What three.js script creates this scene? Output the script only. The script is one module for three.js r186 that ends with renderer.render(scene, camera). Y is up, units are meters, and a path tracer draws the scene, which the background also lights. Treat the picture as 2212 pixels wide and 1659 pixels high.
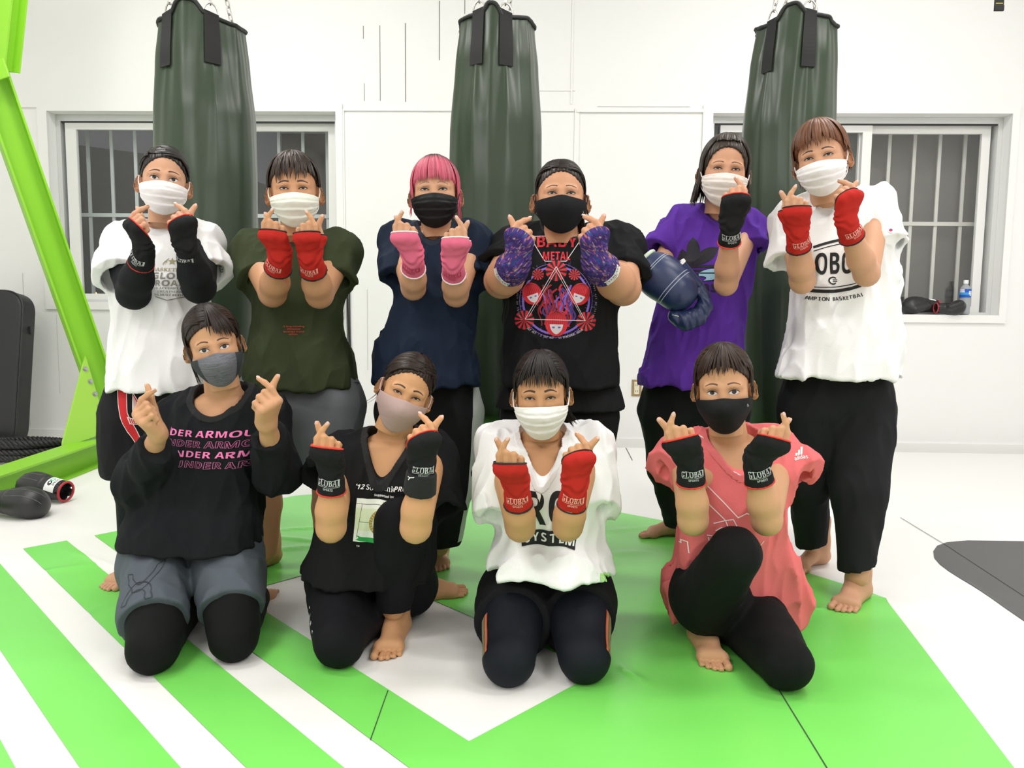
import * as THREE from 'three';
import { RectAreaLightUniformsLib } from 'three/addons/lights/RectAreaLightUniformsLib.js';
import { mergeGeometries } from 'three/addons/utils/BufferGeometryUtils.js';
import { RoundedBoxGeometry } from 'three/addons/geometries/RoundedBoxGeometry.js';
import { ImprovedNoise } from 'three/addons/math/ImprovedNoise.js';

// ------------------------------------------------------------ camera, sky, lights, exposure
const scene = new THREE.Scene();
const FRAME_W = 2212, FRAME_H = 1659, FOCAL = 1661, EYE = 0.9, ZW = 5.2, CEIL = 3.7;
const DEG = Math.PI / 180;
const camera = new THREE.PerspectiveCamera(2 * Math.atan(FRAME_H / 2 / FOCAL) / DEG, FRAME_W / FRAME_H, 0.05, 80);
camera.position.set(0, EYE, 0);
camera.rotation.order = 'YXZ';
camera.rotation.set(-5.44 * DEG, 1.9 * DEG, 0.6 * DEG);
camera.updateMatrixWorld(true);
scene.background = new THREE.Color(0.07, 0.075, 0.082);          // overcast night sky over the town
RectAreaLightUniformsLib.init();
const LAMPS = [];                                               // ceiling fittings: x, z
for (const z of [-3.4, -1.9, 0.2, 2.4]) for (const x of [-1.9, 1.9]) LAMPS.push([x, z]);
const LAMP_W = 1.25, LAMP_D = 0.34, LAMP_POWER = 38;
const renderer = new THREE.WebGLRenderer({ antialias: true });
renderer.toneMapping = THREE.LinearToneMapping;
renderer.toneMappingExposure = 0.74;
renderer.shadowMap.enabled = true;
// ------------------------------------------------------------ helpers
const V = (x, y, z) => new THREE.Vector3(x, y, z);
const { lerp, clamp } = THREE.MathUtils;
let seedState = 7;
function rnd(a = 0, b = 1) { seedState = (seedState * 1664525 + 1013904223) >>> 0; return a + (b - a) * (seedState / 4294967296); }
const noiseGen = new ImprovedNoise();
const noise = (x, y, z) => noiseGen.noise(x, y, z);
// a point of the place: seen at (px, py) in the photograph, d metres in front of the lens
function W(px, py, d) { return V((px - FRAME_W / 2) / FOCAL * d, (FRAME_H / 2 - py) / FOCAL * d, -d).applyMatrix4(camera.matrixWorld); }
const WA = (a) => W(a[0], a[1], a[2]);
function onPlane(px, py, axis, value) {
  const o = camera.position, t = W(px, py, 1).sub(o), k = (value - o[axis]) / t[axis];
  return o.clone().addScaledVector(t, k);
}
const G = (px, py, h = 0) => onPlane(px, py, 'y', h);           // on the mat
const B = (px, py, z = -ZW) => onPlane(px, py, 'z', z);         // on the back wall
const used = new Map(), roots = new WeakMap();
function numbered(name) { const n = used.get(name) ?? 0; used.set(name, n + 1); return n ? name + '_' + String(n).padStart(3, '0') : name; }
function lit(o) { o.traverse((m) => { if (m.isMesh) { m.castShadow = true; m.receiveShadow = true; } }); return o; }
function thing(name, label, category, p = V(0, 0, 0), group) {
  const o = new THREE.Group(); o.name = numbered(name); o.position.copy(p); scene.add(o);
  o.userData = { label, category }; if (group) o.userData.group = group;
  return o;
}
function part(name, geo, mat, parent, label) {
  const m = new THREE.Mesh(geo, mat); m.name = name; m.castShadow = m.receiveShadow = true;
  if (label) m.userData.label = label;
  parent.add(m); return m;
}
// world-space geometry hung under a thing that stands at its base
function wpart(name, geo, mat, parent, label) {
  const root = roots.get(parent) ?? parent.position; geo.translate(-root.x, -root.y, -root.z);
  const m = part(name, geo, mat, parent, label); roots.set(m, root); return m;
}
function structure(name, geo, mat, label, category) {
  const m = new THREE.Mesh(geo, mat); m.name = name; m.castShadow = m.receiveShadow = true;
  m.userData = { kind: 'structure' }; if (label) m.userData.label = label; if (category) m.userData.category = category;
  scene.add(m); return m;
}
function std(color, rough = 0.8, extra = {}) {
  const c = Array.isArray(color) ? new THREE.Color().setRGB(...color) : new THREE.Color(color);
  return new THREE.MeshPhysicalMaterial({ color: c, roughness: rough, side: THREE.DoubleSide, ...extra });
}
function canvasTex(w, h, draw, alpha = false) {
  const c = document.createElement('canvas'); c.width = w; c.height = h;
  const g = c.getContext('2d'); draw(g, w, h);
  const t = new THREE.CanvasTexture(c); t.colorSpace = THREE.SRGBColorSpace; t.magFilter = THREE.LinearFilter; return t;
}
function noiseTex(size, fn) {
  const d = new Uint8Array(size * size * 4);
  for (let y = 0; y < size; y++) for (let x = 0; x < size; x++) { const v = clamp(fn(x / size, y / size), 0, 1) * 255, i = (y * size + x) * 4; d[i] = d[i + 1] = d[i + 2] = v; d[i + 3] = 255; }
  const t = new THREE.DataTexture(d, size, size); t.wrapS = t.wrapT = THREE.RepeatWrapping; t.magFilter = THREE.LinearFilter; t.needsUpdate = true; return t;
}
const box = (w, h, d, x = 0, y = 0, z = 0) => new THREE.BoxGeometry(w, h, d).translate(x, y, z);
const rbox = (w, h, d, r, x = 0, y = 0, z = 0, s = 2) => new RoundedBoxGeometry(w, h, d, s, r).translate(x, y, z);
function clean(g) { const o = g.index ? g.toNonIndexed() : g.clone(); for (const k of Object.keys(o.attributes)) if (!['position', 'normal', 'uv'].includes(k)) o.deleteAttribute(k); if (!o.attributes.uv) o.setAttribute('uv', new THREE.BufferAttribute(new Float32Array(o.attributes.position.count * 2), 2)); return o; }
const merge = (list) => mergeGeometries(list.map(clean));
function tube(pts, r, seg = 24, rad = 8, closed = false) { return new THREE.TubeGeometry(new THREE.CatmullRomCurve3(pts, closed), seg, r, rad, closed); }
function rectShape(x0, y0, x1, y1) { const s = new THREE.Shape(); s.moveTo(x0, y0); s.lineTo(x1, y0); s.lineTo(x1, y1); s.lineTo(x0, y1); s.closePath(); return s; }
function rectHole(x0, y0, x1, y1) { const s = new THREE.Path(); s.moveTo(x0, y0); s.lineTo(x0, y1); s.lineTo(x1, y1); s.lineTo(x1, y0); s.closePath(); return s; }
function frameGeo(x0, y0, x1, y1, t, depth) {                   // t: left, right, bottom, top widths
  const s = rectShape(x0, y0, x1, y1); s.holes.push(rectHole(x0 + t[0], y0 + t[2], x1 - t[1], y1 - t[3]));
  return new THREE.ExtrudeGeometry(s, { depth, bevelEnabled: false });
}
// prism beam along a to b with an H section, flanges facing `up`
function beamH(a, b, up, flange, deep, tf, tw) {
  const z = b.clone().sub(a), len = z.length(); z.normalize();
  const y = up.clone().addScaledVector(z, -up.dot(z)).normalize(), x = y.clone().cross(z);
  const g = merge([box(flange, tf, len, 0, deep / 2 - tf / 2, len / 2), box(flange, tf, len, 0, -deep / 2 + tf / 2, len / 2), box(tw, deep - 2 * tf + 0.002, len, 0, 0, len / 2)]);
  return g.applyMatrix4(new THREE.Matrix4().makeBasis(x, y, z).setPosition(a));
}
// ------------------------------------------------------------ the room
const XL = -4.0, XR = 4.0, ZF = 3.6;
const plaster = noiseTex(256, (u, v) => 0.5 + 0.25 * noise(u * 24, v * 24, 1) + 0.25 * noise(u * 90, v * 90, 5));
const paintWall = std([0.86, 0.86, 0.845], 0.55, { bumpMap: plaster, bumpScale: 0.0004 });
const paintTrim = std([0.86, 0.86, 0.84], 0.4);
const alu = std([0.68, 0.69, 0.68], 0.35, { metalness: 0.25 });
const aluWhite = std([0.82, 0.82, 0.8], 0.4);
const darkGasket = std([0.05, 0.05, 0.05], 0.6);

// lower floor slab, ceiling, walls
structure('floor', box(XR - XL + 0.4, 0.1, ZF + ZW + 0.4, 0, -0.092, (ZF - ZW) / 2), std([0.78, 0.77, 0.72], 0.5), 'pale bare floor under the mats');
structure('ceiling', box(XR - XL + 0.4, 0.12, ZF + ZW + 0.4, 0, CEIL + 0.06, (ZF - ZW) / 2), std([0.86, 0.86, 0.85], 0.8));
structure('wall_left', box(0.15, CEIL + 0.2, ZF + ZW + 0.4, XL - 0.075, CEIL / 2, (ZF - ZW) / 2), paintWall);
structure('wall_right', box(0.15, CEIL + 0.2, ZF + ZW + 0.4, XR + 0.075, CEIL / 2, (ZF - ZW) / 2), paintWall);
structure('wall_front', box(XR - XL, CEIL + 0.2, 0.15, 0, CEIL / 2, ZF + 0.075), std([0.82, 0.82, 0.8], 0.7));

// back wall with two window openings
const WIN = [
  { x0: B(112, 450).x, x1: B(728, 450).x, y0: B(210, 656).y, y1: B(300, 241).y },
  { x0: B(1533, 450).x, x1: B(2170, 470).x, y0: B(2050, 684).y, y1: B(1950, 246).y },
];
{
  const s = rectShape(XL - 0.1, -0.15, XR + 0.1, CEIL + 0.1);
  for (const w of WIN) s.holes.push(rectHole(w.x0, w.y0, w.x1, w.y1));
  const g = new THREE.ExtrudeGeometry(s, { depth: 0.17, bevelEnabled: false }).translate(0, 0, -ZW - 0.17);
  structure('wall_back', g, paintWall, 'white panelled wall behind the group');
}
structure('baseboard_back', box(XR - XL, 0.09, 0.014, 0, 0.0, -ZW + 0.007), paintTrim);

// mouldings and dark strips painted as panel shadow gaps on the back wall
let trimCount = 0;
const trim = (px0, py0, px1, py1, w, d = 0.012, mat = paintTrim) => {
  const a = B(px0, py0), b = B(px1, py1), vert = Math.abs(px1 - px0) < Math.abs(py1 - py0);
  const g = vert ? box(w, Math.abs(a.y - b.y), d, (a.x + b.x) / 2, (a.y + b.y) / 2, -ZW + d / 2) : box(Math.abs(a.x - b.x), w, d, (a.x + b.x) / 2, (a.y + b.y) / 2, -ZW + d / 2);
  structure('trim_' + (++trimCount), g, mat);
};
trim(742, 236, 1240, 238, 0.02); trim(1246, 239, 1522, 241, 0.02, 0.014); trim(20, 229, 86, 230, 0.02);
trim(1240, 236, 1240, 960, 0.03, 0.008); trim(1236, 0, 1236, 225, 0.012, 0.005); trim(741, 236, 741, 640, 0.03, 0.01);
trim(1165, 195, 1242, 195, 0.008, 0.006); trim(1290, 229, 1490, 230, 0.006, 0.006);
const shadowGap = std([0.22, 0.22, 0.2], 0.9);  // shade of the panel gaps, put into the colour of thin strips
for (const [x, y0, y1, w] of [[785, 56, 84, 0.004], [821, 55, 218, 0.004], [876, 50, 220, 0.005], [949, 2, 130, 0.005], [1004, 0, 30, 0.004], [787, 180, 218, 0.003]]) trim(x, y0, x, y1, w, 0.002, shadowGap);
trim(1525, 242, 1525, 660, 0.03, 0.01);
const crack = std([0.6, 0.6, 0.57], 0.9);
trim(793, 625, 795, 800, 0.004, 0.002, crack); trim(50, 590, 64, 920, 0.004, 0.002, crack); trim(122, 680, 130, 850, 0.003, 0.002, crack);

// windows
function windowUnit(n, w, build, label) {
  const g = new THREE.Group(); g.name = 'window_' + n; g.userData = { kind: 'structure', label };
  g.position.set((w.x0 + w.x1) / 2, w.y0, -ZW); scene.add(g);
  const add = (name, geo, mat, parent = g, lab) => wpart(name, geo, mat, parent, lab);
  add('casing', frameGeo(w.x0 - 0.065, w.y0 - 0.04, w.x1 + 0.045, w.y1 + 0.05, [0.065, 0.045, 0.04, 0.05], 0.016).translate(0, 0, -ZW - 0.001), paintTrim);
  add('sill', box(w.x1 - w.x0 - 0.002, 0.012, 0.2, (w.x0 + w.x1) / 2, w.y0 + 0.006, -ZW - 0.085), paintTrim);
  add('frame', frameGeo(w.x0 + 0.001, w.y0 + 0.012, w.x1 - 0.001, w.y1 - 0.001, [0.03, 0.03, 0.018, 0.04], 0.09).translate(0, 0, -ZW - 0.175), alu);
  add('track', box(w.x1 - w.x0 - 0.06, 0.012, 0.012, (w.x0 + w.x1) / 2, w.y1 - 0.045, -ZW - 0.1), darkGasket);
  build(add, g);
}
const glass = std([1, 1, 1], 0.02, { transmission: 1, thickness: 0, ior: 1.5 });
const screenMat = std([0.13, 0.128, 0.115], 0.9, { bumpMap: noiseTex(128, (u, v) => 0.5 + 0.5 * Math.sin(u * 400) * Math.sin(v * 400)), bumpScale: 0.0005 });
const barMat = std([0.62, 0.62, 0.57], 0.5);
const barMatCool = std([0.5, 0.56, 0.55], 0.5);
function sash(add, x0, x1, y0, y1, z, stile, mats) {
  const s = add('sash', frameGeo(x0, y0, x1, y1, [stile, stile, 0.04, 0.05], 0.028).translate(0, 0, z), mats);
  s.userData.label = 'white sliding sash';
  const pane = wpart('pane', box(x1 - x0 - 2 * stile + 0.01, y1 - y0 - 0.08, 0.004, (x0 + x1) / 2, (y0 + y1) / 2 - 0.005, z + 0.012), glass, s);
  return pane;
}
function grille(add, xs, y0, y1, yr, z, xa, xb, mat) {
  for (const x of xs) add('bar', box(0.022, y1 - y0, 0.012, x, (y0 + y1) / 2, z), mat);
  add('cross_bar', box(xb - xa, 0.026, 0.01, (xa + xb) / 2, yr, z + 0.011), mat);
}
windowUnit(1, WIN[0], (add) => {
  const w = WIN[0], mid = B(440, 400).x;
  sash(add, w.x0 + 0.055, mid + 0.03, w.y0 + 0.03, w.y1 - 0.045, -ZW - 0.125, 0.075, aluWhite);
  sash(add, mid - 0.03, w.x1 - 0.03, w.y0 + 0.03, w.y1 - 0.045, -ZW - 0.16, 0.06, aluWhite);
  const z = -ZW - 0.30, xs = [];
  for (let i = -1; i < 11; i++) xs.push(lerp(B(193, 400, z).x, B(604, 400, z).x, i / 8));
  grille(add, xs.filter((x) => x > w.x0 - 0.1 && x < w.x1), w.y0 - 0.05, w.y1 + 0.02, B(250, 465, z).y, z, w.x0 - 0.1, w.x1 + 0.05, barMatCool);
  add('insect_screen', box(B(727, 400, -ZW).x - B(556, 400, -ZW).x - 0.1, w.y1 - w.y0 - 0.12, 0.003, (B(727, 400).x + B(556, 400).x) / 2 - 0.0, (w.y0 + w.y1) / 2, -ZW - 0.36), std([0.055, 0.05, 0.044], 0.9));
}, 'sliding window behind the two women at the left');
windowUnit(2, WIN[1], (add) => {
  const w = WIN[1], mid = B(1880, 400).x;
  sash(add, w.x0 + 0.075, mid + 0.035, w.y0 + 0.03, w.y1 - 0.045, -ZW - 0.125, 0.06, aluWhite);
  sash(add, mid - 0.035, w.x1 - 0.05, w.y0 + 0.03, w.y1 - 0.045, -ZW - 0.16, 0.055, aluWhite);
  const z = -ZW - 0.29, xs = [];
  for (let i = -7; i < 4; i++) xs.push(lerp(B(1914, 450, z).x, B(2076, 450, z).x, i / 3));
  grille(add, xs.filter((x) => x > w.x0 && x < w.x1), w.y0 - 0.05, w.y1 + 0.02, B(2000, 484, z).y, z, w.x0 - 0.05, w.x1 + 0.05, barMat);
  add('insect_screen', box(w.x1 - mid + 0.1, w.y1 - w.y0 + 0.3, 0.003, (w.x1 + mid) / 2 + 0.02, (w.y0 + w.y1) / 2, -ZW - 0.36), screenMat);
}, 'sliding window with grille at the right');

// the town outside at night
{
  const a = B(60, 300, -13), b = B(420, 345, -13), s = new THREE.Shape();
  s.moveTo(a.x - 4, -2); s.lineTo(a.x - 4, a.y + 0.3); s.lineTo(a.x, a.y); s.lineTo(b.x, b.y); s.lineTo(b.x + 1.2, b.y - 0.4); s.lineTo(b.x + 1.2, -2); s.closePath();
  const t = thing('neighbour_house', 'dark house roofline outside the left window at night', 'house', V((a.x + b.x) / 2, -2, -13));
  wpart('wall', new THREE.ExtrudeGeometry(s, { depth: 1.5, bevelEnabled: false }).translate(0, 0, -14.5), std([0.012, 0.014, 0.014], 0.9), t);
  for (const [px, py] of [[200, 640], [206, 634]]) {
    const p = B(px, py, -12.6), l = thing('street_light', px < 203 ? 'lower distant orange light low in the left window' : 'upper distant orange light low in the left window', 'light', p, 'distant lights');
    part('bulb', new THREE.SphereGeometry(0.025, 12, 8), std([1, 0.6, 0.2], 0.5, { emissive: new THREE.Color(1, 0.55, 0.15), emissiveIntensity: 3 }), l);
    part('bracket', box(0.02, 0.02, 0.4, 0, 0.03, -0.2), darkGasket, l);
    const pl = new THREE.PointLight(new THREE.Color(1, 0.55, 0.15), 0.02, 3); pl.position.set(0, 0, 0.04); pl.castShadow = true; l.add(pl);
  }
}

// ceiling fittings
{
  const housing = std([0.8, 0.8, 0.8], 0.5), glow = std([0.9, 0.9, 0.9], 0.5, { emissive: new THREE.Color(1, 0.985, 0.95), emissiveIntensity: 1.6 });
  LAMPS.forEach(([x, z], i) => {
    const l = thing('ceiling_light', `white ceiling light panel, ${x < 0 ? 'left' : 'right'} one of the ${['first', 'second', 'third', 'fourth'][i >> 1]} row from the windows`, 'ceiling light', V(x, CEIL - 0.09, z), 'ceiling lights');
    part('housing', rbox(LAMP_W + 0.06, 0.07, LAMP_D + 0.06, 0.012, 0, 0.055, 0), housing, l);
    part('diffuser', box(LAMP_W, 0.02, LAMP_D, 0, 0.012, 0), glow, l);
    const r = new THREE.RectAreaLight(new THREE.Color(1, 0.972, 0.965), LAMP_POWER, LAMP_W, LAMP_D);
    r.position.set(0, -0.004, 0); r.rotation.x = -Math.PI / 2; l.add(r);
  });
}

// ------------------------------------------------------------ the mats: vinyl sheet with printed fields
const ridges = [];                                              // wrinkles in the vinyl: x0 z0 x1 z1 width height
const ridge = (px0, py0, px1, py1, w, h) => { const a = G(px0, py0), b = G(px1, py1); ridges.push([a.x, a.z, b.x, b.z, w, h]); };
ridge(570, 1192, 680, 1180, 0.02, 0.006); ridge(590, 1160, 700, 1172, 0.018, 0.006); ridge(610, 1145, 690, 1140, 0.015, 0.005);
ridge(60, 1240, 230, 1215, 0.02, 0.004); ridge(150, 1190, 250, 1225, 0.02, 0.004); ridge(1310, 1148, 1420, 1138, 0.02, 0.004);
ridge(1320, 1198, 1400, 1192, 0.03, 0.005); ridge(1345, 1440, 1370, 1465, 0.012, 0.004); ridge(1360, 1455, 1400, 1480, 0.012, 0.003);
ridge(1890, 1290, 1930, 1300, 0.014, 0.005); ridge(1740, 1320, 1800, 1310, 0.015, 0.005); ridge(1840, 1255, 1872, 1290, 0.014, 0.004);
ridge(900, 1320, 860, 1460, 0.012, 0.004); ridge(140, 1355, 220, 1310, 0.014, 0.003); ridge(2040, 1240, 2140, 1300, 0.02, 0.004); ridge(2080, 1260, 2170, 1330, 0.02, 0.004);
ridge(100, 1085, 200, 1040, 0.03, 0.004); ridge(210, 1440, 300, 1400, 0.014, 0.003);
function matHeight(x, z) {
  let h = 0.0012 * noise(x * 3.1, 0.3, z * 3.1);
  for (const [ax, az, bx, bz, w, k] of ridges) {
    const dx = bx - ax, dz = bz - az, l2 = dx * dx + dz * dz, t = clamp(((x - ax) * dx + (z - az) * dz) / l2, 0, 1);
    const ex = x - ax - dx * t, ez = z - az - dz * t, fade = Math.sin(Math.PI * clamp(0.12 + 0.76 * t, 0, 1));
    h += k * fade * Math.exp(-(ex * ex + ez * ez) / (w * w));
  }
  return h;
}
function clipTri(poly, tri) {
  for (let i = 0; i < 3 && poly.length; i++) {
    const a = tri[i], b = tri[(i + 1) % 3], out = [], side = (p) => (b[0] - a[0]) * (p[1] - a[1]) - (b[1] - a[1]) * (p[0] - a[0]);
    for (let j = 0; j < poly.length; j++) {
      const p = poly[j], q = poly[(j + 1) % poly.length], sp = side(p), sq = side(q);
      if (sp >= 0) out.push(p);
      if ((sp > 0 && sq < 0) || (sp < 0 && sq > 0)) { const t = sp / (sp - sq); out.push([p[0] + (q[0] - p[0]) * t, p[1] + (q[1] - p[1]) * t]); }
    }
    poly = out;
  }
  return poly;
}
function matGeo(poly, holes, lift, cell = 0.02) {
  const P2 = poly.map((p) => new THREE.Vector2(p[0], p[1])), H2 = holes.map((h) => h.map((p) => new THREE.Vector2(p[0], p[1])));
  if (THREE.ShapeUtils.isClockWise(P2)) P2.reverse();
  H2.forEach((h) => { if (!THREE.ShapeUtils.isClockWise(h)) h.reverse(); });
  const all = [...P2, ...H2.flat()], pos = [], uv = [], map = new Map();
  const idx = [], vert = (x, z) => {
    const key = Math.round(x * 1e5) + ',' + Math.round(z * 1e5); let i = map.get(key);
    if (i === undefined) { i = pos.length / 3; pos.push(x, matHeight(x, z) + lift, z); uv.push(x, z); map.set(key, i); }
    return i;
  };
  for (const t of THREE.ShapeUtils.triangulateShape(P2, H2)) {
    const tri = t.map((i) => [all[i].x, all[i].y]);
    if ((tri[1][0] - tri[0][0]) * (tri[2][1] - tri[0][1]) - (tri[1][1] - tri[0][1]) * (tri[2][0] - tri[0][0]) < 0) tri.reverse();
    const xs = tri.map((p) => p[0]), zs = tri.map((p) => p[1]);
    for (let cx = Math.floor(Math.min(...xs) / cell); cx <= Math.max(...xs) / cell; cx++) for (let cz = Math.floor(Math.min(...zs) / cell); cz <= Math.max(...zs) / cell; cz++) {
      const x = cx * cell, z = cz * cell, p = clipTri([[x, z], [x + cell, z], [x + cell, z + cell], [x, z + cell]], tri);
      if (p.length < 3) continue;
      const ids = p.map((q) => vert(q[0], q[1]));
      for (let k = 1; k + 1 < ids.length; k++) if (ids[0] !== ids[k] && ids[k] !== ids[k + 1] && ids[0] !== ids[k + 1]) idx.push(ids[0], ids[k + 1], ids[k]);
    }
  }
  const g = new THREE.BufferGeometry();
  g.setAttribute('position', new THREE.Float32BufferAttribute(pos, 3)); g.setAttribute('uv', new THREE.Float32BufferAttribute(uv, 2)); g.setIndex(idx);
  const n = new Float32Array(pos.length), e = 0.004;
  for (let i = 0; i < pos.length; i += 3) { const v = V(-(matHeight(pos[i] + e, pos[i + 2]) - matHeight(pos[i] - e, pos[i + 2])) / (2 * e), 1, -(matHeight(pos[i], pos[i + 2] + e) - matHeight(pos[i], pos[i + 2] - e)) / (2 * e)).normalize(); v.toArray(n, i); }
  g.setAttribute('normal', new THREE.BufferAttribute(n, 3));
  return g;
}
const g2 = (px, py) => { const p = G(px, py); return [p.x, p.z]; };
const meet = (a, b, c, d) => { const r = [b[0] - a[0], b[1] - a[1]], s = [d[0] - c[0], d[1] - c[1]], k = ((c[0] - a[0]) * s[1] - (c[1] - a[1]) * s[0]) / (r[0] * s[1] - r[1] * s[0]); return [a[0] + r[0] * k, a[1] + r[1] * k]; };
const leather = noiseTex(256, (u, v) => 0.5 + 0.3 * noise(u * 60, v * 60, 3) + 0.2 * noise(u * 140, v * 140, 9));
leather.repeat.set(4, 4);
const vinyl = (c, r = 0.4) => std(c, r, { bumpMap: leather, bumpScale: 0.00012, specularIntensity: 1 });
const matWhite = vinyl([0.84, 0.835, 0.805]), matGreen = vinyl([0.19, 0.69, 0.115], 0.3), matGrey = vinyl([0.085, 0.085, 0.085], 0.5);
{
  const eA = g2(0, 1100), eB = g2(250, 997), dir = [eB[0] - eA[0], eB[1] - eA[1]], L = Math.hypot(...dir), u = [dir[0] / L, dir[1] / L];
  const backZ = -ZW + 0.12, eBack = [eA[0] + u[0] * (backZ - eA[1]) / u[1], backZ], eFront = [eA[0] + u[0] * (1.2 - eA[1]) / u[1], 1.2];
  const poly = [eFront, [XR - 0.02, 1.2], [XR - 0.02, backZ], eBack];
  const mats = new THREE.Group(); mats.name = 'floor_mat'; mats.userData = { kind: 'structure', label: 'white vinyl gym mat floor with green printed stripes' }; scene.add(mats);
  part('sheet', matGeo(poly, [], 0), matWhite, mats);
  const side = new THREE.Shape(); poly.forEach((p, i) => (i ? side.lineTo(p[0], -p[1]) : side.moveTo(p[0], -p[1]))); side.closePath();
  part('foam_edge', new THREE.ExtrudeGeometry(side, { depth: 0.036, bevelEnabled: false }).rotateX(-Math.PI / 2).translate(0, -0.0405, 0), std([0.7, 0.69, 0.62], 0.8), mats);
  const roll = tube([V(eBack[0], -0.012, eBack[1] + 0.02), V(lerp(eBack[0], eA[0], 0.5), -0.014, lerp(eBack[1], eA[1], 0.5)), V(eA[0], -0.012, eA[1]), V(eFront[0], -0.013, -1.2)], 0.016, 60, 10);
  part('piping', roll, vinyl([0.74, 0.72, 0.62]), mats);
  // printed fields
  const cap0 = g2(50, 1186), cap1 = g2(204, 1157), low = 2300, far = (a, b) => { const k = (low - a[1]) / (b[1] - a[1]); return g2(a[0] + (b[0] - a[0]) * k, low); };
  const stripe = (a0, a1, b0, b1) => [meet(cap0, cap1, g2(...a0), g2(...a1)), meet(cap0, cap1, g2(...b0), g2(...b1)), far(b0, b1), far(a0, a1)];
  const lift = 0.002;
  part('green_stripe', matGeo(stripe([50, 1186], [531, 1659], [144, 1168], [742, 1659]), [], lift), matGreen, mats);
  part('green_stripe', matGeo(stripe([0, 1405], [172, 1659], [0, 1218], [390, 1659]), [], lift), matGreen, mats);
  part('green_stripe', matGeo(stripe([-140, 1590], [-60, 1760], [0, 1598], [33, 1659]), [], lift), matGreen, mats);
  const outer = [[204, 1157], [640, 1071], [700, 1067], [1080, 1058], [1190, 1078], [1305, 1101], [1438, 1126], [1600, 1180], [1731, 1234], [1818, 1261], [1882, 1281], [1900, 1288], [1914, 1296]].map((p) => g2(...p));
  outer.push(far([1914, 1296], [2190, 1659]), far([204, 1157], [883, 1659]));
  part('green_field', matGeo(outer, [[[512, 1283], [748, 1217], [1295, 1452], [1013, 1602]].map((p) => g2(...p))], lift), matGreen, mats);
  const grey = [[2016, 1192], [2024, 1180], [2045, 1172], [2090, 1168], [2212, 1170], [2500, 1176], [2500, 1560], [2300, 1402], [2212, 1342], [2120, 1280], [2050, 1235], [2030, 1220], [2018, 1206]].map((p) => g2(...p));
  part('grey_field', matGeo(grey, [], lift), matGrey, mats);
  // seams between the mat panels
  const seamMat = std([0.03, 0.06, 0.03], 0.9), seam = (pts, w, name = 'seam') => {
    const a = pts.map((p) => g2(...p)), d = [a[1][0] - a[0][0], a[1][1] - a[0][1]], l = Math.hypot(...d), n = [-d[1] / l * w / 2, d[0] / l * w / 2];
    part(name, matGeo([[a[0][0] - n[0], a[0][1] - n[1]], [a[1][0] - n[0], a[1][1] - n[1]], [a[1][0] + n[0], a[1][1] + n[1]], [a[0][0] + n[0], a[0][1] + n[1]]], [], 0.003), seamMat, mats);
  };
  seam([[838, 1494], [800, 1601]], 0.0022); seam([[1660, 1455], [1790, 1668]], 0.003); seam([[1945, 1119], [2034, 1173]], 0.003); seam([[1352, 968], [1366, 995]], 0.004);
  const seamGrey = std([0.03, 0.03, 0.03], 0.9), q = [[2034, 1173], [2212, 1290]];
  { const a = q.map((p) => g2(...p)), d = [a[1][0] - a[0][0], a[1][1] - a[0][1]], l = Math.hypot(...d), n = [-d[1] / l * 0.0012, d[0] / l * 0.0012]; part('seam', matGeo([[a[0][0] - n[0], a[0][1] - n[1]], [a[1][0] - n[0], a[1][1] - n[1]], [a[1][0] + n[0], a[1][1] + n[1]], [a[0][0] + n[0], a[0][1] + n[1]]], [], 0.003), seamGrey, mats); }
}
// ------------------------------------------------------------ distance fields and their meshes
function smin(a, b, k) { const h = k - Math.abs(a - b); return h > 0 ? Math.min(a, b) - h * h / (4 * k) : Math.min(a, b); }
function smax(a, b, k) { const h = k - Math.abs(a - b); return h > 0 ? Math.max(a, b) + h * h / (4 * k) : Math.max(a, b); }
const withBox = (f, a, b) => { f.lo = a; f.hi = b; return f; };
function cap(a, b, ra, rb = ra) {
  const ax = a.x, ay = a.y, az = a.z, dx = b.x - ax, dy = b.y - ay, dz = b.z - az, l2 = dx * dx + dy * dy + dz * dz || 1e-9, dr = rb - ra;
  const m = Math.max(ra, rb);
  return withBox((x, y, z) => {
    const px = x - ax, py = y - ay, pz = z - az; let t = (px * dx + py * dy + pz * dz) / l2; t = t < 0 ? 0 : t > 1 ? 1 : t;
    const ex = px - dx * t, ey = py - dy * t, ez = pz - dz * t;
    return Math.sqrt(ex * ex + ey * ey + ez * ez) - ra - dr * t;
  }, [Math.min(ax, b.x) - m, Math.min(ay, b.y) - m, Math.min(az, b.z) - m], [Math.max(ax, b.x) + m, Math.max(ay, b.y) + m, Math.max(az, b.z) + m]);
}
function ell(c, r, q) {
  const m = Math.max(r.x, r.y, r.z), i = q ? new THREE.Matrix4().makeRotationFromQuaternion(q).transpose().elements : null;
  return withBox((x, y, z) => {
    let px = x - c.x, py = y - c.y, pz = z - c.z;
    if (i) { const a = px, b = py, d = pz; px = i[0] * a + i[4] * b + i[8] * d; py = i[1] * a + i[5] * b + i[9] * d; pz = i[2] * a + i[6] * b + i[10] * d; }
    const ux = px / r.x, uy = py / r.y, uz = pz / r.z, k0 = Math.sqrt(ux * ux + uy * uy + uz * uz);
    const vx = ux / r.x, vy = uy / r.y, vz = uz / r.z, k1 = Math.sqrt(vx * vx + vy * vy + vz * vz);
    return k1 < 1e-9 ? -Math.min(r.x, r.y, r.z) : k0 * (k0 - 1) / k1;
  }, [c.x - m, c.y - m, c.z - m], [c.x + m, c.y + m, c.z + m]);
}
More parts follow.
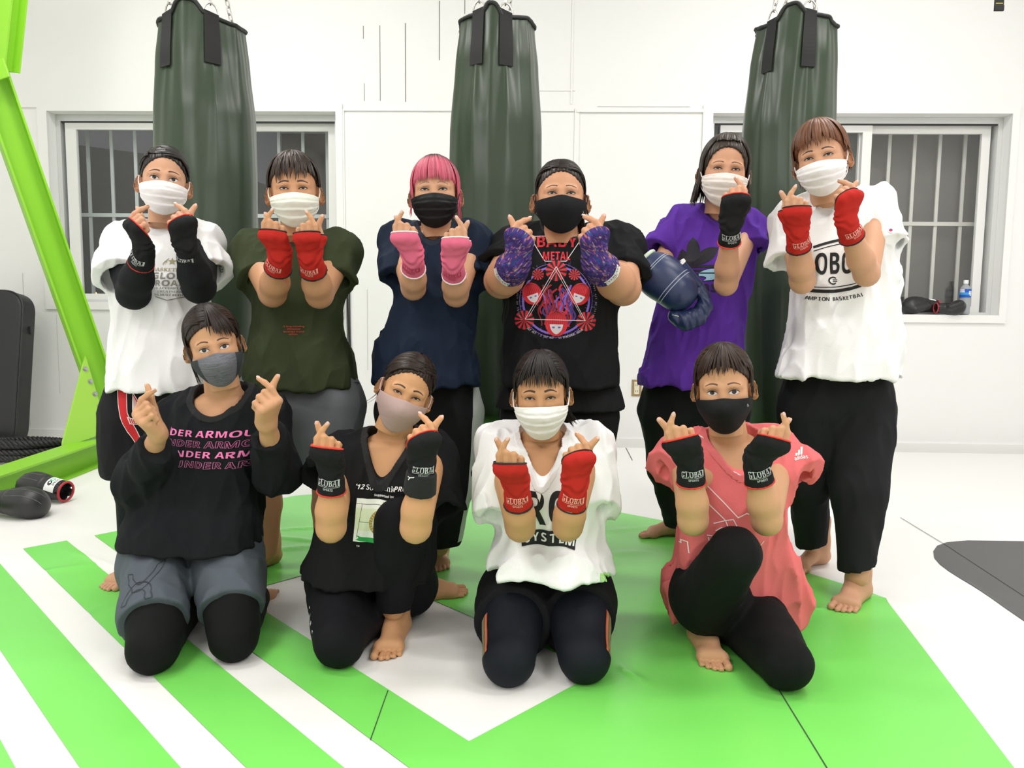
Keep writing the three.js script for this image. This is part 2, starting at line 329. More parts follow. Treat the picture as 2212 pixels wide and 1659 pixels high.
function union(list, k) {
  const n = list.length, lo = [1e9, 1e9, 1e9], hi = [-1e9, -1e9, -1e9];
  for (const f of list) for (let i = 0; i < 3; i++) { lo[i] = Math.min(lo[i], f.lo[i]); hi[i] = Math.max(hi[i], f.hi[i]); }
  return withBox((x, y, z) => { let d = list[0](x, y, z); for (let i = 1; i < n; i++) d = smin(d, list[i](x, y, z), k); return d; }, lo, hi);
}
const grow = (f, o) => withBox((x, y, z) => f(x, y, z) - o, f.lo.map((v) => v - o), f.hi.map((v) => v + o));
// surface nets; returns an indexed geometry with normals from the field
function netMesh(f, cell, opt = {}) {
  const pad = cell * 2.5, lo = (opt.lo ?? f.lo).map((v) => v - pad), hi = (opt.hi ?? f.hi).map((v) => v + pad);
  const n = [0, 1, 2].map((i) => Math.max(3, Math.ceil((hi[i] - lo[i]) / cell) + 1)), [nx, ny, nz] = n, D = new Float32Array(nx * ny * nz), S = 8;
  for (let bz = 0; bz < nz; bz += S) for (let by = 0; by < ny; by += S) for (let bx = 0; bx < nx; bx += S) {
    const h = (S * cell) / 2, R = h * 1.733 * 1.35 + 0.004, c = f(lo[0] + bx * cell + h, lo[1] + by * cell + h, lo[2] + bz * cell + h);
    const x1 = Math.min(nx, bx + S), y1 = Math.min(ny, by + S), z1 = Math.min(nz, bz + S), skip = Math.abs(c) > R;
    for (let z = bz; z < z1; z++) for (let y = by; y < y1; y++) for (let x = bx; x < x1; x++) D[(z * ny + y) * nx + x] = skip ? c : f(lo[0] + x * cell, lo[1] + y * cell, lo[2] + z * cell);
  }
  const pos = [], id = new Int32Array(nx * ny * nz).fill(-1), idx = [], C = [0, 1, nx, nx + 1, nx * ny, nx * ny + 1, nx * ny + nx, nx * ny + nx + 1];
  const E = [[0, 1], [2, 3], [4, 5], [6, 7], [0, 2], [1, 3], [4, 6], [5, 7], [0, 4], [1, 5], [2, 6], [3, 7]];
  for (let z = 0; z < nz - 1; z++) for (let y = 0; y < ny - 1; y++) for (let x = 0; x < nx - 1; x++) {
    const o = (z * ny + y) * nx + x; let m = 0;
    for (let i = 0; i < 8; i++) if (D[o + C[i]] < 0) m |= 1 << i;
    if (m === 0 || m === 255) continue;
    let sx = 0, sy = 0, sz = 0, c = 0;
    for (const [a, b] of E) {
      if (!((m >> a ^ m >> b) & 1)) continue;
      const da = D[o + C[a]], t = da / (da - D[o + C[b]]);
      sx += (a & 1) + ((b & 1) - (a & 1)) * t; sy += (a >> 1 & 1) + ((b >> 1 & 1) - (a >> 1 & 1)) * t; sz += (a >> 2) + ((b >> 2) - (a >> 2)) * t; c++;
    }
    id[o] = pos.length / 3; pos.push(lo[0] + (x + sx / c) * cell, lo[1] + (y + sy / c) * cell, lo[2] + (z + sz / c) * cell);
  }
  const quad = (a, b, c, d, flip) => { if (a < 0 || b < 0 || c < 0 || d < 0) return; if (flip) idx.push(a, c, b, a, d, c); else idx.push(a, b, c, a, c, d); };
  for (let z = 1; z < nz - 1; z++) for (let y = 1; y < ny - 1; y++) for (let x = 1; x < nx - 1; x++) {
    const o = (z * ny + y) * nx + x, s = D[o] < 0, sy = nx, sz = nx * ny;
    if (s !== D[o + 1] < 0) quad(id[o - sy - sz], id[o - sz], id[o], id[o - sy], !s);
    if (s !== D[o + sy] < 0) quad(id[o - 1 - sz], id[o - 1], id[o], id[o - sz], !s);
    if (s !== D[o + sz] < 0) quad(id[o - 1 - sy], id[o - sy], id[o], id[o - 1], !s);
  }
  const nor = new Float32Array(pos.length), uv = new Float32Array(pos.length / 3 * 2), e = opt.eps ?? cell * 0.6;
  for (let i = 0; i < pos.length; i += 3) {
    let x = pos[i], y = pos[i + 1], z = pos[i + 2];
    let gx = f(x + e, y, z) - f(x - e, y, z), gy = f(x, y + e, z) - f(x, y - e, z), gz = f(x, y, z + e) - f(x, y, z - e);
    const l = Math.hypot(gx, gy, gz) || 1; nor[i] = gx / l; nor[i + 1] = gy / l; nor[i + 2] = gz / l;
    uv[i / 3 * 2] = x + z * 0.3; uv[i / 3 * 2 + 1] = y + z * 0.3;
  }
  const g = new THREE.BufferGeometry();
  g.setAttribute('position', new THREE.Float32BufferAttribute(pos, 3)); g.setAttribute('normal', new THREE.BufferAttribute(nor, 3)); g.setAttribute('uv', new THREE.BufferAttribute(uv, 2)); g.setIndex(idx);
  return g;
}
function moved(g, m) {                                          // applies a frame, mirrored ones too
  g.applyMatrix4(m);
  if (m.determinant() < 0 && g.index) { const a = g.index.array; for (let i = 0; i < a.length; i += 3) { const t = a[i]; a[i] = a[i + 1]; a[i + 1] = t; } }
  return g;
}
function localField(f, m) {                                     // a field given in a frame, read in the world
  const e = m.clone().invert().elements, s = Math.cbrt(Math.abs(m.determinant()));
  const w = (x, y, z) => s * f(e[0] * x + e[4] * y + e[8] * z + e[12], e[1] * x + e[5] * y + e[9] * z + e[13], e[2] * x + e[6] * y + e[10] * z + e[14]);
  if (f.lo) {
    const b = new THREE.Box3(V(...f.lo), V(...f.hi)).applyMatrix4(m); withBox(w, b.min.toArray(), b.max.toArray());
  }
  return w;
}
// a printed patch lying on a surface: grid of rays cast along dir, lifted a little
function patch(f, c, right, up, w, h, dir, nu, nv, lift = 0.0012, reach = 0.16) {
  const pos = [], nor = [], uv = [], ok = [], idx = [], e = 0.0015;
  for (let j = 0; j <= nv; j++) for (let i = 0; i <= nu; i++) {
    const a = i / nu - 0.5, b = j / nv - 0.5, p = c.clone().addScaledVector(right, a * w).addScaledVector(up, b * h).addScaledVector(dir, -reach);
    let t = 0, hit = false;
    for (let k = 0; k < 60 && t < reach * 2; k++) { const d = f(p.x + dir.x * t, p.y + dir.y * t, p.z + dir.z * t); if (d < 0.0004) { hit = true; break; } t += Math.max(d * 0.8, 0.0004); }
    p.addScaledVector(dir, t);
    const n = V(f(p.x + e, p.y, p.z) - f(p.x - e, p.y, p.z), f(p.x, p.y + e, p.z) - f(p.x, p.y - e, p.z), f(p.x, p.y, p.z + e) - f(p.x, p.y, p.z - e)).normalize();
    p.addScaledVector(n, lift); pos.push(p.x, p.y, p.z); nor.push(n.x, n.y, n.z); uv.push(i / nu, j / nv); ok.push(hit && n.dot(dir) < -0.05);
  }
  const cells = [];
  for (let j = 0; j < nv; j++) for (let i = 0; i < nu; i++) {
    const o = j * (nu + 1) + i, q = [o, o + 1, o + nu + 2, o + nu + 1];
    if (q.every((k) => ok[k])) { const far = (k, l) => Math.abs(pos[k * 3] - pos[l * 3]) + Math.abs(pos[k * 3 + 2] - pos[l * 3 + 2]) > 0.04; if (far(q[0], q[2]) || far(q[1], q[3])) continue; cells.push([i, j, q]); }
  }
  // keep the largest connected piece
  const cellAt = new Map(cells.map((c) => [c[1] * nu + c[0], c])), seen = new Set(); let best = [];
  for (const c of cells) { const k0 = c[1] * nu + c[0]; if (seen.has(k0)) continue; const stack = [c], group = []; seen.add(k0); while (stack.length) { const [i, j, q] = stack.pop(); group.push(q); for (const [a, b] of [[1, 0], [-1, 0], [0, 1], [0, -1]]) { const x = i + a, y = j + b, k = y * nu + x; if (x < 0 || y < 0 || x >= nu || y >= nv || seen.has(k) || !cellAt.has(k)) continue; seen.add(k); stack.push(cellAt.get(k)); } } if (group.length > best.length) best = group; }
  for (const q of best) idx.push(q[0], q[1], q[2], q[0], q[2], q[3]);
  const g = new THREE.BufferGeometry();
  g.setAttribute('position', new THREE.Float32BufferAttribute(pos, 3)); g.setAttribute('normal', new THREE.Float32BufferAttribute(nor, 3)); g.setAttribute('uv', new THREE.Float32BufferAttribute(uv, 2)); g.setIndex(idx);
  return g;
}
const printMat = (tex, rough = 0.6) => new THREE.MeshPhysicalMaterial({ map: tex, transparent: true, roughness: rough, side: THREE.DoubleSide });
const printTex = (w, h, draw) => canvasTex(w, h, (g) => { g.clearRect(0, 0, w, h); draw(g, w, h); });
// ------------------------------------------------------------ green steel frame at the left
const steelGreen = std([0.27, 0.62, 0.03], 0.45), boltMat = std([0.45, 0.46, 0.44], 0.35, { metalness: 0.8 });
{
  const b0 = G(0, 1084, -0.042), b1 = G(250, 985, -0.042), dir = b1.clone().sub(b0).normalize();
  const t = thing('steel_frame', 'bright green steel bag frame with bolted gusset plate at the left', 'frame', V(b1.x, -0.042, b1.z));
  const s = b0.clone().addScaledVector(dir, -0.9), e = b1.clone().addScaledVector(dir, 0.18);
  s.y = e.y = -0.042 + 0.075;
  wpart('base_beam', beamH(s, e, V(0, 1, 0), 0.15, 0.15, 0.011, 0.009), steelGreen, t);
  const l0 = W(252, 925, 4.86), l1 = W(-26, 139, 4.1); l0.y = 0.10;
  wpart('leg', beamH(l0, l1, V(-0.75, 0.1, 0.7), 0.125, 0.15, 0.011, 0.009), steelGreen, t);
  const top0 = W(10, 150, 4.1), top1 = W(60, -330, 4.0);
  wpart('upper_beam', beamH(top0, top1, V(-0.2, 0, 1), 0.1, 0.1, 0.01, 0.009), steelGreen, t);
  wpart('joint_plate', rbox(0.1, 0.1, 0.012, 0.004).applyMatrix4(new THREE.Matrix4().makeRotationZ(0.3).setPosition(W(-4, 152, 4.04))), steelGreen, t);
  // gusset: a plate standing on the base beam, following the leg
  const q = [[182, 770, 4.62], [229, 900, 4.66], [222, 936, 4.66], [133, 968, 4.42], [136, 955, 4.42]].map(WA);
  const o = q[3], ux = q[2].clone().sub(o).normalize(), n = ux.clone().cross(q[0].clone().sub(o)).normalize(), uy = n.clone().cross(ux);
  const sh = new THREE.Shape(); q.forEach((p, i) => { const v = p.clone().sub(o), a = v.dot(ux), b = v.dot(uy); i ? sh.lineTo(a, b) : sh.moveTo(a, b); }); sh.closePath();
  const gs = wpart('gusset_plate', new THREE.ExtrudeGeometry(sh, { depth: 0.012, bevelEnabled: true, bevelSize: 0.001, bevelThickness: 0.001, bevelSegments: 1 }).applyMatrix4(new THREE.Matrix4().makeBasis(ux, uy, n).setPosition(o)), std([0.36, 0.66, 0.07], 0.45), t);
  for (const [px, py] of [[184, 797], [195, 824], [205, 851], [215, 877], [224, 902]]) {
    const ray = W(px, py, 1).sub(camera.position), k = o.clone().addScaledVector(n, 0.013).sub(camera.position).dot(n) / ray.dot(n), p = camera.position.clone().addScaledVector(ray, k);
    const m = new THREE.Matrix4().makeBasis(ux, n, ux.clone().cross(n)).setPosition(p);
    wpart('bolt', merge([new THREE.CylinderGeometry(0.016, 0.016, 0.003, 20).translate(0, 0.0015, 0), new THREE.CylinderGeometry(0.0105, 0.0115, 0.01, 6).translate(0, 0.008, 0)]).applyMatrix4(m), boltMat, gs);
  }
}

// ------------------------------------------------------------ hanging heavy bags
const bagMat = std([0.033, 0.051, 0.029], 0.31, { specularIntensity: 0.8, bumpMap: leather, bumpScale: 0.00015 });
const webbing = std([0.012, 0.012, 0.013], 0.8), chromeMat = std([0.62, 0.6, 0.57], 0.28, { metalness: 0.95 }), pipingMat = std([0.012, 0.014, 0.013], 0.6);
function heavyBag(rows, depth, straps, label, seed) {
  // rows: [py, left px, right px]; the bag hangs as a soft cylinder, gathered at the top
  const R = rows.map(([py, l, r]) => { const a = W(l, py, depth), b = W(r, py, depth); return [(a.y + b.y) / 2, (a.x + b.x) / 2, (b.x - a.x) / 2, (a.z + b.z) / 2]; }).sort((a, b) => b[0] - a[0]);
  const top = R[0][0], bottom = R[R.length - 1][0];
  const row = (y) => { let i = 0; while (i < R.length - 2 && R[i + 1][0] > y) i++; const a = R[i], b = R[i + 1], t = clamp((y - a[0]) / (b[0] - a[0]), 0, 1), s = t * t * (3 - 2 * t) * 0.5 + t * 0.5; return [1, 2, 3].map((k) => lerp(a[k], b[k], s)); };
  const t = thing('heavy_bag', label, 'punching bag', V(R[0][1], bottom, R[0][3]), 'hanging bags');
  const gap = straps.map((s) => s[0]).sort((a, b) => a - b), mid = (gap[0] + gap[1]) / 2, half = (gap[1] - gap[0]) / 2;
  const wrap = (a) => Math.atan2(Math.sin(a), Math.cos(a));
  const rimLift = (th) => { const f = wrap(th - mid), b = wrap(th - mid - Math.PI); return 0.045 * Math.exp(-Math.pow(f / (half * 0.55), 4)) + 0.03 * Math.exp(-Math.pow(b / 0.4, 4)) + 0.008 * Math.sin(3 * th + seed); };
  const fold = (th, v) => {                                      // v: 0 at the rim
    let d = 0; const down = Math.exp(-v * 1.5);
    for (const s of [...gap, gap[0] + Math.PI, gap[1] + Math.PI]) {
      const a = wrap(th - s) - 0.25 * Math.sin(v * 2) * Math.sign(wrap(th - s));
      d -= 0.016 * Math.exp(-Math.pow(a / (0.11 + 0.18 * v), 2)) * Math.exp(-v * 2.2);
    }
    d += 0.008 * Math.exp(-Math.pow(wrap(th - mid) / (half * 0.6), 2)) * Math.exp(-v * 2);
    const ang = th * 9 + seed + 2.4 * v * Math.sin(th * 2 + seed); d += 0.005 * down * (1 - 2 * Math.abs(Math.sin(ang / 2)));
    d += 0.0045 * down * noise(th * 5 + seed, v * 1.2, seed);
    d += 0.0015 * noise(th * 3, v * 4, seed + 3);
    return d;
  };
  const H = top - bottom, pt = (th, y, extra = 0) => {
    const [cx, rx, cz] = row(y), v = (top - y), r = rx + fold(th, v) + extra;
    return V(cx + Math.sin(th) * r, y + rimLift(th) * Math.exp(-v * 9), cz + Math.cos(th) * r);
  };
  const N = 192, M = 90, pos = [], uv = [], idx = [];
  for (let j = 0; j <= M; j++) for (let i = 0; i <= N; i++) { const th = i / N * 2 * Math.PI - Math.PI, y = top - H * j / M, p = pt(th, y); pos.push(p.x, p.y, p.z); uv.push(th * 0.19, y); }
  // base dome and gathered top
  const rings = [[0.985, 0.03], [0.93, 0.052], [0.8, 0.075], [0.55, 0.09], [0.25, 0.096], [0.001, 0.097]];
  rings.forEach(([k, d]) => { for (let i = 0; i <= N; i++) { const th = i / N * 2 * Math.PI - Math.PI, p = pt(th, bottom), [cx, , cz] = row(bottom); pos.push(lerp(cx, p.x, k), bottom - d, lerp(cz, p.z, k)); uv.push(th * 0.19, bottom - d); } });
  const quadRows = (r0, r1) => { for (let i = 0; i < N; i++) { const a = r0 * (N + 1) + i, b = r1 * (N + 1) + i; idx.push(a, b, a + 1, a + 1, b, b + 1); } };
  for (let j = 0; j < M + rings.length; j++) quadRows(j, j + 1);
  const g = new THREE.BufferGeometry(); g.setAttribute('position', new THREE.Float32BufferAttribute(pos, 3)); g.setAttribute('uv', new THREE.Float32BufferAttribute(uv, 2)); g.setIndex(idx); g.computeVertexNormals();
  wpart('shell', g, bagMat, t);
  const tp = [], tu = [], ti = [], [tx, , tz] = row(top);
  [[1, 0], [0.9, 0.012], [0.7, -0.01], [0.4, -0.045], [0.001, -0.06]].forEach(([k, d]) => { for (let i = 0; i <= N; i++) { const th = i / N * 2 * Math.PI - Math.PI, p = pt(th, top); tp.push(lerp(tx, p.x, k), p.y * k + (1 - k) * (top) + d + 0.006 * Math.sin(th * 7) * k * (1 - k) * 4, lerp(tz, p.z, k)); tu.push(k, th); } });
  for (let j = 0; j < 4; j++) for (let i = 0; i < N; i++) { const a = j * (N + 1) + i, b = a + N + 1; ti.push(a, a + 1, b, a + 1, b + 1, b); }
  const tg = new THREE.BufferGeometry(); tg.setAttribute('position', new THREE.Float32BufferAttribute(tp, 3)); tg.setAttribute('uv', new THREE.Float32BufferAttribute(tu, 2)); tg.setIndex(ti); tg.computeVertexNormals();
  wpart('top_cover', tg, bagMat, t);
  const rim = []; for (let i = 0; i < 72; i++) rim.push(pt(i / 72 * 2 * Math.PI, top, 0.002));
  wpart('rim_piping', tube(rim, 0.008, 160, 6, true), pipingMat, t);
  // straps, rings, chains up to the swivel
  const apex = V(tx, top + 0.62, tz);
  for (const [th, w, len] of [...straps, [gap[0] + Math.PI, 0.05, 0.2], [gap[1] + Math.PI, 0.05, 0.2]]) {
    const sp = [], su = [], si = [], n = 14;
    for (let j = 0; j <= n; j++) for (const [sd, off] of [[-1, 0.004], [1, 0.004], [1, 0.0005], [-1, 0.0005]]) { const y = top + 0.012 - (len + 0.012) * j / n, p = pt(th + sd * w / 2 / 0.15, Math.min(y, top), off + 0.004); if (y > top) p.y += y - top; sp.push(p.x, p.y, p.z); su.push(sd, y); }
    for (let j = 0; j < n; j++) for (let k = 0; k < 4; k++) { const a = j * 4 + k, b = j * 4 + (k + 1) % 4; si.push(a, a + 4, b, b, a + 4, b + 4); }
    si.push(0, 1, 2, 0, 2, 3); const q = n * 4; si.push(q, q + 2, q + 1, q, q + 3, q + 2);
    let sg = new THREE.BufferGeometry(); sg.setAttribute('position', new THREE.Float32BufferAttribute(sp, 3)); sg.setAttribute('uv', new THREE.Float32BufferAttribute(su, 2)); sg.setIndex(si); sg = sg.toNonIndexed(); sg.computeVertexNormals();
    wpart('strap', sg, webbing, t);
    const p0 = pt(th, top, 0.006), out = V(Math.sin(th), 0, Math.cos(th)), side = V(Math.cos(th), 0, -Math.sin(th)), rw = w * 0.5;
    const ring = wpart('d_ring', tube([p0.clone().addScaledVector(side, -rw), p0.clone().addScaledVector(side, -rw).add(V(0, 0.025, 0)), p0.clone().addScaledVector(side, -rw * 0.6).add(V(0, 0.044, 0)), p0.clone().add(V(0, 0.052, 0)), p0.clone().addScaledVector(side, rw * 0.6).add(V(0, 0.044, 0)), p0.clone().addScaledVector(side, rw).add(V(0, 0.025, 0)), p0.clone().addScaledVector(side, rw)], 0.0032, 28, 8), chromeMat, t);
    const c0 = p0.clone().add(V(0, 0.046, 0)), cd = apex.clone().sub(c0), L = cd.length(); cd.normalize();
    const linkShape = []; for (let i = 0; i < 16; i++) { const a = i / 16 * 2 * Math.PI; linkShape.push(V(Math.cos(a) * 0.0085, Math.sin(a) * 0.0085 + (Math.sin(a) > 0 ? 0.0085 : -0.0085), 0)); }
    const link = tube(linkShape, 0.0028, 26, 6, true), links = [], px = side.clone().addScaledVector(cd, -side.dot(cd)).normalize(), pz = px.clone().cross(cd);
    const count = Math.floor(L / 0.027);
    for (let i = 0; i < count; i++) { const m = new THREE.Matrix4().makeBasis(i % 2 ? px : pz, cd, i % 2 ? pz : px.clone().negate()).setPosition(c0.clone().addScaledVector(cd, 0.016 + i * 0.027)); links.push(link.clone().applyMatrix4(m)); }
    wpart('chain', merge(links), chromeMat, t);
  }
  wpart('swivel', merge([new THREE.TorusGeometry(0.03, 0.005, 10, 28).translate(apex.x, apex.y + 0.01, apex.z), new THREE.CylinderGeometry(0.009, 0.009, CEIL - apex.y - 0.03, 12).translate(apex.x, (CEIL + apex.y + 0.03) / 2, apex.z)]), chromeMat, t);
}
heavyBag([[62, 350, 524], [150, 343, 534], [260, 339, 547], [400, 340, 551], [600, 344, 552], [820, 352, 546], [885, 356, 542]], 3.1, [[-0.47, 0.05, 0.2], [0.62, 0.05, 0.185]], 'dark green heavy bag hanging nearest the green frame', 1.3);
heavyBag([[60, 994, 1152], [150, 983, 1160], [290, 972, 1168], [420, 971, 1169], [620, 973, 1168], [820, 978, 1164], [866, 980, 1162]], 3.1, [[-0.44, 0.05, 0.195], [0.3, 0.05, 0.2]], 'middle dark green heavy bag, rounded bottom visible above the floor', 4.1);
heavyBag([[64, 1637, 1799], [150, 1622, 1800], [290, 1605, 1797], [450, 1600, 1797], [650, 1597, 1795], [850, 1600, 1790], [890, 1604, 1788]], 3.1, [[-0.92, 0.045, 0.2], [0.06, 0.05, 0.2]], 'dark green heavy bag hanging in front of the right window', 7.7);

// ------------------------------------------------------------ small things round the room
{ // padded kick shield leaning at the left edge
  const base = W(6, 948, 4.98), top = W(4, 622, 5.1), h = top.y - base.y, w = 0.30;
  const p = V(base.x - 0.03, -0.04, base.z), t = thing('kick_shield', 'black padded kick shield leaning against the wall at the left edge', 'kick shield', p);
  const s = new THREE.Shape(), r = 0.12, hw = w / 2; s.moveTo(-hw + r, 0); s.lineTo(hw - r, 0); s.quadraticCurveTo(hw, 0, hw, r); s.lineTo(hw, h - r); s.quadraticCurveTo(hw, h, hw - r, h); s.lineTo(-hw + r, h); s.quadraticCurveTo(-hw, h, -hw, h - r); s.lineTo(-hw, r); s.quadraticCurveTo(-hw, 0, -hw + r, 0);
  const hide = std([0.02, 0.02, 0.022], 0.5, { bumpMap: leather, bumpScale: 0.0004 });
  const pad = part('pad', new THREE.ExtrudeGeometry(s, { depth: 0.11, bevelEnabled: true, bevelSize: 0.02, bevelThickness: 0.02, bevelSegments: 4, curveSegments: 12 }).rotateX(-0.16), hide, t);
  pad.position.set(0.02, 0.035, 0);
  const loop = s.getPoints(12).map((q) => V(q.x * 1.13, q.y * 1.03 - 0.01, 0.118).applyAxisAngle(V(1, 0, 0), -0.16)); part('seam_piping', tube(loop, 0.005, 120, 6, true), std([0.03, 0.03, 0.03], 0.4), t).position.set(0.02, 0.035, 0);
  const tab = part('pull_tab', rbox(0.03, 0.05, 0.02, 0.006), hide, t); tab.position.set(0.02 + hw + 0.022, h * 0.8, -0.08);
}
{ // coiled battle rope
  const c = G(67, 991, -0.04), t = thing('battle_rope', 'black twisted training rope coiled behind the green beam', 'rope', V(c.x, -0.042, c.z));
  const ropeMat = std([0.013, 0.013, 0.013], 0.55), path = [];
  for (let i = 0; i <= 330; i++) { const k = i / 330, a = k * 2 * Math.PI * 4.6, ry = 1 + 0.06 * Math.sin(a * 3.1); path.push(V(Math.cos(a) * (0.30 - 0.05 * Math.floor(k * 4.6) % 0.1) * ry, 0.024 + 0.043 * Math.floor(k * 4.599) * 0.62 + 0.01 * Math.sin(a * 0.7), Math.sin(a) * (0.16 + 0.02 * Math.sin(a)))); }
  const curve = new THREE.CatmullRomCurve3(path), n = 1100, fr = curve.computeFrenetFrames(n, false);
  for (let s = 0; s < 3; s++) { const q = []; for (let i = 0; i <= n; i++) { const a = i / n * 2 * Math.PI * 92 + s * 2.0944, p = curve.getPoint(i / n); q.push(p.addScaledVector(fr.normals[i], Math.cos(a) * 0.011).addScaledVector(fr.binormals[i], Math.sin(a) * 0.011)); } part('strand', tube(q, 0.0112, 1500, 6), ropeMat, t); }
}
{ // wall socket
  const c = B(1375, 838), t = thing('wall_socket', 'ivory double wall socket with brown surround, low on the back wall', 'socket', V(c.x, c.y, -ZW));
  part('surround', rbox(0.066, 0.112, 0.006, 0.002, 0, 0, 0.003), std([0.36, 0.25, 0.12], 0.6), t);
  const pl = part('plate', rbox(0.034, 0.084, 0.01, 0.003, 0, 0, 0.007), std([0.78, 0.72, 0.55], 0.45), t);
  for (const y of [-0.02, 0.02]) for (const x of [-0.006, 0.006]) part('slot', box(0.0025, 0.011, 0.002, x, y, 0.0122), std([0.05, 0.04, 0.03], 0.8), pl);
}
{ // cable run
  const t = thing('cable_run', 'thin black cables down the wall beside the green shirt', 'cable', B(756, 800)), m = std([0.02, 0.02, 0.02], 0.5);
  const line = (pts, off) => pts.map(([x, y]) => { const p = B(x, y); p.z += 0.008 + off; return p; });
  wpart('cable', tube(line([[751, 560], [752, 650], [754, 720], [756, 800]], 0), 0.005, 24, 6), m, t);
  wpart('cable', tube(line([[756, 560], [756, 650], [757, 720], [760, 800]], 0.002), 0.004, 24, 6), m, t);
  wpart('cable', tube(line([[750, 600], [750, 680], [751, 745]], 0.001), 0.003, 24, 6), m, t);
}
{ const a = B(744, 655), t = thing('junction_box', 'small white box on the wall beside the black cables', 'junction box', V(a.x - 0.03, a.y, -ZW)); part('cover', rbox(0.05, 0.22, 0.035, 0.006, 0, 0, 0.0175), paintTrim, t); part('lip', rbox(0.056, 0.012, 0.04, 0.003, 0, -0.105, 0.02), aluWhite, t); }
{ // low white door stop by the wall
  const p = G(1042, 985); const t = thing('floor_block', 'low white block on the floor below the middle heavy bag', 'block', V(p.x, 0, p.z));
  part('body', rbox(0.16, 0.05, 0.1, 0.008, 0, 0.026, 0), paintTrim, t); part('upright', rbox(0.03, 0.13, 0.05, 0.005, 0.05, 0.115, -0.02), paintTrim, t); part('foot', rbox(0.04, 0.02, 0.05, 0.004, 0.06, 0.012, 0.06), paintTrim, t);
}
{ // strap hanging at the top right
  const a = W(2157, 24, 3.4), t = thing('hanging_strap', 'black strap end with a yellow stripe hanging at the top right', 'strap', a);
  const h = CEIL - a.y; part('webbing', box(0.04, h, 0.006, 0, h / 2, 0), webbing, t);
  part('yellow_stripe', box(0.03, 0.003, 0.0075, 0, 0.032, 0), std([0.6, 0.5, 0.05], 0.6), t); part('end_fold', rbox(0.042, 0.026, 0.011, 0.003, 0, 0.012, 0.002), webbing, t);
}
{ // drink bottle on the sill
  const c = B(2081, 683, -ZW - 0.06), t = thing('water_bottle', 'clear plastic drink bottle with blue label and white cap on the sill', 'bottle', V(c.x, WIN[1].y0 + 0.013, -ZW - 0.055));
  const prof = [[0.001, 0.002], [0.026, 0], [0.032, 0.006], [0.0325, 0.02], [0.0315, 0.03], [0.0325, 0.04], [0.0325, 0.11], [0.034, 0.115], [0.034, 0.17], [0.031, 0.178], [0.018, 0.195], [0.0125, 0.2], [0.0125, 0.208]].map(([a, b]) => new THREE.Vector2(a, b));
  part('body', new THREE.LatheGeometry(prof, 36), std([0.62, 0.65, 0.68], 0.12, { transmission: 0.45, thickness: 0, ior: 1.4 }), t);
  part('water', new THREE.CylinderGeometry(0.030, 0.030, 0.1, 28).translate(0, 0.06, 0), std([0.42, 0.44, 0.46], 0.1, { transmission: 0.3, thickness: 0 }), t);
  const tex = canvasTex(256, 128, (g) => { g.fillStyle = '#0a56b8'; g.fillRect(0, 0, 256, 128); g.fillStyle = '#3f9be0'; g.fillRect(0, 52, 256, 34); for (let k = 0; k < 2; k++) { g.fillStyle = '#e8eef5'; g.fillRect(k * 128 + 6, 30, 34, 52); g.fillStyle = '#f2dbe2'; g.fillRect(k * 128 + 62, 4, 40, 22); g.fillStyle = '#dfe9f5'; g.fillRect(k * 128 + 60, 32, 44, 18); g.fillStyle = '#0a56b8'; g.fillRect(k * 128 + 16, 40, 16, 4); g.fillRect(k * 128 + 16, 54, 16, 4); g.fillStyle = '#bfe0f5'; g.fillRect(k * 128 + 14, 86, 22, 16); } });
  part('label', new THREE.CylinderGeometry(0.0346, 0.0346, 0.056, 36, 1, true).translate(0, 0.1425, 0), std([1, 1, 1], 0.4, { map: tex }), t);
  part('cap', new THREE.CylinderGeometry(0.015, 0.015, 0.024, 24).translate(0, 0.217, 0), std([0.85, 0.86, 0.86], 0.4), t);
}

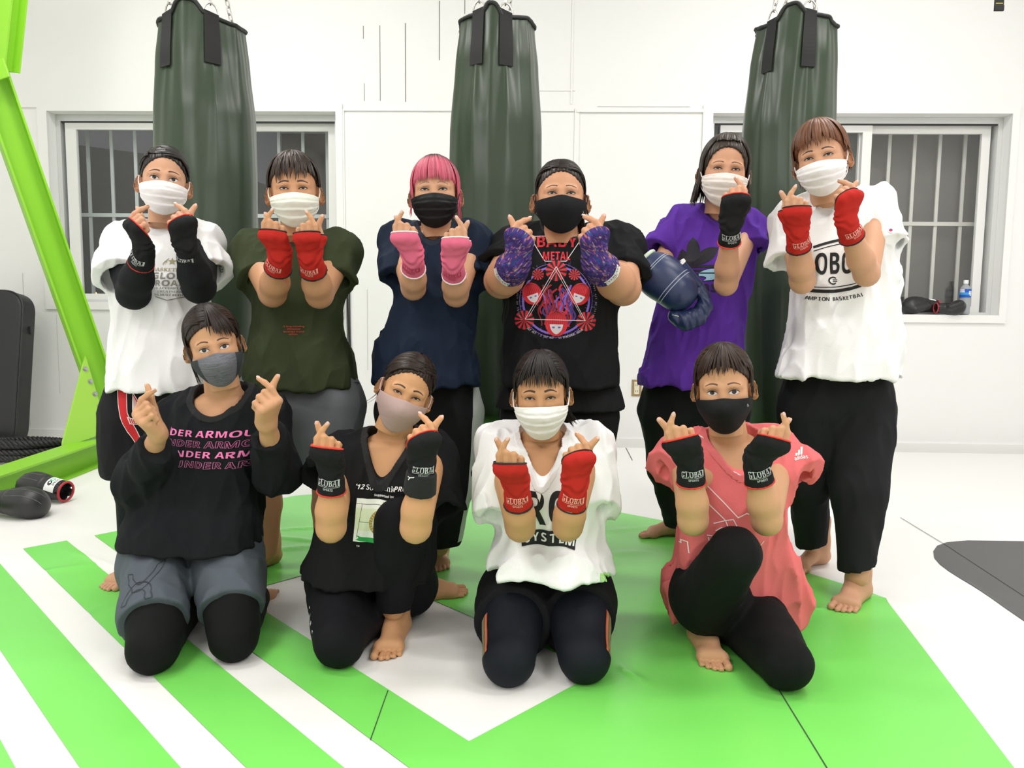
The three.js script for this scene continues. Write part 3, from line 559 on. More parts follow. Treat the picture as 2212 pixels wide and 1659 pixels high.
// ------------------------------------------------------------ boxing gloves
function gloveField() {
  const f = [ell(V(0, 0.165, -0.004), V(0.068, 0.088, 0.058)), ell(V(0, 0.205, 0.026), V(0.062, 0.055, 0.055)), cap(V(0, 0.02, -0.002), V(0, 0.1, -0.002), 0.046, 0.052), cap(V(0.058, 0.1, 0.03), V(0.05, 0.19, 0.066), 0.026, 0.027)];
  const u = union(f, 0.03);
  const cut = (x, y, z) => smax(smax(u(x, y, z), -0.0 - y, 0.006), -cap0(x, y, z), 0.004), cap0 = cap(V(0, -0.06, -0.002), V(0, 0.03, -0.002), 0.04);
  return withBox((x, y, z) => cut(x, y, z) + 0.0025 * Math.exp(-Math.pow((y - 0.1) / 0.008, 2)), u.lo, u.hi);
}
function boxingGlove(label, at, up, face, mats, labelTex, scale = 1) {
  const t = thing('boxing_glove', label, 'boxing glove', at, mats.group), f = gloveField();
  const y = up.clone().normalize(), z = face.clone().addScaledVector(y, -face.dot(y)).normalize(), m = new THREE.Matrix4().makeBasis(y.clone().cross(z), y, z).scale(V(scale, scale, scale));
  part('shell', moved(netMesh(f, 0.006), m), mats.hide, t);
  const ring = []; for (let i = 0; i < 28; i++) { const a = i / 28 * 2 * Math.PI; ring.push(V(Math.cos(a) * 0.044, 0.002, Math.sin(a) * 0.044)); }
  part('cuff_trim', tube(ring, 0.0055, 60, 8, true).applyMatrix4(m), mats.trim, t);
  for (const s of [-0.016, 0.02]) { const line = []; for (let i = 0; i <= 24; i++) { const a = -0.25 + i / 24 * 2.2, p = V(s, 0.165 + Math.cos(a + 0.3) * 0.13, -Math.sin(a + 0.3) * 0.13), d = V(s, 0.165, 0).sub(p).normalize(); let k = 0; for (let j = 0; j < 50; j++) { const e = f(p.x + d.x * k, p.y + d.y * k, p.z + d.z * k); if (e < 0.0005) break; k += e; } line.push(p.addScaledVector(d, k - 0.0004)); } part('stitching', tube(line, 0.0011, 60, 5).applyMatrix4(m), mats.stitch, t); }
  if (labelTex) { const g = patch(f, V(0, 0.052, 0), V(-1, 0, 0), V(0, 1, 0), 0.085, 0.05, V(0, 0, 1), 14, 8, 0.0015); part('cuff_label', moved(g, m), printMat(labelTex), t); }
  return t;
}
const dropTex = printTex(256, 150, (g) => { g.fillStyle = '#f3f3f0'; g.fillRect(0, 0, 256, 150); g.lineWidth = 16; g.strokeStyle = '#101010'; g.beginPath(); g.ellipse(92, 52, 30, 22, -0.3, 0, 7); g.stroke(); g.strokeStyle = '#3cae7c'; g.beginPath(); g.ellipse(160, 50, 30, 22, 0.3, 0, 7); g.stroke(); g.fillStyle = '#101010'; g.fillRect(74, 26, 12, 44); g.font = 'bold 50px sans-serif'; g.textAlign = 'center'; g.fillText('DRDS', 128, 132); });
const blackGlove = { hide: std([0.016, 0.016, 0.017], 0.42, { bumpMap: leather, bumpScale: 0.0003 }), trim: std([0.45, 0.03, 0.04], 0.6), stitch: std([0.16, 0.16, 0.16], 0.7), group: 'black boxing gloves' };
boxingGlove('black boxing glove with red cuff and white label, on the mat edge by the frame', G(143, 1062, 0.052), V(-0.97, 0.10, -0.2), V(-0.1, -0.9, -0.5), blackGlove, dropTex);
boxingGlove('black boxing glove cut by the left edge, on the mat by the frame', G(-22, 1085, 0.058), V(0.9, 0.05, 0.1), V(0.0, -0.8, -0.6), blackGlove, null);
{
  const zs = -ZW - 0.07, y = WIN[1].y0 + 0.012, pA = B(2024, 670, zs), pB = B(2014, 672, zs + 0.035);
  boxingGlove('black boxing glove with white label on the window sill, mitt to the left', V(pA.x, y + 0.055, -ZW - 0.07), V(-1, 0.06, 0), V(0, -0.9, 0.4), blackGlove, dropTex, 0.9);
  boxingGlove('black boxing glove on the window sill with its mitt curled beside the bottle', V(pB.x, y + 0.044, -ZW + 0.005), V(1, -0.02, 0.0), V(0, 0.95, 0.3), { ...blackGlove }, null, 0.72);
}
// ------------------------------------------------------------ people: shared builders
const hairMats = new Map();
const hairMat = std([1, 1, 1], 0.36, { vertexColors: true, specularIntensity: 0.5 });
const lashMat = std([0.012, 0.008, 0.007], 0.6), irisMat = std([0.022, 0.012, 0.008], 0.15), eyeWhite = std([0.66, 0.64, 0.62], 0.25);
const nailMat = std([0.66, 0.44, 0.37], 0.25);
const knit = noiseTex(256, (u, v) => 0.5 + 0.3 * Math.sin(u * 402) * Math.sin(v * 402) + 0.35 * noise(u * 30, v * 30, 2)); knit.repeat.set(6, 6);
const unit = (a) => V(a[0], a[1], a[2]).normalize();

// torso as a stack of rounded sections: rows of [py, left px, right px, depth offset, half depth]
function loft(rows, D, n = 2.4) {
  const R = rows.map(([py, l, r, off = 0, hd = 0.115]) => { const a = W(l, py, D + off), b = W(r, py, D + off); return [(a.y + b.y) / 2, (a.x + b.x) / 2, (a.z + b.z) / 2, (b.x - a.x) / 2, hd]; }).sort((a, b) => a[0] - b[0]);
  const y0 = R[0][0], y1 = R[R.length - 1][0], N = 96, T = new Float32Array((N + 1) * 4), K = R.length;
  for (let i = 0; i <= N; i++) {
    const y = lerp(y0, y1, i / N); let j = 0; while (j < K - 2 && R[j + 1][0] < y) j++;
    const t = clamp((y - R[j][0]) / (R[j + 1][0] - R[j][0]), 0, 1);
    for (let c = 0; c < 4; c++) {
      const p = (k) => R[clamp(k, 0, K - 1)], v = (k) => p(k)[c + 1], yy = (k) => p(k)[0], h = R[j + 1][0] - R[j][0];
      const m0 = j > 0 ? (v(j + 1) - v(j - 1)) / (yy(j + 1) - yy(j - 1)) * h : v(j + 1) - v(j), m1 = j < K - 2 ? (v(j + 2) - v(j)) / (yy(j + 2) - yy(j)) * h : v(j + 1) - v(j);
      const t2 = t * t, t3 = t2 * t; T[i * 4 + c] = (2 * t3 - 3 * t2 + 1) * v(j) + (t3 - 2 * t2 + t) * m0 + (-2 * t3 + 3 * t2) * v(j + 1) + (t3 - t2) * m1;
    }
  }
  const xs = R.flatMap((r) => [r[1] - r[3], r[1] + r[3]]), zs = R.flatMap((r) => [r[2] - r[4], r[2] + r[4]]);
  const f = withBox((x, y, z) => {
    const u = clamp((y - y0) / (y1 - y0), 0, 1) * N, i = Math.min(N - 1, u | 0), t = u - i, o = i * 4;
    const cx = T[o] + (T[o + 4] - T[o]) * t, cz = T[o + 1] + (T[o + 5] - T[o + 1]) * t, rx = T[o + 2] + (T[o + 6] - T[o + 2]) * t, rz = T[o + 3] + (T[o + 7] - T[o + 3]) * t;
    const a = Math.abs(x - cx) / rx, b = Math.abs(z - cz) / rz, k = Math.pow(Math.pow(a, n) + Math.pow(b, n), 1 / n), d = (k - 1) * Math.min(rx, rz);
    return smax(d, Math.max(y - y1, y0 - y), 0.012);
  }, [Math.min(...xs), y0, Math.min(...zs)], [Math.max(...xs), y1, Math.max(...zs)]);
  f.inner = (inset) => withBox((x, y, z) => f(x, y, z) + inset, f.lo, f.hi);
  return f;
}
const folds = (f, a, seed, slant = 0.4, lim = 0.03) => withBox((x, y, z) => {
  const d = f(x, y, z); if (d > lim || d < -lim) return d;
  const n1 = noise(x * 9 + seed, y * 3.2 + x * slant * 9, z * 9), n2 = noise(x * 19 - seed, y * 8 - x * slant * 14, z * 17 + seed);
  return d + a * 1.25 * (Math.abs(n1) * 2.2 - 0.5) + a * 0.7 * (Math.abs(n2) * 2.2 - 0.5);
}, f.lo, f.hi);

// ---- head
function headField(o = {}) {
  const w = o.wide ?? 1, parts = [
    ell(V(0, 0.028, -0.012), V(0.075 * w, 0.088, 0.096)), ell(V(0, -0.036, 0.022), V(0.061 * w, 0.078, 0.066)),
    ell(V(-0.033 * w, -0.03, 0.05), V(0.03, 0.034, 0.032)), ell(V(0.033 * w, -0.03, 0.05), V(0.03, 0.034, 0.032)), ell(V(0, -0.095, 0.058), V(0.026, 0.02, 0.024)),
  ];
  const base = union(parts, 0.03), nose = union([cap(V(0, 0.006, 0.082), V(0, -0.034, 0.098), 0.0085, 0.0125), cap(V(-0.01, -0.038, 0.09), V(0.01, -0.038, 0.09), 0.009)], 0.012);
  const brow = union([cap(V(-0.046, 0.014, 0.067), V(-0.014, 0.016, 0.081), 0.010), cap(V(0.014, 0.016, 0.081), V(0.046, 0.014, 0.067), 0.010)], 0.01);
  const sock = union([ell(V(-0.031, -0.001, 0.098), V(0.02, 0.011, 0.016)), ell(V(0.031, -0.001, 0.098), V(0.02, 0.011, 0.016))], 0.004);
  const ear = (s) => { const q = new THREE.Quaternion().setFromEuler(new THREE.Euler(0.12, s * 0.85, s * 0.1)), e = ell(V(s * 0.085 * w, -0.014, -0.014), V(0.0085, 0.032, 0.021), q), c = ell(V(s * 0.090 * w, -0.011, -0.006), V(0.006, 0.021, 0.012), q); return withBox((x, y, z) => smax(e(x, y, z), -c(x, y, z), 0.004), e.lo, e.hi); };
  const eL = ear(-1), eR = ear(1), neck = cap(V(0, -0.05, -0.022), V(0, -0.17, -0.03), 0.05 * w, 0.05 * w);
  const f = (x, y, z) => {
    let d = smin(base(x, y, z), brow(x, y, z), 0.012); d = smax(d, -sock(x, y, z), 0.012); d = smin(d, nose(x, y, z), 0.014);
    d = smin(d, eL(x, y, z), 0.006); d = smin(d, eR(x, y, z), 0.006); return smin(d, neck(x, y, z), 0.02);
  };
  const out = withBox(f, [-0.115, -0.135, -0.115], [0.115, 0.125, 0.12]);
  const form = union([...parts, nose], 0.05); out.form = grow(form, 0.001); out.bare = base; return out;
}
function faceHit(f, x, y, z0 = 0.2) { let z = z0; for (let i = 0; i < 70; i++) { const d = f(x, y, z); if (d < 0.0003) break; z -= Math.max(d * 0.8, 0.0003); if (z < -0.05) break; } return z; }
// a thin strip lying on the face: points [x, y, width]
function faceStrip(f, pts, lift) {
  const pos = [], idx = [];
  pts.forEach(([x, y, w], i) => {
    const a = pts[Math.max(0, i - 1)], b = pts[Math.min(pts.length - 1, i + 1)], l = Math.hypot(b[0] - a[0], b[1] - a[1]) || 1, nx = -(b[1] - a[1]) / l * w / 2, ny = (b[0] - a[0]) / l * w / 2;
    for (const [s, k] of [[1, 0.2], [0, 1], [-1, 0.2]]) pos.push(x + nx * s, y + ny * s, faceHit(f, x + nx * s, y + ny * s) + lift * k);
  });
  for (let i = 0; i < pts.length - 1; i++) for (let k = 0; k < 2; k++) { const o = i * 3 + k; idx.push(o, o + 3, o + 1, o + 1, o + 3, o + 4); }
  const g = new THREE.BufferGeometry(); g.setAttribute('position', new THREE.Float32BufferAttribute(pos, 3)); g.setIndex(idx); g.computeVertexNormals(); return g;
}
function faceDisc(f, cx, cy, rx, ry, lift, rot = 0, power = 1) {
  const pos = [cx, cy, faceHit(f, cx, cy) + lift], idx = [], N = 28, R = 3;
  for (let r = 1; r <= R; r++) for (let i = 0; i < N; i++) { const a = i / N * 2 * Math.PI, k = r / R, ux = Math.cos(a) * rx * k, uy = Math.sign(Math.sin(a)) * Math.pow(Math.abs(Math.sin(a)), power) * ry * k, x = cx + ux * Math.cos(rot) - uy * Math.sin(rot), y = cy + ux * Math.sin(rot) + uy * Math.cos(rot); pos.push(x, y, faceHit(f, x, y) + lift * (1 - 0.5 * k * k)); }
  for (let i = 0; i < N; i++) { const j = (i + 1) % N; idx.push(0, 1 + i, 1 + j); for (let r = 0; r < R - 1; r++) { const a = 1 + r * N; idx.push(a + i, a + N + i, a + j, a + j, a + N + i, a + N + j); } }
  const g = new THREE.BufferGeometry(); g.setAttribute('position', new THREE.Float32BufferAttribute(pos, 3)); g.setIndex(idx); g.computeVertexNormals(); return g;
}
const toHead = (g, m) => moved(g, m);
function faceDetails(S, f, m, grp) {
  const browMat = std(S.browColor ?? [0.06, 0.035, 0.025], 0.8);
  for (const s of [-1, 1]) {
    const ex = s * 0.031, smile = S.eyes === 'smile';
    const brow = []; for (let i = 0; i <= 10; i++) { const t = i / 10, x = s * lerp(0.014, 0.05, t); brow.push([x, 0.0195 + (S.browY ?? 0) + 0.0075 * Math.sin(Math.PI * (0.15 + 0.75 * t)) - 0.003 * t, (S.browW ?? 0.005) * (1 - 0.75 * t * t)]); }
    wpart('eyebrow', toHead(faceStrip(f, brow, 0.0012), m), browMat, grp);
    const lash = []; for (let i = 0; i <= 12; i++) { const t = i / 12 * 2 - 1; lash.push([ex + t * 0.0158, (smile ? 0.001 : -0.0005) + (smile ? 0.0054 : 0.0068) * (1 - t * t) - 0.0005 + s * t * 0.0006 * (S.slant ?? 2), (smile ? 0.0040 : 0.0030) * (0.35 + 0.65 * (1 - t * t * 0.8))]); }
    if (!smile) {
      const w = wpart('eye', toHead(faceDisc(f, ex, -0.0008, 0.0148, 0.0060, 0.0012, s * 0.04, 1.2), m), eyeWhite, grp);
      wpart('iris', toHead(faceDisc(f, ex, 0.0002, 0.0068, 0.0060, 0.0020), m), irisMat, w);
    } else {
      const w = wpart('eye', toHead(faceDisc(f, ex, 0.0022, 0.0115, 0.0026, 0.0012, 0, 1.2), m), eyeWhite, grp);
      wpart('iris', toHead(faceDisc(f, ex, 0.0026, 0.0052, 0.0028, 0.0020), m), irisMat, w);
      const low = []; for (let i = 0; i <= 8; i++) { const t = i / 8 * 2 - 1; low.push([ex + t * 0.0125, -0.0016 + 0.002 * (1 - t * t), 0.0009]); }
      wpart('lower_lash', toHead(faceStrip(f, low, 0.0010), m), std([0.16, 0.075, 0.05], 0.8), grp);
    }
    wpart('eyelashes', toHead(faceStrip(f, lash, 0.0026), m), lashMat, grp);
    const crease = []; for (let i = 0; i <= 8; i++) { const t = i / 8 * 2 - 1; crease.push([ex + t * 0.0145, 0.0052 + 0.0062 * (1 - t * t), 0.0009]); }
    wpart('eyelid_crease', toHead(faceStrip(f, crease, 0.0006), m), std([0.26, 0.13, 0.085], 0.8), grp);
  }
}
// ---- face mask: a shaped shell over nose and chin
function maskShell(f, M) {
  const nu = 56, nv = 30, T = (M.reach ?? 64) * 0.83 * DEG, pos = [], idx = [], uv = [];
  const yT0 = M.top ?? -0.014, yT1 = M.topSide ?? -0.026, yB0 = M.bottom ?? -0.122, yB1 = M.bottomSide ?? -0.078;
  const pt = (i, j, off) => {
    const th = lerp(-T, T, i / nu), s = Math.abs(th) / T, v = j / nv;
    const top = lerp(yT0, yT1, Math.pow(s, M.tp ?? 1.3)) + (M.shaped ? 0.004 * Math.exp(-Math.pow(th / 0.22, 2)) : 0), bot = lerp(yB0, yB1, Math.pow(s, M.bp ?? 1.9)), y = lerp(top, bot, v);
    const dx = Math.sin(th), dz = Math.cos(th), oz = -0.006; let r = 0.25;
    for (let k = 0; k < 60; k++) { const d = f.form(dx * r, y, oz + dz * r) - 0.004; if (d < 0.0004) break; r -= Math.max(d * 0.8, 0.0005); if (r < 0.03) break; }
    const keep = lerp(0.080, 0.066, s) - 0.012 * Math.max(0, v - 0.85) / 0.15; r = Math.max(r, keep);
    const c = Math.cos(s * Math.PI / 2);
    if (M.pleats) { const q = v * 4.2, fr = q - Math.floor(q); r += (0.0045 * (0.3 + 0.7 * c)) * (1 - fr) * (v > 0.12 && v < 0.86 ? 1 : 0.2) + 0.006 * c * Math.sin(Math.PI * v); r += 0.0015 * noise(th * 6, v * 9, M.seed ?? 1); }
    if (M.shaped) r += 0.012 * c * Math.exp(-Math.pow(th / 0.5, 2)) * Math.sin(Math.PI * Math.min(1, v * 1.15)) + 0.0008 * Math.exp(-Math.pow(th / 0.03, 2));
    r -= off; return [dx * r, y, oz + dz * r, th, v];
  };
  for (const off of [0, 0.0022]) for (let j = 0; j <= nv; j++) for (let i = 0; i <= nu; i++) { const p = pt(i, j, off); pos.push(p[0], p[1], p[2]); uv.push(p[3] * 0.09, p[1]); }
  const L = (nu + 1) * (nv + 1), at = (i, j) => j * (nu + 1) + i;
  for (let j = 0; j < nv; j++) for (let i = 0; i < nu; i++) { const a = at(i, j), b = at(i + 1, j), c = at(i, j + 1), d = at(i + 1, j + 1); idx.push(a, c, b, b, c, d, L + a, L + b, L + c, L + b, L + d, L + c); }
  for (let i = 0; i < nu; i++) { for (const [j, w] of [[0, 1], [nv, 0]]) { const a = at(i, j), b = at(i + 1, j); w ? idx.push(a, b, L + a, b, L + b, L + a) : idx.push(a, L + a, b, b, L + a, L + b); } }
  for (let j = 0; j < nv; j++) { for (const [i, w] of [[0, 1], [nu, 0]]) { const a = at(i, j), b = at(i, j + 1); w ? idx.push(a, L + a, b, b, L + a, L + b) : idx.push(a, b, L + a, b, L + b, L + a); } }
  const g = new THREE.BufferGeometry(); g.setAttribute('position', new THREE.Float32BufferAttribute(pos, 3)); g.setAttribute('uv', new THREE.Float32BufferAttribute(uv, 2)); g.setIndex(idx); g.computeVertexNormals();
  const corner = (i, j) => { const p = pt(i, j, 0); return V(p[0], p[1], p[2]); };
  return { g, pt: (u, v, off = -0.0012) => { const p = pt(u * nu, v * nv, off); return V(p[0], p[1], p[2]); }, corners: [[corner(0, 1), corner(0, nv - 1)], [corner(nu, 1), corner(nu, nv - 1)]] };
}
// ---- hair: a cap and locks that follow the skull
const HC = V(0, 0.03, -0.014);
function sph(phi, lam, t) {                                     // degrees: 0 = front, + towards the left of the person; lam up
  const a = phi * DEG, b = lam * DEG, d = V(Math.sin(a) * Math.cos(b), Math.sin(b), Math.cos(a) * Math.cos(b)), rx = 0.077 + t, ry = 0.089 + t, rz = 0.097 + t;
  const k = 1 / Math.sqrt(d.x * d.x / rx / rx + d.y * d.y / ry / ry + d.z * d.z / rz / rz); return d.multiplyScalar(k).add(HC);
}
function lockGeo(pts, w, th, colors, out) {                      // a flattened tapering lock
  const n = pts.length, base = out.pos.length / 3, side = new THREE.Vector3(), tan = new THREE.Vector3(), nor = new THREE.Vector3();
  for (let i = 0; i < n; i++) {
    tan.copy(pts[Math.min(n - 1, i + 1)]).sub(pts[Math.max(0, i - 1)]).normalize(); nor.copy(pts[i]).sub(HC); nor.y *= 0.3; nor.addScaledVector(tan, -nor.dot(tan)).normalize(); side.copy(tan).cross(nor);
    const k = i / (n - 1), s = (k < 0.15 ? 0.5 + k / 0.3 : 1) * (k > 0.5 ? Math.sqrt(Math.max(0.012, 1 - Math.pow((k - 0.5) / 0.5, 2.2))) : 1);
    for (let q = 0; q < 5; q++) {
      const a = q / 5 * 2 * Math.PI + 0.3, c = Math.cos(a), z = Math.sin(a), p = pts[i];
      out.pos.push(p.x + (side.x * c * w + nor.x * z * th) * s, p.y + (side.y * c * w + nor.y * z * th) * s, p.z + (side.z * c * w + nor.z * z * th) * s);
      const v = V(0, 0, 0).addScaledVector(side, c * th).addScaledVector(nor, z * w).normalize(); out.nor.push(v.x, v.y, v.z);
      const cl = colors(k); out.col.push(cl[0], cl[1], cl[2]);
    }
  }
  for (let i = 0; i < n - 1; i++) for (let q = 0; q < 5; q++) { const a = base + i * 5 + q, b = base + i * 5 + (q + 1) % 5; out.idx.push(a, a + 5, b, b, a + 5, b + 5); }
}
function hairGeo(H) {
  const out = { pos: [], nor: [], col: [], idx: [] }, root = H.root ?? H.color, t0 = (H.thick ?? 0.011) * 0.62;
  // cap
  const capE = ell(HC, V(0.077 + t0 - 0.003, 0.089 + t0 - 0.003, 0.097 + t0 - 0.003)), nape = ell(V(0, -0.04, -0.05), V(0.068, 0.075, 0.062));
  const sides = H.sideDepth ?? -0.012, fore = H.fore ?? 0.066, fw = H.foreW ?? 0.062;
  const capF = withBox((x, y, z) => {
    let d = smin(capE(x, y, z), nape(x, y, z), 0.02);
    const yc = 0.012, ry = fore - yc, up = y > yc ? (y - yc) / ry : 0, ax = Math.abs(x) / fw, face = smax((Math.sqrt(ax * ax + up * up) - 1) * 0.055, 0.0 - z, 0.01), ear = smax(y - 0.006 - (H.earY ?? 0) - 0.7 * Math.max(0, z), -0.034 - z, 0.012), low = (H.low ?? -0.075) - y;
    d = smax(d, -face, 0.008); if (!H.covered) d = smax(d, -ear, 0.008); d = smax(d, low, 0.01);
    const a = Math.atan2(x - (H.part ?? 0), z + 0.02); return d - 0.0009 * Math.sin(a * 46 + 3 * noise(x * 20, y * 20, z * 20)) - 0.0006 * Math.sin(a * 97);
  }, [-0.1, -0.13, -0.13], [0.1, 0.15, 0.11]);
  const cg = netMesh(capF, 0.0042, { eps: 0.003 });
  for (let i = 0; i < cg.attributes.position.count; i++) {
    const x = cg.attributes.position.getX(i), y = cg.attributes.position.getY(i), z = cg.attributes.position.getZ(i), far = Math.hypot(x - (H.part ?? 0), z - 0.02);
    const k = H.root ? clamp((far - 0.012 - 0.008 * noise(x * 60, y * 60, z * 60)) / 0.022, 0, 1) : 1; out.pos.push(x, y, z); out.nor.push(cg.attributes.normal.getX(i), cg.attributes.normal.getY(i), cg.attributes.normal.getZ(i)); out.col.push(...[0, 1, 2].map((c) => lerp(root[c], H.color[c], k)));
  }
  out.idx.push(...cg.index.array);
  for (const s of H.sets) {
    for (let i = 0; i < s.n; i++) {
      const u = s.n > 1 ? i / (s.n - 1) : 0.5, jt = (k) => rnd(-1, 1) * k, j = s.jit ?? 3;
      const f0 = lerp(s.from[0], s.from[1], u) + jt(j * 0.5), l0 = lerp(s.from[2], s.from[3], u) + jt(j * 0.5), f1 = lerp(s.to[0], s.to[1], u) + jt(j), l1 = lerp(s.to[2], s.to[3], u) + jt(j);
      const pts = [], N = s.seg ?? 12, lift = t0 + (s.lift ?? 0.001) + rnd(0, 0.002), bow = s.bow ?? 0;
      for (let k = 0; k <= N; k++) { const t = k / N, ff = lerp(f0, f1, Math.pow(t, s.ease ?? 1)), ll = lerp(l0, l1, Math.pow(t, s.lp ?? 1)) + bow * Math.sin(Math.PI * t); pts.push(sph(ff, ll, lift * (s.tuck ? lerp(1, s.tuck, t) : 1))); }
      if (s.hang) {
        const p = pts[pts.length - 1].clone(), h = s.hang * rnd(0.85, 1.1), M = Math.max(6, Math.ceil(h / 0.012)), dx = (s.drift?.[0] ?? 0) + rnd(-0.12, 0.12) * (s.loose ?? 0.3), dz = (s.drift?.[1] ?? 0) + rnd(-0.1, 0.1) * (s.loose ?? 0.3), wv = rnd(0, 6);
        for (let k = 1; k <= M; k++) { const q = k / M; pts.push(V(p.x + dx * h * q * q + 0.003 * Math.sin(wv + q * 4) * q, p.y - h * q, p.z + dz * h * q * q + 0.002 * Math.cos(wv + q * 5) * q)); }
      }
      const sh = rnd(0.55, 1.1), tone = (k) => { const m = H.root ? clamp((k - 0.14 - 0.12 * ((i * 7) % 5) / 5) / 0.22, 0, 1) : 1; return [0, 1, 2].map((c) => lerp(root[c], (s.color ?? H.color)[c], m) * sh); };
      lockGeo(pts, (s.w ?? 0.0035) * rnd(0.7, 1.25), s.th ?? 0.0018, tone, out);
    }
  }
  const g = new THREE.BufferGeometry(); g.setAttribute('position', new THREE.Float32BufferAttribute(out.pos, 3)); g.setAttribute('normal', new THREE.Float32BufferAttribute(out.nor, 3)); g.setAttribute('color', new THREE.Float32BufferAttribute(out.col, 3)); g.setIndex(out.idx);
  return g;
}
// ---- hands
function handFields(pose, fore, foreLen, thick, wrapLen) {
  const M = [V(0.027, 0.086, 0.004), V(0.008, 0.09, 0.006), V(-0.011, 0.086, 0.004), V(-0.028, 0.077, -0.001)], wr = V(0, 0, 0);
  const a1 = (pose === 'A' ? 52 : 72) * DEG, dirA = (a) => V(0, Math.cos(a), -Math.sin(a)), L = [[0.04, 0.024, 0.02], [0.043, 0.026, 0.02], [0.04, 0.025, 0.02], [0.032, 0.02, 0.018]];
  const palm = [...M.map((m, i) => cap(V(m.x * 0.5, 0.004, 0), m, 0.0135, i === 3 ? 0.0115 : 0.0125)), cap(V(0.016, 0.02, -0.010), V(0.032, 0.056, -0.02), 0.0165, 0.014), cap(V(-0.02, 0.018, -0.010), V(-0.027, 0.062, -0.011), 0.0155, 0.012), cap(V(0.0, 0.03, -0.004), V(0.0, 0.075, -0.006), 0.018, 0.016)];
  const fingers = [], nails = [];
  for (let i = 1; i < 4; i++) {
    const d1 = dirA(a1 + (i - 1) * 4 * DEG), d2 = dirA(a1 + 104 * DEG), d3 = dirA(a1 + 165 * DEG), p = M[i].clone().addScaledVector(d1, L[i][0]), q = p.clone().addScaledVector(d2, L[i][1]), r = q.clone().addScaledVector(d3, L[i][2] * 0.8);
    p.x *= 0.96; q.x *= 0.9; r.x *= 0.86; const s = i === 3 ? 0.88 : 1;
    fingers.push(union([cap(M[i], p, 0.0098 * s, 0.0088 * s), cap(p, q, 0.0086 * s, 0.008 * s), cap(q, r, 0.0078 * s, 0.007 * s)], 0.004));
  }
  let ip, idp, it, tm, ti, tt;
  if (pose === 'A') { ip = V(0.028, 0.111, -0.024); idp = V(0.017, 0.126, -0.042); it = V(0.004, 0.138, -0.058); tm = V(0.042, 0.056, -0.028); ti = V(0.031, 0.083, -0.056); tt = V(0.047, 0.104, -0.079); }
  else { ip = M[0].clone().addScaledVector(dirA(52 * DEG), 0.041); idp = ip.clone().addScaledVector(dirA(76 * DEG), 0.025); it = idp.clone().addScaledVector(dirA(84 * DEG), 0.021); idp.x -= 0.003; it.x -= 0.007; tm = V(0.043, 0.058, -0.028); ti = V(0.048, 0.092, -0.044); tt = V(0.074, 0.112, -0.052); }
  fingers.push(union([cap(M[0], ip, 0.0100, 0.0090), cap(ip, idp, 0.0088, 0.0082), cap(idp, it, 0.0080, 0.0066)], 0.004));
  fingers.push(union([cap(V(0.018, 0.018, -0.01), tm, 0.015, 0.0128), cap(tm, ti, 0.0122, 0.0108), cap(ti, tt, 0.0106, 0.0078)], 0.005));
  const elbow = fore.clone().multiplyScalar(foreLen), arm = union([cap(wr, fore.clone().multiplyScalar(foreLen * 0.4), 0.0215 * thick, 0.0285 * thick)], 0.01), palmF = union(palm, 0.014);
  const n = fingers.length, hand = withBox((x, y, z) => { let d = palmF(x, y, z); for (let i = 0; i < n; i++) { const q = fingers[i](x, y, z); d = i < 4 ? smin(d, q, 0.006) : smin(d, q, 0.008); } return smin(d, arm(x, y, z), 0.022); }, [-0.07, -0.07, -0.12], [0.1, 0.19, 0.06]);
  // wrap: palm, finger roots, thumb root and a stretch of forearm, cut clean at both ends
  const stub = M.map((m, i) => cap(m, m.clone().addScaledVector(dirA(a1), L[i][0]), 0.0108, 0.0108)), core = union([...palm, ...stub, cap(V(0.018, 0.018, -0.01), tm, 0.016, 0.0138), cap(wr, fore.clone().multiplyScalar(wrapLen + 0.03), 0.0262 * thick, 0.0345 * thick)], 0.012);
  const cn = dirA(a1), cp = M[1].clone().lerp(M[2], 0.5).addScaledVector(cn, pose === 'A' ? 0.0165 : 0.0175), fl = fore;
  const cutF = (x, y, z) => (x - cp.x) * (cn.x + 0.0) + (y - cp.y) * cn.y + (z - cp.z) * cn.z + x * 0.0, cutA = (x, y, z) => x * fl.x + y * fl.y + z * fl.z - wrapLen;
  const creases = (x, y, z) => 0.0024 * Math.sin(Math.atan2(z, x) * 2 + y * 210 + 6 * noise(x * 18, y * 18, z * 18)) * Math.exp(-Math.pow((y - 0.012) / 0.03, 2)) + 0.0022 * noise(x * 42, y * 42, z * 42);
  const body = (x, y, z) => core(x, y, z) - 0.0036 - creases(x, y, z);
  const lo = core.lo.map((v) => v - 0.01), hi = core.hi.map((v) => v + 0.01);
  const wrap = withBox((x, y, z) => smax(smax(body(x, y, z), cutF(x, y, z), 0.002), cutA(x, y, z), 0.002), lo, hi);
  const trimF = withBox((x, y, z) => smax(core(x, y, z) - 0.0058, Math.abs(cutF(x, y, z)) - 0.0024, 0.002), lo, hi), trimA = withBox((x, y, z) => smax(core(x, y, z) - 0.0062, Math.abs(cutA(x, y, z)) - 0.0022, 0.002), lo, hi);
  return { hand, wrap, trimF, trimA, nails: { index: [idp, it], thumb: [ti, tt] } };
}
const globalTex = (ink) => printTex(256, 150, (g) => { g.fillStyle = ink; g.strokeStyle = ink; g.font = 'bold 74px serif'; g.textAlign = 'center'; g.save(); g.translate(128, 88); g.scale(0.92, 1.35); g.fillText('GLOBAL', 0, 0); g.restore(); g.lineWidth = 5; g.strokeRect(4, 22, 248, 78); g.font = 'bold 34px sans-serif'; g.fillText('SPORTS', 128, 138); });
const inks = new Map();
function ink(c) { if (!inks.has(c)) inks.set(c, printMat(globalTex(c))); return inks.get(c); }
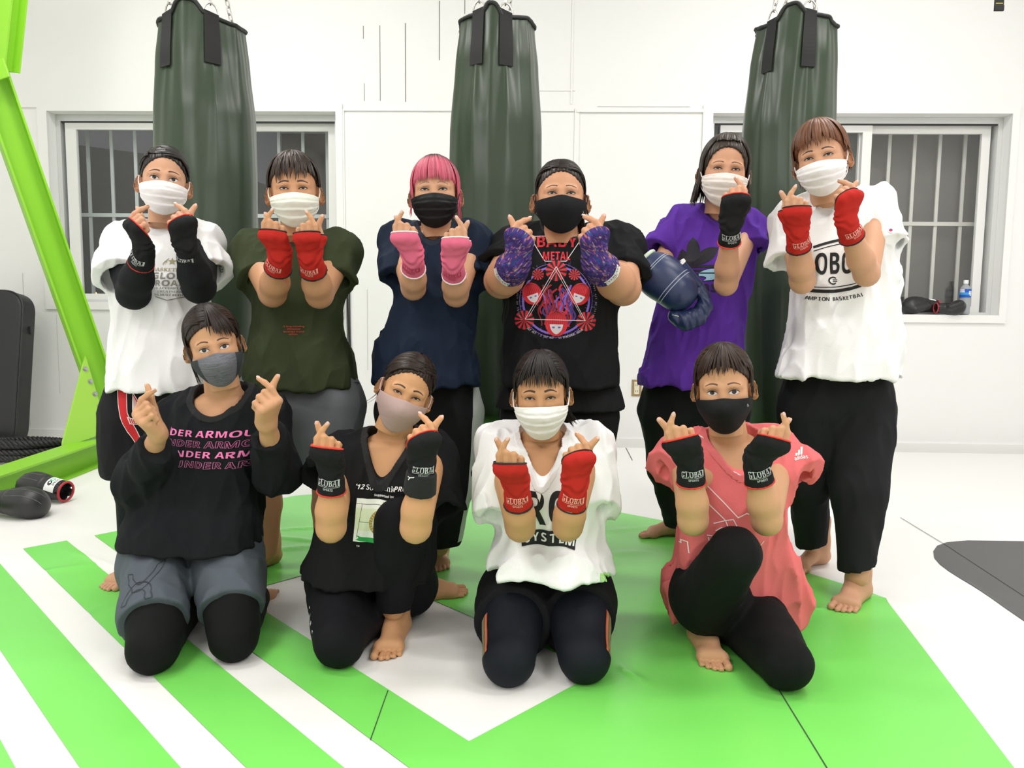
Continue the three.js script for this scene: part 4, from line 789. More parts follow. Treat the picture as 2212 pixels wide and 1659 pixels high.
// ---- bare foot
const footField = (() => {
  const toes = [[0.029, 0.136, 0.0112], [0.0095, 0.141, 0.0078], [-0.006, 0.136, 0.0072], [-0.021, 0.127, 0.0069], [-0.0345, 0.115, 0.0068]].map(([x, z, r]) => union([cap(V(x * 0.9, r + 0.005, z - 0.04), V(x, r + 0.002, z - 0.014), r * 0.92, r * 0.86), cap(V(x, r + 0.002, z - 0.014), V(x * 1.01, r - 0.0005, z), r * 0.86, r)], 0.003));
  const body = union([ell(V(0, 0.027, -0.055), V(0.031, 0.03, 0.034)), cap(V(0, 0.085, -0.035), V(0, 0.045, -0.03), 0.032, 0.034), cap(V(0.003, 0.058, -0.015), V(0.006, 0.02, 0.085), 0.031, 0.02), cap(V(-0.012, 0.022, -0.04), V(-0.02, 0.014, 0.085), 0.024, 0.015), cap(V(-0.024, 0.014, 0.083), V(0.026, 0.016, 0.098), 0.014, 0.016), cap(V(0, 0.08, -0.035), V(0, 0.16, -0.04), 0.031, 0.034)], 0.025);
  return withBox((x, y, z) => { let d = body(x, y, z); for (const t of toes) d = smin(d, t(x, y, z), 0.0035); return smax(d, -0.001 - y, 0.004); }, [-0.06, -0.005, -0.1], [0.06, 0.2, 0.16]);
})();
function footGeo(heel, toeDir, side, up = V(0, 1, 0), s = 1) {   // side +1: big toe towards +x of the foot
  const z = toeDir.clone().addScaledVector(up, -toeDir.dot(up)).normalize(), x = up.clone().cross(z).multiplyScalar(side);
  return moved(netMesh(footField, 0.0038, { eps: 0.0018 }), new THREE.Matrix4().makeBasis(x.multiplyScalar(s), up.clone().multiplyScalar(s), z.multiplyScalar(s)).setPosition(heel));
}
const cutBelow = (f, p, n) => withBox((x, y, z) => smax(f(x, y, z), (x - p.x) * n.x + (y - p.y) * n.y + (z - p.z) * n.z, 0.004), f.lo, f.hi);

// ------------------------------------------------------------ one person from joints
function person(S) {
  const P = {}; for (const k of ['neck', 'shR', 'shL', 'elR', 'elL']) P[k] = WA(S[k]);
  const base = V(P.neck.x, 0, S.baseZ ?? P.neck.z), grp = thing('person', S.label, 'person', base);
  const skin = std(S.skin ?? [0.66, 0.42, 0.285], 0.5, { specularIntensity: 0.4 });
  const D = S.D, th = S.thick ?? 1, hs = (S.handScale ?? 0.96) * 0.91, geos = [];
  // head
  const hsz = S.headScale ?? 1, eyeAt = W(S.head[0], S.head[1], S.head[2] - 0.085 * hsz), look = new THREE.Euler((S.pitch ?? 4) * DEG, (S.yaw ?? 0) * DEG + 0.9 * Math.atan2(-eyeAt.x, -eyeAt.z), (S.roll ?? 0) * DEG, 'YXZ'), hp = eyeAt.clone().sub(V(0, 0, 0.085 * hsz).applyEuler(look)), hm = new THREE.Matrix4().makeRotationFromEuler(look).scale(V(hsz * 0.955, hsz, hsz)).setPosition(hp);
  const hf = headField(S.face ?? {}); geos.push(toHead(netMesh(hf, 0.0042, { eps: 0.002 }), hm));
  const hl = (x, y, z) => V(x, y, z).applyMatrix4(hm);
  // trunk and limbs
  const shirtLoft = loft(S.torso, D, S.square ?? 2.4), trunk = [];
  const sk = hl(0, -0.07, -0.022), nb = P.neck.clone();
  trunk.push(cap(sk, nb.clone().add(V(0, -0.03, -0.02)), 0.05 * (S.face?.wide ?? 1) * hsz, 0.054), cap(nb.clone().add(V(0, -0.012, -0.02)), P.shR.clone().lerp(nb, 0.25).add(V(0, -0.012, 0)), 0.045, 0.04), cap(nb.clone().add(V(0, -0.012, -0.02)), P.shL.clone().lerp(nb, 0.25).add(V(0, -0.012, 0)), 0.045, 0.04));
  trunk.push(cap(P.shR, P.shL, 0.046 * th), ell(nb.clone().add(V(0, -0.115, 0.0)), V(0.125, 0.115, 0.082)));
  const wrists = {}, limbs = [...trunk];
  for (const k of ['R', 'L']) {
    const w = WA(S['hand' + k].w), sh = P['sh' + k], el = P['el' + k]; wrists[k] = w;
    limbs.push(cap(sh, el, 0.045 * th, 0.036 * th), cap(el, el.clone().lerp(w, 0.3), 0.035 * th, 0.0375 * th), cap(el.clone().lerp(w, 0.3), w, 0.0375 * th, 0.0215 * th));
  }
  const inset = shirtLoft.inner(0.016); limbs.push(inset);
  const legs = (S.legs ?? []).map((l) => ({ ...l, p: l.p.map((q) => (q.isVector3 ? q : WA(q))) }));
  for (const l of legs) { const [h, k, a] = l.p, [rh, rk, ra] = l.r; limbs.push(cap(h, k, rh - 0.024, rk - 0.02), cap(k, k.clone().lerp(a, 0.35), rk - 0.02, rk - 0.02), cap(k.clone().lerp(a, 0.35), a, rk - 0.02, ra)); }
  geos.push(netMesh(union(limbs, 0.014), 0.0085));
  // hands
  for (const k of ['R', 'L']) {
    const H = S['hand' + k], u = unit(H.u), n0 = unit(H.n), n = n0.addScaledVector(u, -n0.dot(u)).normalize(), l = k === 'R' ? n.clone().cross(u) : u.clone().cross(n), sc = hs * (H.s ?? 1);
    const hmx = new THREE.Matrix4().makeBasis(l, u, n).scale(V(sc, sc, sc)).setPosition(wrists[k]), inv = hmx.clone().invert(), el = P['el' + k].clone().applyMatrix4(inv), len = el.length(), fore = el.clone().normalize();
    const F = handFields(H.pose, fore, len, th / sc, (H.wrapLen ?? 0.056) / sc); geos.push(moved(netMesh(F.hand, 0.0034, { eps: 0.0016 }), hmx));
    for (const [a, b] of [F.nails.index, F.nails.thumb]) {
      const d = b.clone().sub(a).normalize(), back = V(0, 0.8, 0.6).addScaledVector(d, -V(0, 0.8, 0.6).dot(d)).normalize();
      const c = b.clone().addScaledVector(back, 0.0062).addScaledVector(d, 0.001), s = d.clone().cross(back);
      const g = new THREE.SphereGeometry(1, 14, 10).applyMatrix4(new THREE.Matrix4().makeBasis(s.multiplyScalar(0.0046), d.clone().multiplyScalar(0.0066), back.clone().multiplyScalar(0.0016)).setPosition(c));
      wpart('fingernail', moved(g, hmx), nailMat, grp);
    }
    if (H.wrap) {
      const wm = std(H.wrap.color, 0.85, { specularIntensity: 0.35, ...(H.wrap.map ? { map: H.wrap.map } : {}) });
      const w = wpart('hand_wrap', moved(netMesh(F.wrap, 0.0042, { eps: 0.002 }), hmx), wm, grp, H.wrap.label);
      if (H.wrap.trim) { const tm = std(H.wrap.trim, 0.8); wpart('trim', moved(netMesh(F.trimF, 0.003), hmx), tm, w); wpart('trim', moved(netMesh(F.trimA, 0.003), hmx), tm, w); }
      if (H.wrap.ink) {
        const wf = localField(F.wrap, hmx), axis = P['el' + k].clone().sub(wrists[k]).normalize(), c = wrists[k].clone().addScaledVector(axis, H.wrap.logoAt ?? 0.026), upv = axis.clone().negate(), dir = V(H.wrap.logoTurn ?? 0, 0, -1).normalize(); dir.addScaledVector(upv, -dir.dot(upv)).normalize();
        const rt = upv.clone().cross(dir).negate(); wpart('print', patch(wf, c, rt, upv, H.wrap.logoW ?? 0.05, H.wrap.logoH ?? 0.03, dir, 22, 12, 0.0009, 0.09), H.wrap.inkMat ?? ink(H.wrap.ink), w);
      }
    }
  }
  for (const fo of S.feet ?? []) geos.push(footGeo(fo.p.isVector3 ? fo.p : WA(fo.p), unit(fo.dir), fo.side, fo.up ? unit(fo.up) : V(0, 1, 0), fo.s ?? 1));
  wpart('body', merge(geos), skin, grp);
  // hair, face, mask
  wpart('hair', toHead(hairGeo(S.hair), hm), hairMat, grp);
  faceDetails(S, hf, hm, grp);
  const mk = maskShell(hf, S.mask), mm = std(S.mask.color, S.mask.rough ?? 0.8, { specularIntensity: 0.4, ...(S.mask.extra ?? {}) }), mask = wpart('face_mask', toHead(mk.g, hm), mm, grp);
  const loopM = S.mask.loop ? std(S.mask.loop, 0.8) : mm;
  mk.corners.forEach(([a, b], i) => { const s = i ? 1 : -1, e = (S.face?.wide ?? 1) * 0.083; wpart('ear_loop', toHead(tube([a, a.clone().lerp(V(s * e, 0.012, -0.006), 0.6).add(V(s * 0.003, 0, 0)), V(s * e, 0.014, -0.012), V(s * (e - 0.001), -0.012, -0.03), V(s * (e - 0.005), -0.038, -0.014), b.clone().lerp(V(s * e, -0.038, -0.006), 0.4).add(V(s * 0.002, 0, 0)), b], S.mask.loopR ?? 0.0016, 36, 6), hm), loopM, mask); });
  S.mask.more?.(mk, mask, hm);
  // shirt
  const sf = [grow(shirtLoft, 0)]; sf.push(cap(P.shR.clone().add(V(0, 0.004, 0)), P.shL.clone().add(V(0, 0.004, 0)), 0.058 * th), cap(nb.clone().add(V(0, -0.012, -0.02)), P.shR.clone().lerp(nb, 0.2), 0.056, 0.054 * th), cap(nb.clone().add(V(0, -0.012, -0.02)), P.shL.clone().lerp(nb, 0.2), 0.056, 0.054 * th));
  for (const k of ['R', 'L']) for (const [i, s] of (S['sleeve' + k] ?? []).entries()) {
    const a = s.from ? WA(s.from) : P['sh' + k], e = WA(s.to), dir = e.clone().sub(a).normalize(), r0 = s.r[0], r1 = s.r[1], far = e.clone().addScaledVector(dir, 0.06), c = cap(a, far, r0, r1 + (r1 - r0) * 0.1);
    if (s.open === false) { sf.push(cap(a, e, r0, r1)); continue; }
    const cut = withBox((x, y, z) => smax(c(x, y, z), (x - e.x) * dir.x + (y - e.y) * dir.y + (z - e.z) * dir.z, 0.005), c.lo, c.hi);
    const hollow = cap(e.clone().addScaledVector(dir, -0.03), e.clone().addScaledVector(dir, 0.1), r1 - 0.019 - (S.foldsA ?? 0.006) * 1.2, r1 - 0.009 - (S.foldsA ?? 0.006) * 0.7);
    sf.push(withBox((x, y, z) => smax(cut(x, y, z), -hollow(x, y, z), 0.003), c.lo, c.hi));
  }
  const hole = [cap(nb.clone().add(V(0, 0.16, -0.01)), nb.clone().add(V(0, 0.0, 0.006)), S.holeR ?? 0.062, S.holeR ?? 0.062)];
  if (S.scoop) hole.push(cap(nb.clone().add(V(0, 0.01, 0.07)), nb.clone().add(V(S.scoop[2] ?? 0, -S.scoop[0], 0.125)), S.scoop[1], S.scoop[3] ?? 0.012));
  const holeF = union(hole, 0.02), solid = union(sf, S.blend ?? 0.035), hemY = shirtLoft.lo[1];
  const frontF = folds(union(sf.slice(0, 4), S.blend ?? 0.035), S.foldsA ?? 0.006, S.seed ?? 1, S.slant ?? 0.4), wrk = folds(solid, S.foldsA ?? 0.006, S.seed ?? 1, S.slant ?? 0.4), hem = withBox((x, y, z) => (y > hemY + 0.04 ? 1 : smax(wrk(x, y + 0.035, z) + 0.014, y - hemY - 0.026, 0.003)), shirtLoft.lo, shirtLoft.hi);
  const shirtF = withBox((x, y, z) => { let d = smax(wrk(x, y, z), -holeF(x, y, z), 0.006); return smax(d, -hem(x, y, z), 0.003); }, solid.lo, solid.hi);
  const shirt = wpart('shirt', netMesh(shirtF, 0.0060, { eps: 0.003 }), std(S.shirt, S.shirtRough ?? 0.88, { specularIntensity: 0.3, bumpMap: knit, bumpScale: 0.0005 }), grp);
  const colF = withBox((x, y, z) => { const h = holeF(x, y, z); return smax(smax(smax(wrk(x, y, z) - 0.0022, -wrk(x, y, z) - 0.012, 0.002), h - (S.collarW ?? 0.018), 0.002), -h - 0.001, 0.002); }, [nb.x - 0.14, nb.y - 0.2, nb.z - 0.14], [nb.x + 0.14, nb.y + 0.09, nb.z + 0.18]);
  wpart('collar', netMesh(colF, 0.0045, { eps: 0.002 }), std(S.collar ?? S.shirt.map((v) => v * 0.94), 0.9), shirt);
  const onShirt = (tex, px, py, w, h, o = {}) => wpart(o.name ?? 'print', patch(o.field ?? (o.sleeve ? shirtF : frontF), W(px, py, o.d ?? D - 0.1), V(o.cos ?? 1, o.sin ?? 0, o.rz ?? 0).normalize(), V(-(o.sin ?? 0), o.cos ?? 1, 0).normalize(), w, h, unit(o.dir ?? [0, 0, -1]), o.nu ?? 60, o.nv ?? 60, 0.0012, 0.2), printMat(tex, 0.75), o.parent ?? shirt);
  return { grp, P, W, legs, shirt, shirtF, onShirt, hm, hf, wrists, skin };
}
// a printed band down the side of a leg: rays towards the axis a-b from the side `out`
function legBand(field, a, b, out, spread, tex, name, parent) {
  const N = 40, M = 8, pos = [], uv = [], idx = [], ax = b.clone().sub(a).normalize(), o0 = out.clone().addScaledVector(ax, -out.dot(ax)).normalize();
  for (let i = 0; i <= N; i++) for (let j = 0; j <= M; j++) {
    const c = a.clone().lerp(b, i / N), d = o0.clone().applyAxisAngle(ax, (j / M - 0.5) * spread); let r = 0.2;
    for (let k = 0; k < 60; k++) { const e = field(c.x + d.x * r, c.y + d.y * r, c.z + d.z * r); if (e < 0.0005 || r < 0.02) break; r -= e * 0.8; }
    const p = c.addScaledVector(d, r + 0.0012); pos.push(p.x, p.y, p.z); uv.push(j / M, 1 - i / N);
  }
  for (let i = 0; i < N; i++) for (let j = 0; j < M; j++) { const o = i * (M + 1) + j; idx.push(o, o + 1, o + M + 1, o + 1, o + M + 2, o + M + 1); }
  const g = new THREE.BufferGeometry(); g.setAttribute('position', new THREE.Float32BufferAttribute(pos, 3)); g.setAttribute('uv', new THREE.Float32BufferAttribute(uv, 2)); g.setIndex(idx); g.computeVertexNormals();
  return wpart(name, g, printMat(tex, 0.7), parent);
}
// trousers, shorts, leggings from capsules
function garment(R, name, color, prims, k, o = {}) {
  let f = union(prims, k); if (o.folds !== 0) f = folds(f, o.folds ?? 0.004, o.seed ?? 3, o.slant ?? 0.2);
  for (const [p, n] of o.cuts ?? []) f = cutBelow(f, p, n);
  const m = wpart(name, netMesh(f, o.cell ?? 0.0085, { eps: 0.005 }), std(color, o.rough ?? 0.85, { specularIntensity: 0.35, ...(o.extra ?? {}) }), R.grp, o.label); return { m, f };
}
// ------------------------------------------------------------ the ten people
const BLACK_HAIR = [0.020, 0.015, 0.013], BROWN_HAIR = [0.038, 0.023, 0.016];
// hair drawn back from a parting to both sides
function sweptBack(part, o = {}) {
  const out = [];
  for (const s of [-1, 1]) {
    out.push({ n: 34, from: [part, part, 34, 86], to: [s * (o.end ?? 84), s * 150, o.lam ?? 8, -8], jit: 3, bow: o.bow ?? 6, w: 0.0042, lift: -0.0012, ease: o.ease ?? 0.75, lp: 1.9 });
    out.push({ n: 22, from: [part + s * 18, part + s * 60, 30, 88], to: [s * 95, s * 165, 6, -12], jit: 4, bow: 6, w: 0.004, lift: 0.001, ease: 0.8, lp: 1.4 });
    out.push({ n: 10, from: [s * 52, s * 66, 26, 8], to: [s * 105, s * 120, -6, -16], jit: 3, w: 0.0032, lift: -0.001 });
  }
  out.push({ n: 16, from: [110, 250, 84, 84], to: [110, 250, -10, -10], jit: 6, w: 0.005, lift: 0.0 });
  return out;
}
const wrapOf = (color, trim, inkc, extra = {}) => ({ color, trim, ink: inkc, label: extra.label, ...extra });
const BW = wrapOf([0.011, 0.011, 0.012], [0.62, 0.035, 0.02], '#b9bcbc', { label: 'black hand wrap with red edge' }), RW = wrapOf([0.43, 0.020, 0.014], [0.012, 0.010, 0.010], '#e9a79b', { label: 'red hand wrap with black edge' }), PW = wrapOf([0.66, 0.135, 0.225], [0.82, 0.76, 0.76], '#b8304f', { label: 'pink hand wrap with white edge' });
const champion = (bg) => printTex(128, 96, (g) => { g.lineCap = 'butt'; g.lineWidth = 20; g.strokeStyle = '#e8e8ee'; g.beginPath(); g.ellipse(62, 48, 44, 32, 0, 0.55, 5.75); g.stroke(); g.fillStyle = '#2b3fa0'; g.beginPath(); g.ellipse(62, 48, 36, 24, 0, 0, 7); g.fill(); g.fillStyle = '#c32034'; g.beginPath(); g.ellipse(50, 48, 22, 20, 0, 0, 7); g.fill(); g.fillStyle = '#ffffff'; g.fillRect(84, 36, 30, 8); g.fillRect(84, 54, 34, 8); });
const textLines = (g, list, cx) => { g.textAlign = 'center'; for (const [t, y, font, fill, sx = 1] of list) { g.font = font; g.fillStyle = fill; g.save(); g.translate(cx, y); g.scale(sx, 1); g.fillText(t, 0, 0); g.restore(); } };

// ---- standing, far left: white tee over long black sleeves
{
  const D = 2.5, R = person({
    label: 'woman standing at the far left in a white printed tee over black sleeves', D, seed: 11, baseZ: -2.56,
    head: [354, 385, 2.41], headScale: 0.892, roll: -4, pitch: -1, yaw: 2, eyes: 'open', neck: [352, 500, 2.5],
    shR: [262, 525, 2.52], shL: [436, 525, 2.52], elR: [288, 634, 2.33], elL: [430, 622, 2.33],
    handR: { w: [312, 541, 2.19], u: [-0.2, 0.85, 0.45], n: [-0.75, -0.15, 0.6], pose: 'B', wrap: BW }, handL: { w: [402, 536, 2.19], u: [0.12, 0.88, 0.45], n: [0.75, -0.15, 0.6], pose: 'B', wrap: BW },
    torso: [[486, 300, 402, 0, 0.06], [505, 262, 438, 0, 0.085], [560, 262, 440, 0, 0.11], [650, 254, 446, 0, 0.12], [750, 249, 456, 0, 0.13], [842, 246, 462, 0, 0.14]],
    sleeveR: [{ to: [260, 604, 2.385], r: [0.064, 0.082] }], sleeveL: [{ to: [456, 594, 2.44], r: [0.064, 0.07] }], holeR: 0.066,
    shirt: [0.84, 0.84, 0.84], skin: [0.569, 0.315, 0.197], foldsA: 0.009,
    mask: { color: [0.84, 0.82, 0.83], pleats: true, seed: 2 },
    hair: { color: BLACK_HAIR, fore: 0.07, part: -0.03, sets: [...sweptBack(-24, { bow: 10 }), { n: 26, from: [-22, 4, 60, 46], to: [52, 84, 22, -14], bow: 14, jit: 3, w: 0.004 }] },
    legs: [{ p: [[300, 900, 2.55], [295, 1060, 2.55], [290, 1225, 2.6]], r: [0.1, 0.068, 0.04] }, { p: [[400, 900, 2.55], [402, 1060, 2.55], [405, 1225, 2.6]], r: [0.1, 0.068, 0.04] }],
    feet: [{ p: G(282, 1250).add(V(0, 0, -0.02)), dir: [-0.1, 0, 1], side: 1 }, { p: G(405, 1250), dir: [0.1, 0, 1], side: -1 }],
  });
  const arm = [cap(R.P.shR, R.P.elR, 0.058, 0.046), cap(R.P.elR, R.wrists.R.clone().lerp(R.P.elR, 0.65), 0.043, 0.045), cap(R.wrists.R.clone().lerp(R.P.elR, 0.65), R.wrists.R.clone().lerp(R.P.elR, 0.2), 0.045, 0.034)], arm2 = [cap(R.P.shL, R.P.elL, 0.056, 0.046), cap(R.P.elL, R.wrists.L.clone().lerp(R.P.elL, 0.65), 0.043, 0.045), cap(R.wrists.L.clone().lerp(R.P.elL, 0.65), R.wrists.L.clone().lerp(R.P.elL, 0.2), 0.045, 0.034)];
  garment(R, 'undershirt_sleeve', [0.011, 0.012, 0.014], arm, 0.02, { folds: 0.002, cell: 0.007, label: 'long black sleeve' }); garment(R, 'undershirt_sleeve', [0.011, 0.012, 0.014], arm2, 0.02, { folds: 0.002, cell: 0.007, label: 'long black sleeve' });
  const [a, b] = R.legs, s = garment(R, 'shorts', [0.012, 0.012, 0.014], [cap(a.p[0].clone().add(V(0.03, 0.08, 0)), b.p[0].clone().add(V(-0.03, 0.08, 0)), 0.12), cap(a.p[0], a.p[1].clone().add(V(-0.012, 0.08, 0)), 0.125, 0.10), cap(b.p[0], b.p[1].clone().add(V(0.01, 0.08, 0)), 0.125, 0.1)], 0.04, { cuts: [[a.p[1].clone().add(V(0, 0.05, 0)), V(0, -1, 0)]], folds: 0.005 });
  garment(R, 'leggings', [0.012, 0.013, 0.014], [cap(a.p[0], a.p[1], 0.1, 0.07), cap(a.p[1], a.p[2], 0.068, 0.05), cap(b.p[0], b.p[1], 0.1, 0.07), cap(b.p[1], b.p[2], 0.068, 0.05)], 0.01, { cuts: [[a.p[2].clone().add(V(0, 0.09, 0)), V(0, -1, 0)]] });
  const wing = printTex(256, 512, (g) => { g.fillStyle = '#d2242c'; g.beginPath(); g.moveTo(0, 0); g.lineTo(88, 0); g.lineTo(104, 200); g.lineTo(200, 430); g.lineTo(180, 512); g.lineTo(60, 300); g.lineTo(20, 140); g.closePath(); g.fill(); g.strokeStyle = '#f4eeee'; g.lineWidth = 6; g.stroke(); g.fillStyle = '#d2242c'; g.beginPath(); g.moveTo(150, 40); g.lineTo(228, 150); g.lineTo(210, 200); g.lineTo(190, 300); g.lineTo(120, 290); g.lineTo(104, 236); g.lineTo(150, 250); g.closePath(); g.fill(); g.stroke(); g.lineWidth = 5; for (let i = 0; i < 7; i++) { g.beginPath(); g.moveTo(150 + i * 9, 56 + i * 14); g.lineTo(158 + i * 4, 236); g.stroke(); } for (let i = 0; i < 4; i++) { g.beginPath(); g.moveTo(112 + i * 14, 244); g.lineTo(122 + i * 14, 288); g.stroke(); } });
  R.onShirt(wing, 287, 905, 0.085, 0.2, { field: s.f, parent: s.m, d: 2.44 });
  R.onShirt(printTex(512, 640, (g) => { g.fillStyle = '#a39a74'; g.strokeStyle = '#a39a74'; g.beginPath(); for (let i = 0; i < 10; i++) { const r = i % 2 ? 22 : 52, a = -Math.PI / 2 + i * Math.PI / 5; g.lineTo(256 + r * Math.cos(a), 90 + r * Math.sin(a)); } g.closePath(); g.fill(); g.lineWidth = 8; for (const s of [-1, 1]) for (let k = 0; k < 3; k++) { g.beginPath(); g.ellipse(256, 96 + k * 16, 62 + k * 18, 60, 0, s > 0 ? -0.9 : Math.PI - 0.2, s > 0 ? 0.2 : Math.PI + 0.9); g.stroke(); } textLines(g, [['BASKETBALL', 222, 'bold 62px serif', '#a39a74', 1], ['GLORY', 322, 'bold 112px sans-serif', '#8d8a80', 1.15], ['ROAD', 416, 'bold 104px sans-serif', '#8d8a80', 1.15], ['TO ACCOMPLISH', 462, 'bold 38px serif', '#77766e'], ['GREATNESS', 506, 'bold 38px serif', '#77766e'], ['WE MUST BEGIN', 550, 'bold 38px serif', '#77766e']], 256); g.beginPath(); g.moveTo(110, 560); g.lineTo(256, 610); g.lineTo(402, 560); g.lineWidth = 12; g.strokeStyle = '#8d8a80'; g.stroke(); }), 368, 602, 0.125, 0.15);
  R.onShirt(printTex(128, 128, (g) => { g.lineWidth = 14; g.strokeStyle = '#5a5a4a'; g.beginPath(); g.ellipse(60, 60, 40, 44, 0, 0.8, 5.2); g.stroke(); g.fillStyle = '#9a8a55'; g.fillRect(62, 52, 40, 18); }), 462, 580, 0.026, 0.026, { d: 2.4, nu: 10, nv: 10, sleeve: true });
}

// ---- standing, second: olive tee, short hair
{
  const D = 2.52, R = person({
    label: 'short-haired person standing in an olive green tee and grey shorts, red hand wraps', D, seed: 21, baseZ: -2.6,
    head: [634, 408, 2.41], headScale: 0.941, roll: 3, pitch: 2, yaw: 0, eyes: 'smile', neck: [638, 522, 2.5], browW: 0.006,
    shR: [548, 548, 2.54], shL: [732, 548, 2.54], elR: [589, 634, 2.33], elL: [690, 637, 2.33],
    handR: { w: [606, 553, 2.19], u: [-0.07, 0.70, 0.68], n: [-0.15, -0.68, 0.70], pose: 'A', wrap: RW }, handL: { w: [670, 557, 2.19], u: [0.09, 0.70, 0.68], n: [0.15, -0.68, 0.70], pose: 'A', wrap: RW },
    torso: [[510, 590, 690, 0, 0.06], [528, 548, 733, 0, 0.085], [580, 548, 742, 0, 0.11], [650, 553, 744, 0, 0.12], [717, 549, 742, 0, 0.125], [765, 535, 757, 0, 0.135], [838, 523, 768, 0, 0.145]],
    sleeveR: [{ to: [563, 606, 2.45], r: [0.07, 0.07] }], sleeveL: [{ to: [724, 612, 2.45], r: [0.07, 0.068] }],
    shirt: [0.038, 0.050, 0.022], collar: [0.02, 0.025, 0.012], collarW: 0.012, skin: [0.538, 0.282, 0.152], thick: 1.12, foldsA: 0.009,
    mask: { color: [0.80, 0.84, 0.74], pleats: true, seed: 5, loop: [0.8, 0.82, 0.78] }, face: { wide: 1.02 },
    hair: { color: BROWN_HAIR, fore: 0.062, thick: 0.016, earY: 0.012, low: -0.06, sets: [{ n: 34, from: [-50, 50, 70, 66], to: [-46, 46, 10, 12], jit: 6, w: 0.0045, lift: 0.003 }, { n: 22, from: [-40, 40, 58, 55], to: [-34, 30, 0, 8], jit: 8, w: 0.003, lift: 0.001 }, { n: 26, from: [-60, -120, 84, 80], to: [-72, -120, -10, -20], jit: 6, w: 0.0045, lift: 0.003 }, { n: 26, from: [60, 120, 84, 80], to: [72, 120, -10, -20], jit: 6, w: 0.0045, lift: 0.003 }, { n: 40, from: [-170, 170, 86, 86], to: [-170, 170, 40, 40], jit: 9, w: 0.005, lift: 0.005 }, { n: 20, from: [130, 230, 80, 80], to: [130, 230, -30, -30], jit: 6, w: 0.005 }] },
    legs: [{ p: [[586, 890, 2.56], [578, 1035, 2.56], [576, 1190, 2.62]], r: [0.115, 0.068, 0.036] }, { p: [[708, 890, 2.56], [706, 1040, 2.56], [704, 1195, 2.62]], r: [0.115, 0.068, 0.036] }],
    feet: [{ p: G(574, 1226), dir: [-0.15, 0, 1], side: 1 }, { p: G(704, 1226), dir: [0.15, 0, 1], side: -1 }],
  });
  const [a, b] = R.legs, s = garment(R, 'shorts', [0.17, 0.18, 0.195], [cap(a.p[0].clone().add(V(0.04, 0.06, 0)), b.p[0].clone().add(V(-0.04, 0.06, 0)), 0.135), cap(a.p[0].clone().add(V(0, 0.02, 0)), a.p[1], 0.125, 0.085), cap(b.p[0].clone().add(V(0, 0.02, 0)), b.p[1], 0.125, 0.085)], 0.03, { folds: 0.006, cuts: [[a.p[1].clone().add(V(0, 0.02, 0)), V(0, -1, 0)]] });
  R.onShirt(printTex(256, 160, (g) => { g.fillStyle = '#16181a'; g.beginPath(); g.moveTo(10, 30); g.quadraticCurveTo(90, 60, 150, 60); g.quadraticCurveTo(190, 20, 240, 6); g.quadraticCurveTo(215, 50, 200, 78); g.lineTo(214, 150); g.lineTo(190, 110); g.lineTo(150, 84); g.lineTo(90, 80); g.lineTo(70, 108); g.lineTo(76, 76); g.quadraticCurveTo(30, 60, 10, 30); g.fill(); }), 755, 838, 0.032, 0.022, { field: s.f, parent: s.m, d: 2.4, nu: 14, nv: 10 });
  R.onShirt(printTex(512, 256, (g) => textLines(g, [['A long-standing', 50, 'bold 52px sans-serif', '#b4402f', 1.1], ['Okinawan', 108, 'bold 52px sans-serif', '#b4402f', 1.1], ['beverage brand', 166, 'bold 52px sans-serif', '#b4402f', 1.1], ['unites.', 222, 'bold 52px sans-serif', '#b4402f', 1.1]], 256)), 640, 714, 0.072, 0.036);
}

